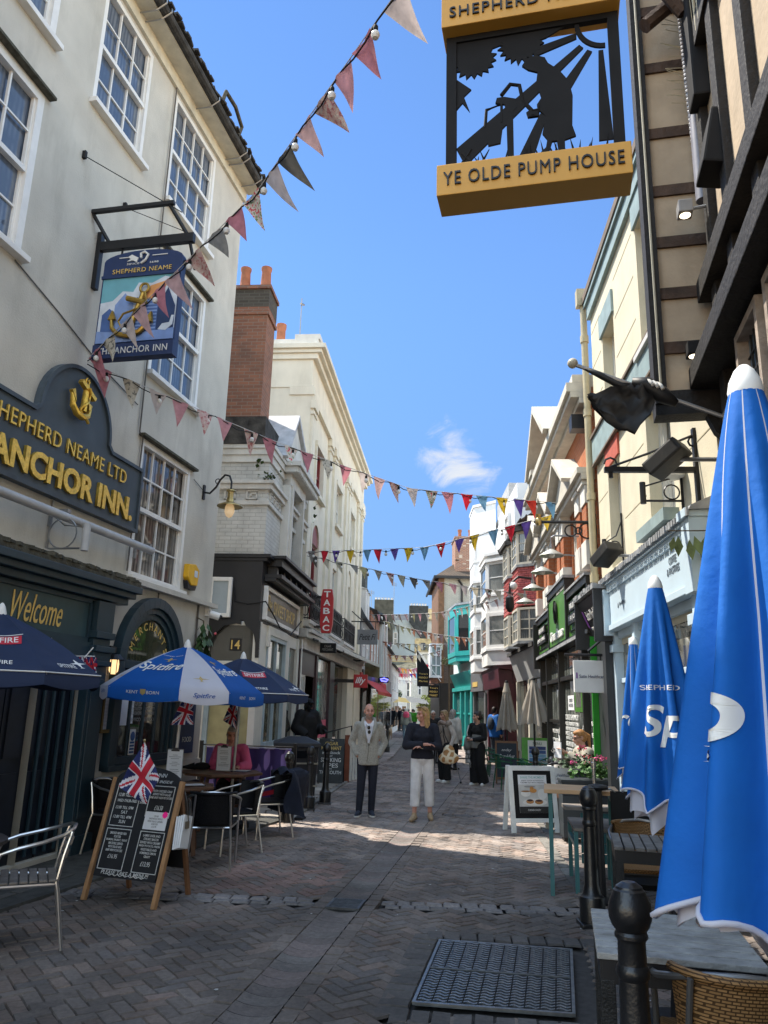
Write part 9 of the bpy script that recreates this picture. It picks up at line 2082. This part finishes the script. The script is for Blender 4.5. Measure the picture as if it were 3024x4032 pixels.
# person with crutches
vest = cloth_mat('taupe_vest', (.27,.215,.175), bump=.7, bscale=22); cream_sl = cloth_mat('cream_sleeve', (.50,.44,.39))
def crutch_extra(t, J, hp, k):
 c = MB(); c.tube([V3((0,0,.87*k)), J['pelvis']+V3((0,0,.1)), J['chest'], J['chest']+V3((0,0,.12*k))],[.185*k,.195*k,.2*k,.16*k],18); c.v = [(x,y*.82,z) for x,y,z in c.v]
 for s_ in 'LR': ell(c, J['sh'+s_],.085*k,.085*k,.09*k)
 link('puffer_vest', fuse(c,.014,3), t).data.materials.append(vest)
 MB().tube([(.13*cos(a)*.85,.13*sin(a)*.8+.01,1.44*k+.02*sin(a*3)) for a in [x*pi/6 for x in range(12)]],.05,8, True).build('scarf', cloth_mat('taupe_scarf', (.30,.23,.19)), t, smooth='all')
 MB().tube([(.16,-.05,1.4*k),(.05,-.17,1.15*k),(-.1,-.16,.98*k)],.008,6).build('bag_strap', black, t)
person('person with light brown hair in a taupe padded vest leaning on two crutches', (1.62,19.55,0), rad(-62),1.69, dict(elL=(.27,.12,1.13),wrL=(.29,-.0,.88),elR=(-.25,.1,1.12),wrR=(-.24,-.12,.9)), yaw=rad(-12), nod=rad(6), top=cream_sl, top_z=.86, legs=c_black, leg_r=.02, flare=.025, shoes=trainer, sole=wht_sole, hair=hair_lb, hairstyle='bob', female=True, vox=.015, extra=crutch_extra)
def crutch(label, foot, hand):
 f = V3(foot); h = V3(hand)-f; t = thing('crutch', label, 'crutch', foot); d = h.normalized()
 MB().tube([(0,0,.03), tuple(h)],.011,8).build('shaft', mat('crutch_grey', (.25,.25,.27),.4,.6), t, smooth=True); MB().tube([(0,0,0),(0,0,.05)],.02,8).build('rubber_foot', black, t); MB().tube([tuple(h), tuple(h+V3((0,.02,.22)))],.012,6).build('forearm_cuff', black, t); MB().tube([tuple(h), tuple(h+V3((-.1,-.03,0)))],.016,6).build('handle', black, t)
crutch('crutch angled out to the right of the person in the taupe vest', (2.0,19.35,0),(1.80,19.38,.84)); crutch('upright crutch on the left of the person in the taupe vest', (1.36,19.75,0),(1.42,19.45,.87))
# person with scarf
def scarf_extra(t, J, hp, k):
 c = MB(); c.tube([V3((0,-.02,.86*k)), J['pelvis']+V3((0,0,.1)), J['chest']],[.18*k,.17*k,.15*k],16); c.v = [(x,y*.8,z) for x,y,z in c.v]; ell(c, V3((-.14,-.2,1.0))*k,.1,.1,.16); link('wrapped_jacket', fuse(c,.016,3), t).data.materials.append(cloth_mat('grey_jacket', (.20,.20,.19)))
 mb = MB(); nx, ny = 8,16; vs = [(-.24+.2*i/nx+.02*sin(j*.8),-.2-.04*sin(i*1.4+j*.3),1.12-.6*j/ny) for j in range(ny+1) for i in range(nx+1)]; vs = [(x*k,y*k,z*k) for x,y,z in vs]; mb.add(vs,[(j*(nx+1)+i,j*(nx+1)+i+1,(j+1)*(nx+1)+i+1,(j+1)*(nx+1)+i) for j in range(ny) for i in range(nx)]); mb.build('scarf', brick_mat('checked_scarf', (.30,.29,.27),(.45,.44,.42),(.12,.12,.12), bw=.12, bh=.1, ms=.02, grime=0, bump=0), t, smooth='all')
 mb = MB()
 for i in range(14): x = (-.24+.2*i/14)*k; mb.tube([(x,-.2*k,.52*k),(x+.01*sin(i*3),-.2*k,.42*k)],.004,4)
 mb.build('fringe', cloth_mat('fringe_grey', (.38,.37,.35)), t)
 MB().tube([(-.17,-.12,1.42*k),(-.18,-.17,1.25*k),(-.16,-.18,1.0*k)],.012,6).build('white_strap', white_sign, t)
person('dark-haired person in a black jacket holding a grey checked scarf over one arm', (2.36,19.0,0), rad(-48),1.67, dict(elL=(.25,-.02,1.12),wrL=(.05,-.24,1.08),hdL=(-.8,-.3,0),elR=(-.25,-.04,1.12),wrR=(-.1,-.25,1.12),hdR=(.6,-.5,.1), anL=(.12,.1,.085),toeL=(.17,-.05,.03)), yaw=rad(-38), top=c_black, top_z=.9, legs=c_black, leg_r=.03, flare=.04, shoes=trainer, sole=wht_sole, hair=hair_dk, hairstyle='bun', female=True, vox=.015, extra=scarf_extra)
c_blue = cloth_mat('blue_jacket', (.006,.09,.32)); c_jean = cloth_mat('pale_jeans', (.16,.22,.28)); c_djean = cloth_mat('dark_jeans', (.03,.04,.055)); c_pink = cloth_mat('pink', (.70,.12,.28)); c_coral = cloth_mat('coral_pink', (.75,.10,.19)); c_grey = cloth_mat('grey_coat', (.16,.15,.14)); c_cream = cloth_mat('cream_coat', (.55,.52,.47)); c_green = cloth_mat('green_jacket', (.08,.40,.03))
def pack(t, J, hp, k): c = MB(); ell(c, J['chest']+V3((0,.16,-.06)),.16,.1,.22); link('rucksack', fuse(c,.02,2), t).data.materials.append(c_djean)
person('person in a bright blue jacket with a dark rucksack by the maroon shop', (4.02,27.6,0), rad(120),1.84, None, top=c_blue, top_r=.03, top_z=.78, legs=c_djean, shoes=DARK, hair=hair_dk, vox=.022, extra=pack)
def hood(t, J, hp, k): 
 c = MB(); ell(c, J['neck']+V3((0,.08,.0)),.17,.12,.13); ell(c, J['chest']+V3((0,.05,.08)),.2,.13,.16); link('hooded_cape', fuse(c,.024,2), t).data.materials.append(c_coral)
 c = MB(); ell(c, V3((-.27,.05,.95)),.12,.1,.14); link('shoulder_bag', fuse(c,.024,2), t).data.materials.append(cloth_mat('bag_taupe', (.24,.21,.18)))
person('white-haired person walking away in a coral pink hooded top and pale jeans', (1.5,43.5,0), pi,1.72, dict(anL=(.1,.1,.085),toeL=(.12,-.06,.03)), top=cloth_mat('sage_coat', (.25,.25,.22)), top_z=.85, top_r=.02, legs=c_jean, shoes=trainer, hair=hair_wh, hairstyle='bob', female=True, vox=.024, extra=hood)
person('person in a lime green jacket beyond the folded-arm person', (2.36,55,0), pi,1.7, None, top=c_green, top_r=.03, legs=c_djean, shoes=DARK, hair=hair_dk, vox=.026)
def shades(t, J, hp, k): mb = MB(); ell(mb, hp(-.032,-.09,.008),.026,.012,.02); ell(mb, hp(.032,-.09,.008),.026,.012,.02); mb.build('sunglasses', DARK, t)
person('person in dark sunglasses and black coat walking towards the camera', (1.79,26.2,0), rad(10),1.66, None, top=c_black, top_r=.03, legs=c_black, shoes=DARK, hair=hair_wh, hairstyle='short', female=True, vox=.018, extra=shades)
def redbag(t, J, hp, k): c = MB(); ell(c, V3((.3,.05,1.0)),.1,.12,.2); link('red_bag', fuse(c,.02,2), t).data.materials.append(cloth_mat('brick_red', (.42,.10,.05)))
person('grey-haired person in a cream coat with a brick-red shoulder bag', (2.2,23.6,0), rad(140),1.72, None, top=c_cream, top_r=.03, top_z=.75, legs=c_black, shoes=DARK, hair=hair_gy, hairstyle='bob', female=True, vox=.02, extra=redbag)
person('person in black walking a tan dog on a lead far down the street', (1.05,62,0), pi,1.75, None, top=c_black, top_r=.04, legs=c_black, shoes=DARK, hair=hair_dk, vox=.028)
# seated people
SIT = dict(pelvis=(0,.0,.55), chest=(0,-.02,.90), neck=(0,-.04,1.08), head=(0,-.09,1.25), shL=(.175,-.03,1.03), shR=(-.175,-.03,1.03), elL=(.25,-.16,.80), elR=(-.25,-.16,.80), wrL=(.12,-.38,.80), wrR=(-.12,-.38,.80), hipL=(.09,-.02,.53), hipR=(-.09,-.02,.53), knL=(.11,-.43,.52), knR=(-.11,-.43,.52), anL=(.11,-.40,.09), anR=(-.11,-.40,.09), toeL=(.12,-.55,.03), toeR=(-.12,-.55,.03))
person('grey-haired person in a pink jumper seated behind the farther pub table', (-2.2,12.1,.03), rad(10),1.72, dict(SIT), yaw=0, nod=rad(18), skin=SK2, top=c_pink, top_z=.5, top_r=.015, legs=c_black, shoes=DARK, hair=hair_gy, hairstyle='bob', female=True, vox=.014)
def specs(t, J, hp, k):
 mb = MB(); 
 for q in (-1,1): mb.tube([hp(q*.08,.0,.012),hp(q*.06,-.095,.01)],.004,5); mb.tube([hp(q*.033+.022*cos(a),-.1,.008+.018*sin(a)) for a in [x*pi/4 for x in range(8)]],.0035,5, True)
 mb.build('spectacles', DARK, t)
SIT2 = dict(SIT); SIT2.update(elL=(.26,-.12,.85), wrL=(.09,-.33,1.0), elR=(-.26,-.12,.85), wrR=(-.09,-.33,1.0), hdL=(-.2,-.5,.6), hdR=(.2,-.5,.6))
person('ginger-haired seated person reading a white book outside the green cafe', (3.22,12.45,.1), rad(-82),1.72, SIT2, yaw=0, nod=rad(12), top=cloth_mat('oatmeal', (.36,.33,.27)), top_z=.5, top_r=.02, legs=c_djean, shoes=DARK, hair=hair_gg, hairstyle='pony', female=True, vox=.014, extra=specs)
t = thing('bench_seat', 'dark bench under the reading person, mostly hidden by planters', 'bench', (3.15,12.45,0), rad(8)); MB().box(-.45,.25,-.22,.22,.46,.52).build('seat', wood_t, t)
for x in (-.4,.2): MB().box(x-.03,x+.03,-.2,.2,0,.46).build('leg', black, t)
t = thing('book', 'open white book held by the reading person', 'book', (2.83,12.4,1.13), rad(-82)); 
for q in (-1,1): MB().add([(0,0,-.11),(q*.15,-.06,-.10),(q*.15,-.06,.13),(0,0,.12),(0,.012,-.11),(q*.15,-.045,-.10),(q*.15,-.045,.13),(0,.012,.12)],[(0,3,2,1),(4,5,6,7),(0,1,5,4),(1,2,6,5),(2,3,7,6),(3,0,4,7)]).build('page', paper, t)
# life-size black figure outside the cigar shop
def cap_extra(t, J, hp, k): c = MB(); ell(c, hp(0,.01,.08),.1,.115,.07); ell(c, hp(0,-.1,.05),.07,.07,.02); ell(c, hp(0,.1,.04),.07,.05,.025); link('cap', fuse(c,.014,3), t).data.materials.append(black_m)
p_ = person('life-size all-black figure in a peaked cap standing outside the cigar shop', (-1.56,17.5,.05), rad(48),1.80, dict(elL=(.28,-.05,1.14),wrL=(.2,-.3,1.12),elR=(-.3,.02,1.16),wrR=(-.2,-.2,1.0)), skin=black_m, top=black_m, top_r=.06, top_z=.5, legs=black_m, shoes=black_m, vox=.018, extra=cap_extra, width=1.2)
p_.name = 'shop_figure'; p_['category'] = 'statue'
# crowd at the far end
CR = random.Random(4); cm = [c_black, c_navy, c_grey, c_djean, cloth_mat('brown_coat', (.12,.075,.05)), cloth_mat('wine', (.16,.03,.045))]
base_p = []
for i in range(4): base_p.append(person('distant shopper in dark clothes among the far crowd', (CR.uniform(.6,3.8),66+i*3.1,0), CR.uniform(0,6.3), CR.uniform(1.6,1.8), dict(anL=(.1,CR.uniform(-.1,.12),.085)), top=cm[i], top_r=.035, top_z=.8, legs=cm[(i+2)%4], shoes=DARK, hair=[hair_dk,hair_lb,hair_gy,hair_dk][i], vox=.03, hands=False, group='distant shoppers in the far crowd'))
for i in range(18): dup(base_p[i%4],(CR.uniform(-.1,4.0), CR.uniform(58,84),0), CR.uniform(0,6.3)); 
# walker nearer on the left in dark coat
person('dark-coated person on the left, by the red awning', (-.02,47,0), pi,1.74, None, top=cloth_mat('brown_coat', (.12,.075,.05)), top_r=.04, top_z=.7, legs=c_black, shoes=DARK, hair=hair_dk, vox=.026)
# dogs
def dog(label, loc, rz, s, coat, chestm=None, sit=False, ears=True, vox=.014):
 t = thing('dog', label, 'dog', loc, rz); c = MB()
 def q(x,y,z): return V3((x,y,z))*s
 if not sit:
  ell(c, q(0,-.18,.50),.11*s,.17*s,.145*s); ell(c, q(0,.14,.53),.09*s,.18*s,.105*s); caps(c, q(0,-.28,.58), q(0,-.42,.72),.085*s,.065*s); hd = (0,-.47,.76)
  for e in (-1,1):
   caps(c, q(e*.07,-.22,.45), q(e*.075,-.2,.25),.05*s,.03*s); caps(c, q(e*.075,-.2,.25), q(e*.075,-.21,.05),.028*s,.022*s); caps(c, q(e*.075,-.21,.03), q(e*.075,-.25,.02),.028*s,.02*s)
   caps(c, q(e*.075,.24,.5), q(e*.085,.18,.3),.07*s,.04*s); caps(c, q(e*.085,.18,.3), q(e*.085,.31,.2),.035*s,.024*s); caps(c, q(e*.085,.31,.2), q(e*.085,.29,.04),.023*s,.02*s); caps(c, q(e*.085,.29,.03), q(e*.085,.24,.02),.027*s,.02*s)
  caps(c, q(0,.3,.58), q(0,.46,.62),.03*s,.02*s); caps(c, q(0,.46,.62), q(0,.55,.75),.02*s,.012*s)
 else:
  ell(c, q(0,-.02,.38),.12*s,.13*s,.2*s); ell(c, q(0,.12,.2),.14*s,.17*s,.15*s); caps(c, q(0,-.06,.52), q(0,-.1,.66),.085*s,.07*s); hd = (0,-.13,.72)
  for e in (-1,1): caps(c, q(e*.07,-.1,.38), q(e*.075,-.12,.04),.042*s,.026*s); caps(c, q(e*.075,-.13,.025), q(e*.075,-.18,.02),.03*s,.022*s); caps(c, q(e*.12,.1,.16), q(e*.13,-.06,.1),.07*s,.045*s); caps(c, q(e*.13,-.04,.04), q(e*.13,-.12,.025),.03*s,.022*s)
  caps(c, q(0,.26,.1), q(.15,.34,.05),.03*s,.015*s)
 hx, hy, hz = hd; ell(c, q(hx,hy,hz),.08*s,.09*s,.075*s); caps(c, q(hx,hy-.06,hz-.02), q(hx,hy-.18,hz-.045),.05*s,.032*s)
 for e in (-1,1): caps(c, q(e*.055,hy+.03,hz+.05), q(e*.075,hy+.04,hz+.15),.03*s,.01*s) if ears else caps(c, q(e*.07,hy+.02,hz+.04), q(e*.1,hy+.01,hz-.07),.028*s,.022*s)
 me = fuse(c, vox,2); me.materials.clear(); me.materials.append(coat); me.materials.append(chestm or coat)
 for p in me.polygons:
  if (p.center.y < (-.1 if sit else -.25)*s and p.center.z < hz*s-.03*s and p.center.z > .2*s and abs(p.center.x) < .07*s) or p.center.z < .08*s: p.material_index = 1
 link('body', me, t); e_ = MB()
 for e in (-1,1): e_.ball(tuple(q(e*.035,hy-.075,hz+.02)),.012*s,8,6)
 e_.ball(tuple(q(hx,hy-.205,hz-.035)),.018*s,8,6); e_.build('eyes_and_nose', DARK, t); return t
dog('black and white prick-eared dog sitting beside the reading person', (2.9,12.75,.48), rad(-35),.95, mat('coat_black', (.012,.012,.014),.7, var=.3, scale=30, bump=.4, bscale=90), mat('coat_white', (.6,.58,.55),.8), sit=True)
t = thing('dog_chair', 'low dark stool under the black and white dog', 'stool', (2.9,12.77,0)); MB().box(-.22,.22,-.22,.25,.42,.48).build('seat', wood_t, t); MB().tube([(0,0,0),(0,0,.42)],.05,8).build('leg', black, t)
dog('tan dog on a lead in the middle of the far street', (.62,44.2,0), rad(165),.95, mat('coat_tan', (.28,.20,.13),.8, var=.3, scale=20), mat('coat_cream', (.45,.38,.3),.8), vox=.022)
t = thing('dog_lead', 'thin dark lead running from the tan dog', 'lead', (.65,44.5,.6)); MB().tube([(0,0,0),(.1,5,.0),(.25,12,.1),(.4,17.4,.3)],.012,5).build('lead', black, t)
dup(b0,(.37,31.85,0),0, 'black bollard standing alone in the street behind the bald person')
# repeated pieces of one kind become parts of their own
def split_part(o):
 me = o.data; n = len(me.vertices); par = list(range(n))
 def fnd(i):
  while par[i] != i: par[i] = par[par[i]]; i = par[i]
  return i
 for p in me.polygons:
  a = fnd(p.vertices[0])
  for v in p.vertices[1:]: par[fnd(v)] = a
 isl = {}
 for i in range(n): isl.setdefault(fnd(i),[]).append(i)
 bx = []
 for k, vs in isl.items():
  c = [me.vertices[i].co for i in vs]; bx.append([[min(v[j] for v in c)-.03 for j in range(3)],[max(v[j] for v in c)+.03 for j in range(3)], {k}])
 ch_ = True
 while ch_:
  ch_ = False; out = []
  for b in bx:
   for q in out:
    if all(b[0][j] <= q[1][j] and q[0][j] <= b[1][j] for j in range(3)): q[0] = [min(b[0][j], q[0][j]) for j in range(3)]; q[1] = [max(b[1][j], q[1][j]) for j in range(3)]; q[2] |= b[2]; ch_ = True; break
   else: out.append(b)
  bx = out
 if len(bx) < 2: return
 nm = o.name.split('.')[0]
 for b in bx:
  ids = [i for r_ in b[2] for i in isl[r_]]; mp_ = {v: i for i, v in enumerate(ids)}; fs = [p for p in me.polygons if p.vertices[0] in mp_]
  m2 = bpy.data.meshes.new(nm); m2.from_pydata([me.vertices[i].co[:] for i in ids],[],[[mp_[v] for v in p.vertices] for p in fs])
  for q in me.materials: m2.materials.append(q)
  m2.polygons.foreach_set('use_smooth', [p.use_smooth for p in fs]); link(nm, m2, o.parent).matrix_local = o.matrix_local
 bpy.data.objects.remove(o)
for nm in ('end_rail','pilaster_block','pilaster','window_mouldings','drip_mould','gutter_bracket','pilasters','framing','plaster_infill','lintel','bracket','feet','button','stone_strip','shop_pier','dormer','folding_arm','band','eyebrows','post','stone_joint','blooms','eyes'):
 for o in [q for q in bpy.data.objects if q.type == 'MESH' and q.name.split('.')[0] == nm and not q.children and q.data.users == 1 and (nm != 'bird_spikes')]: split_part(o)
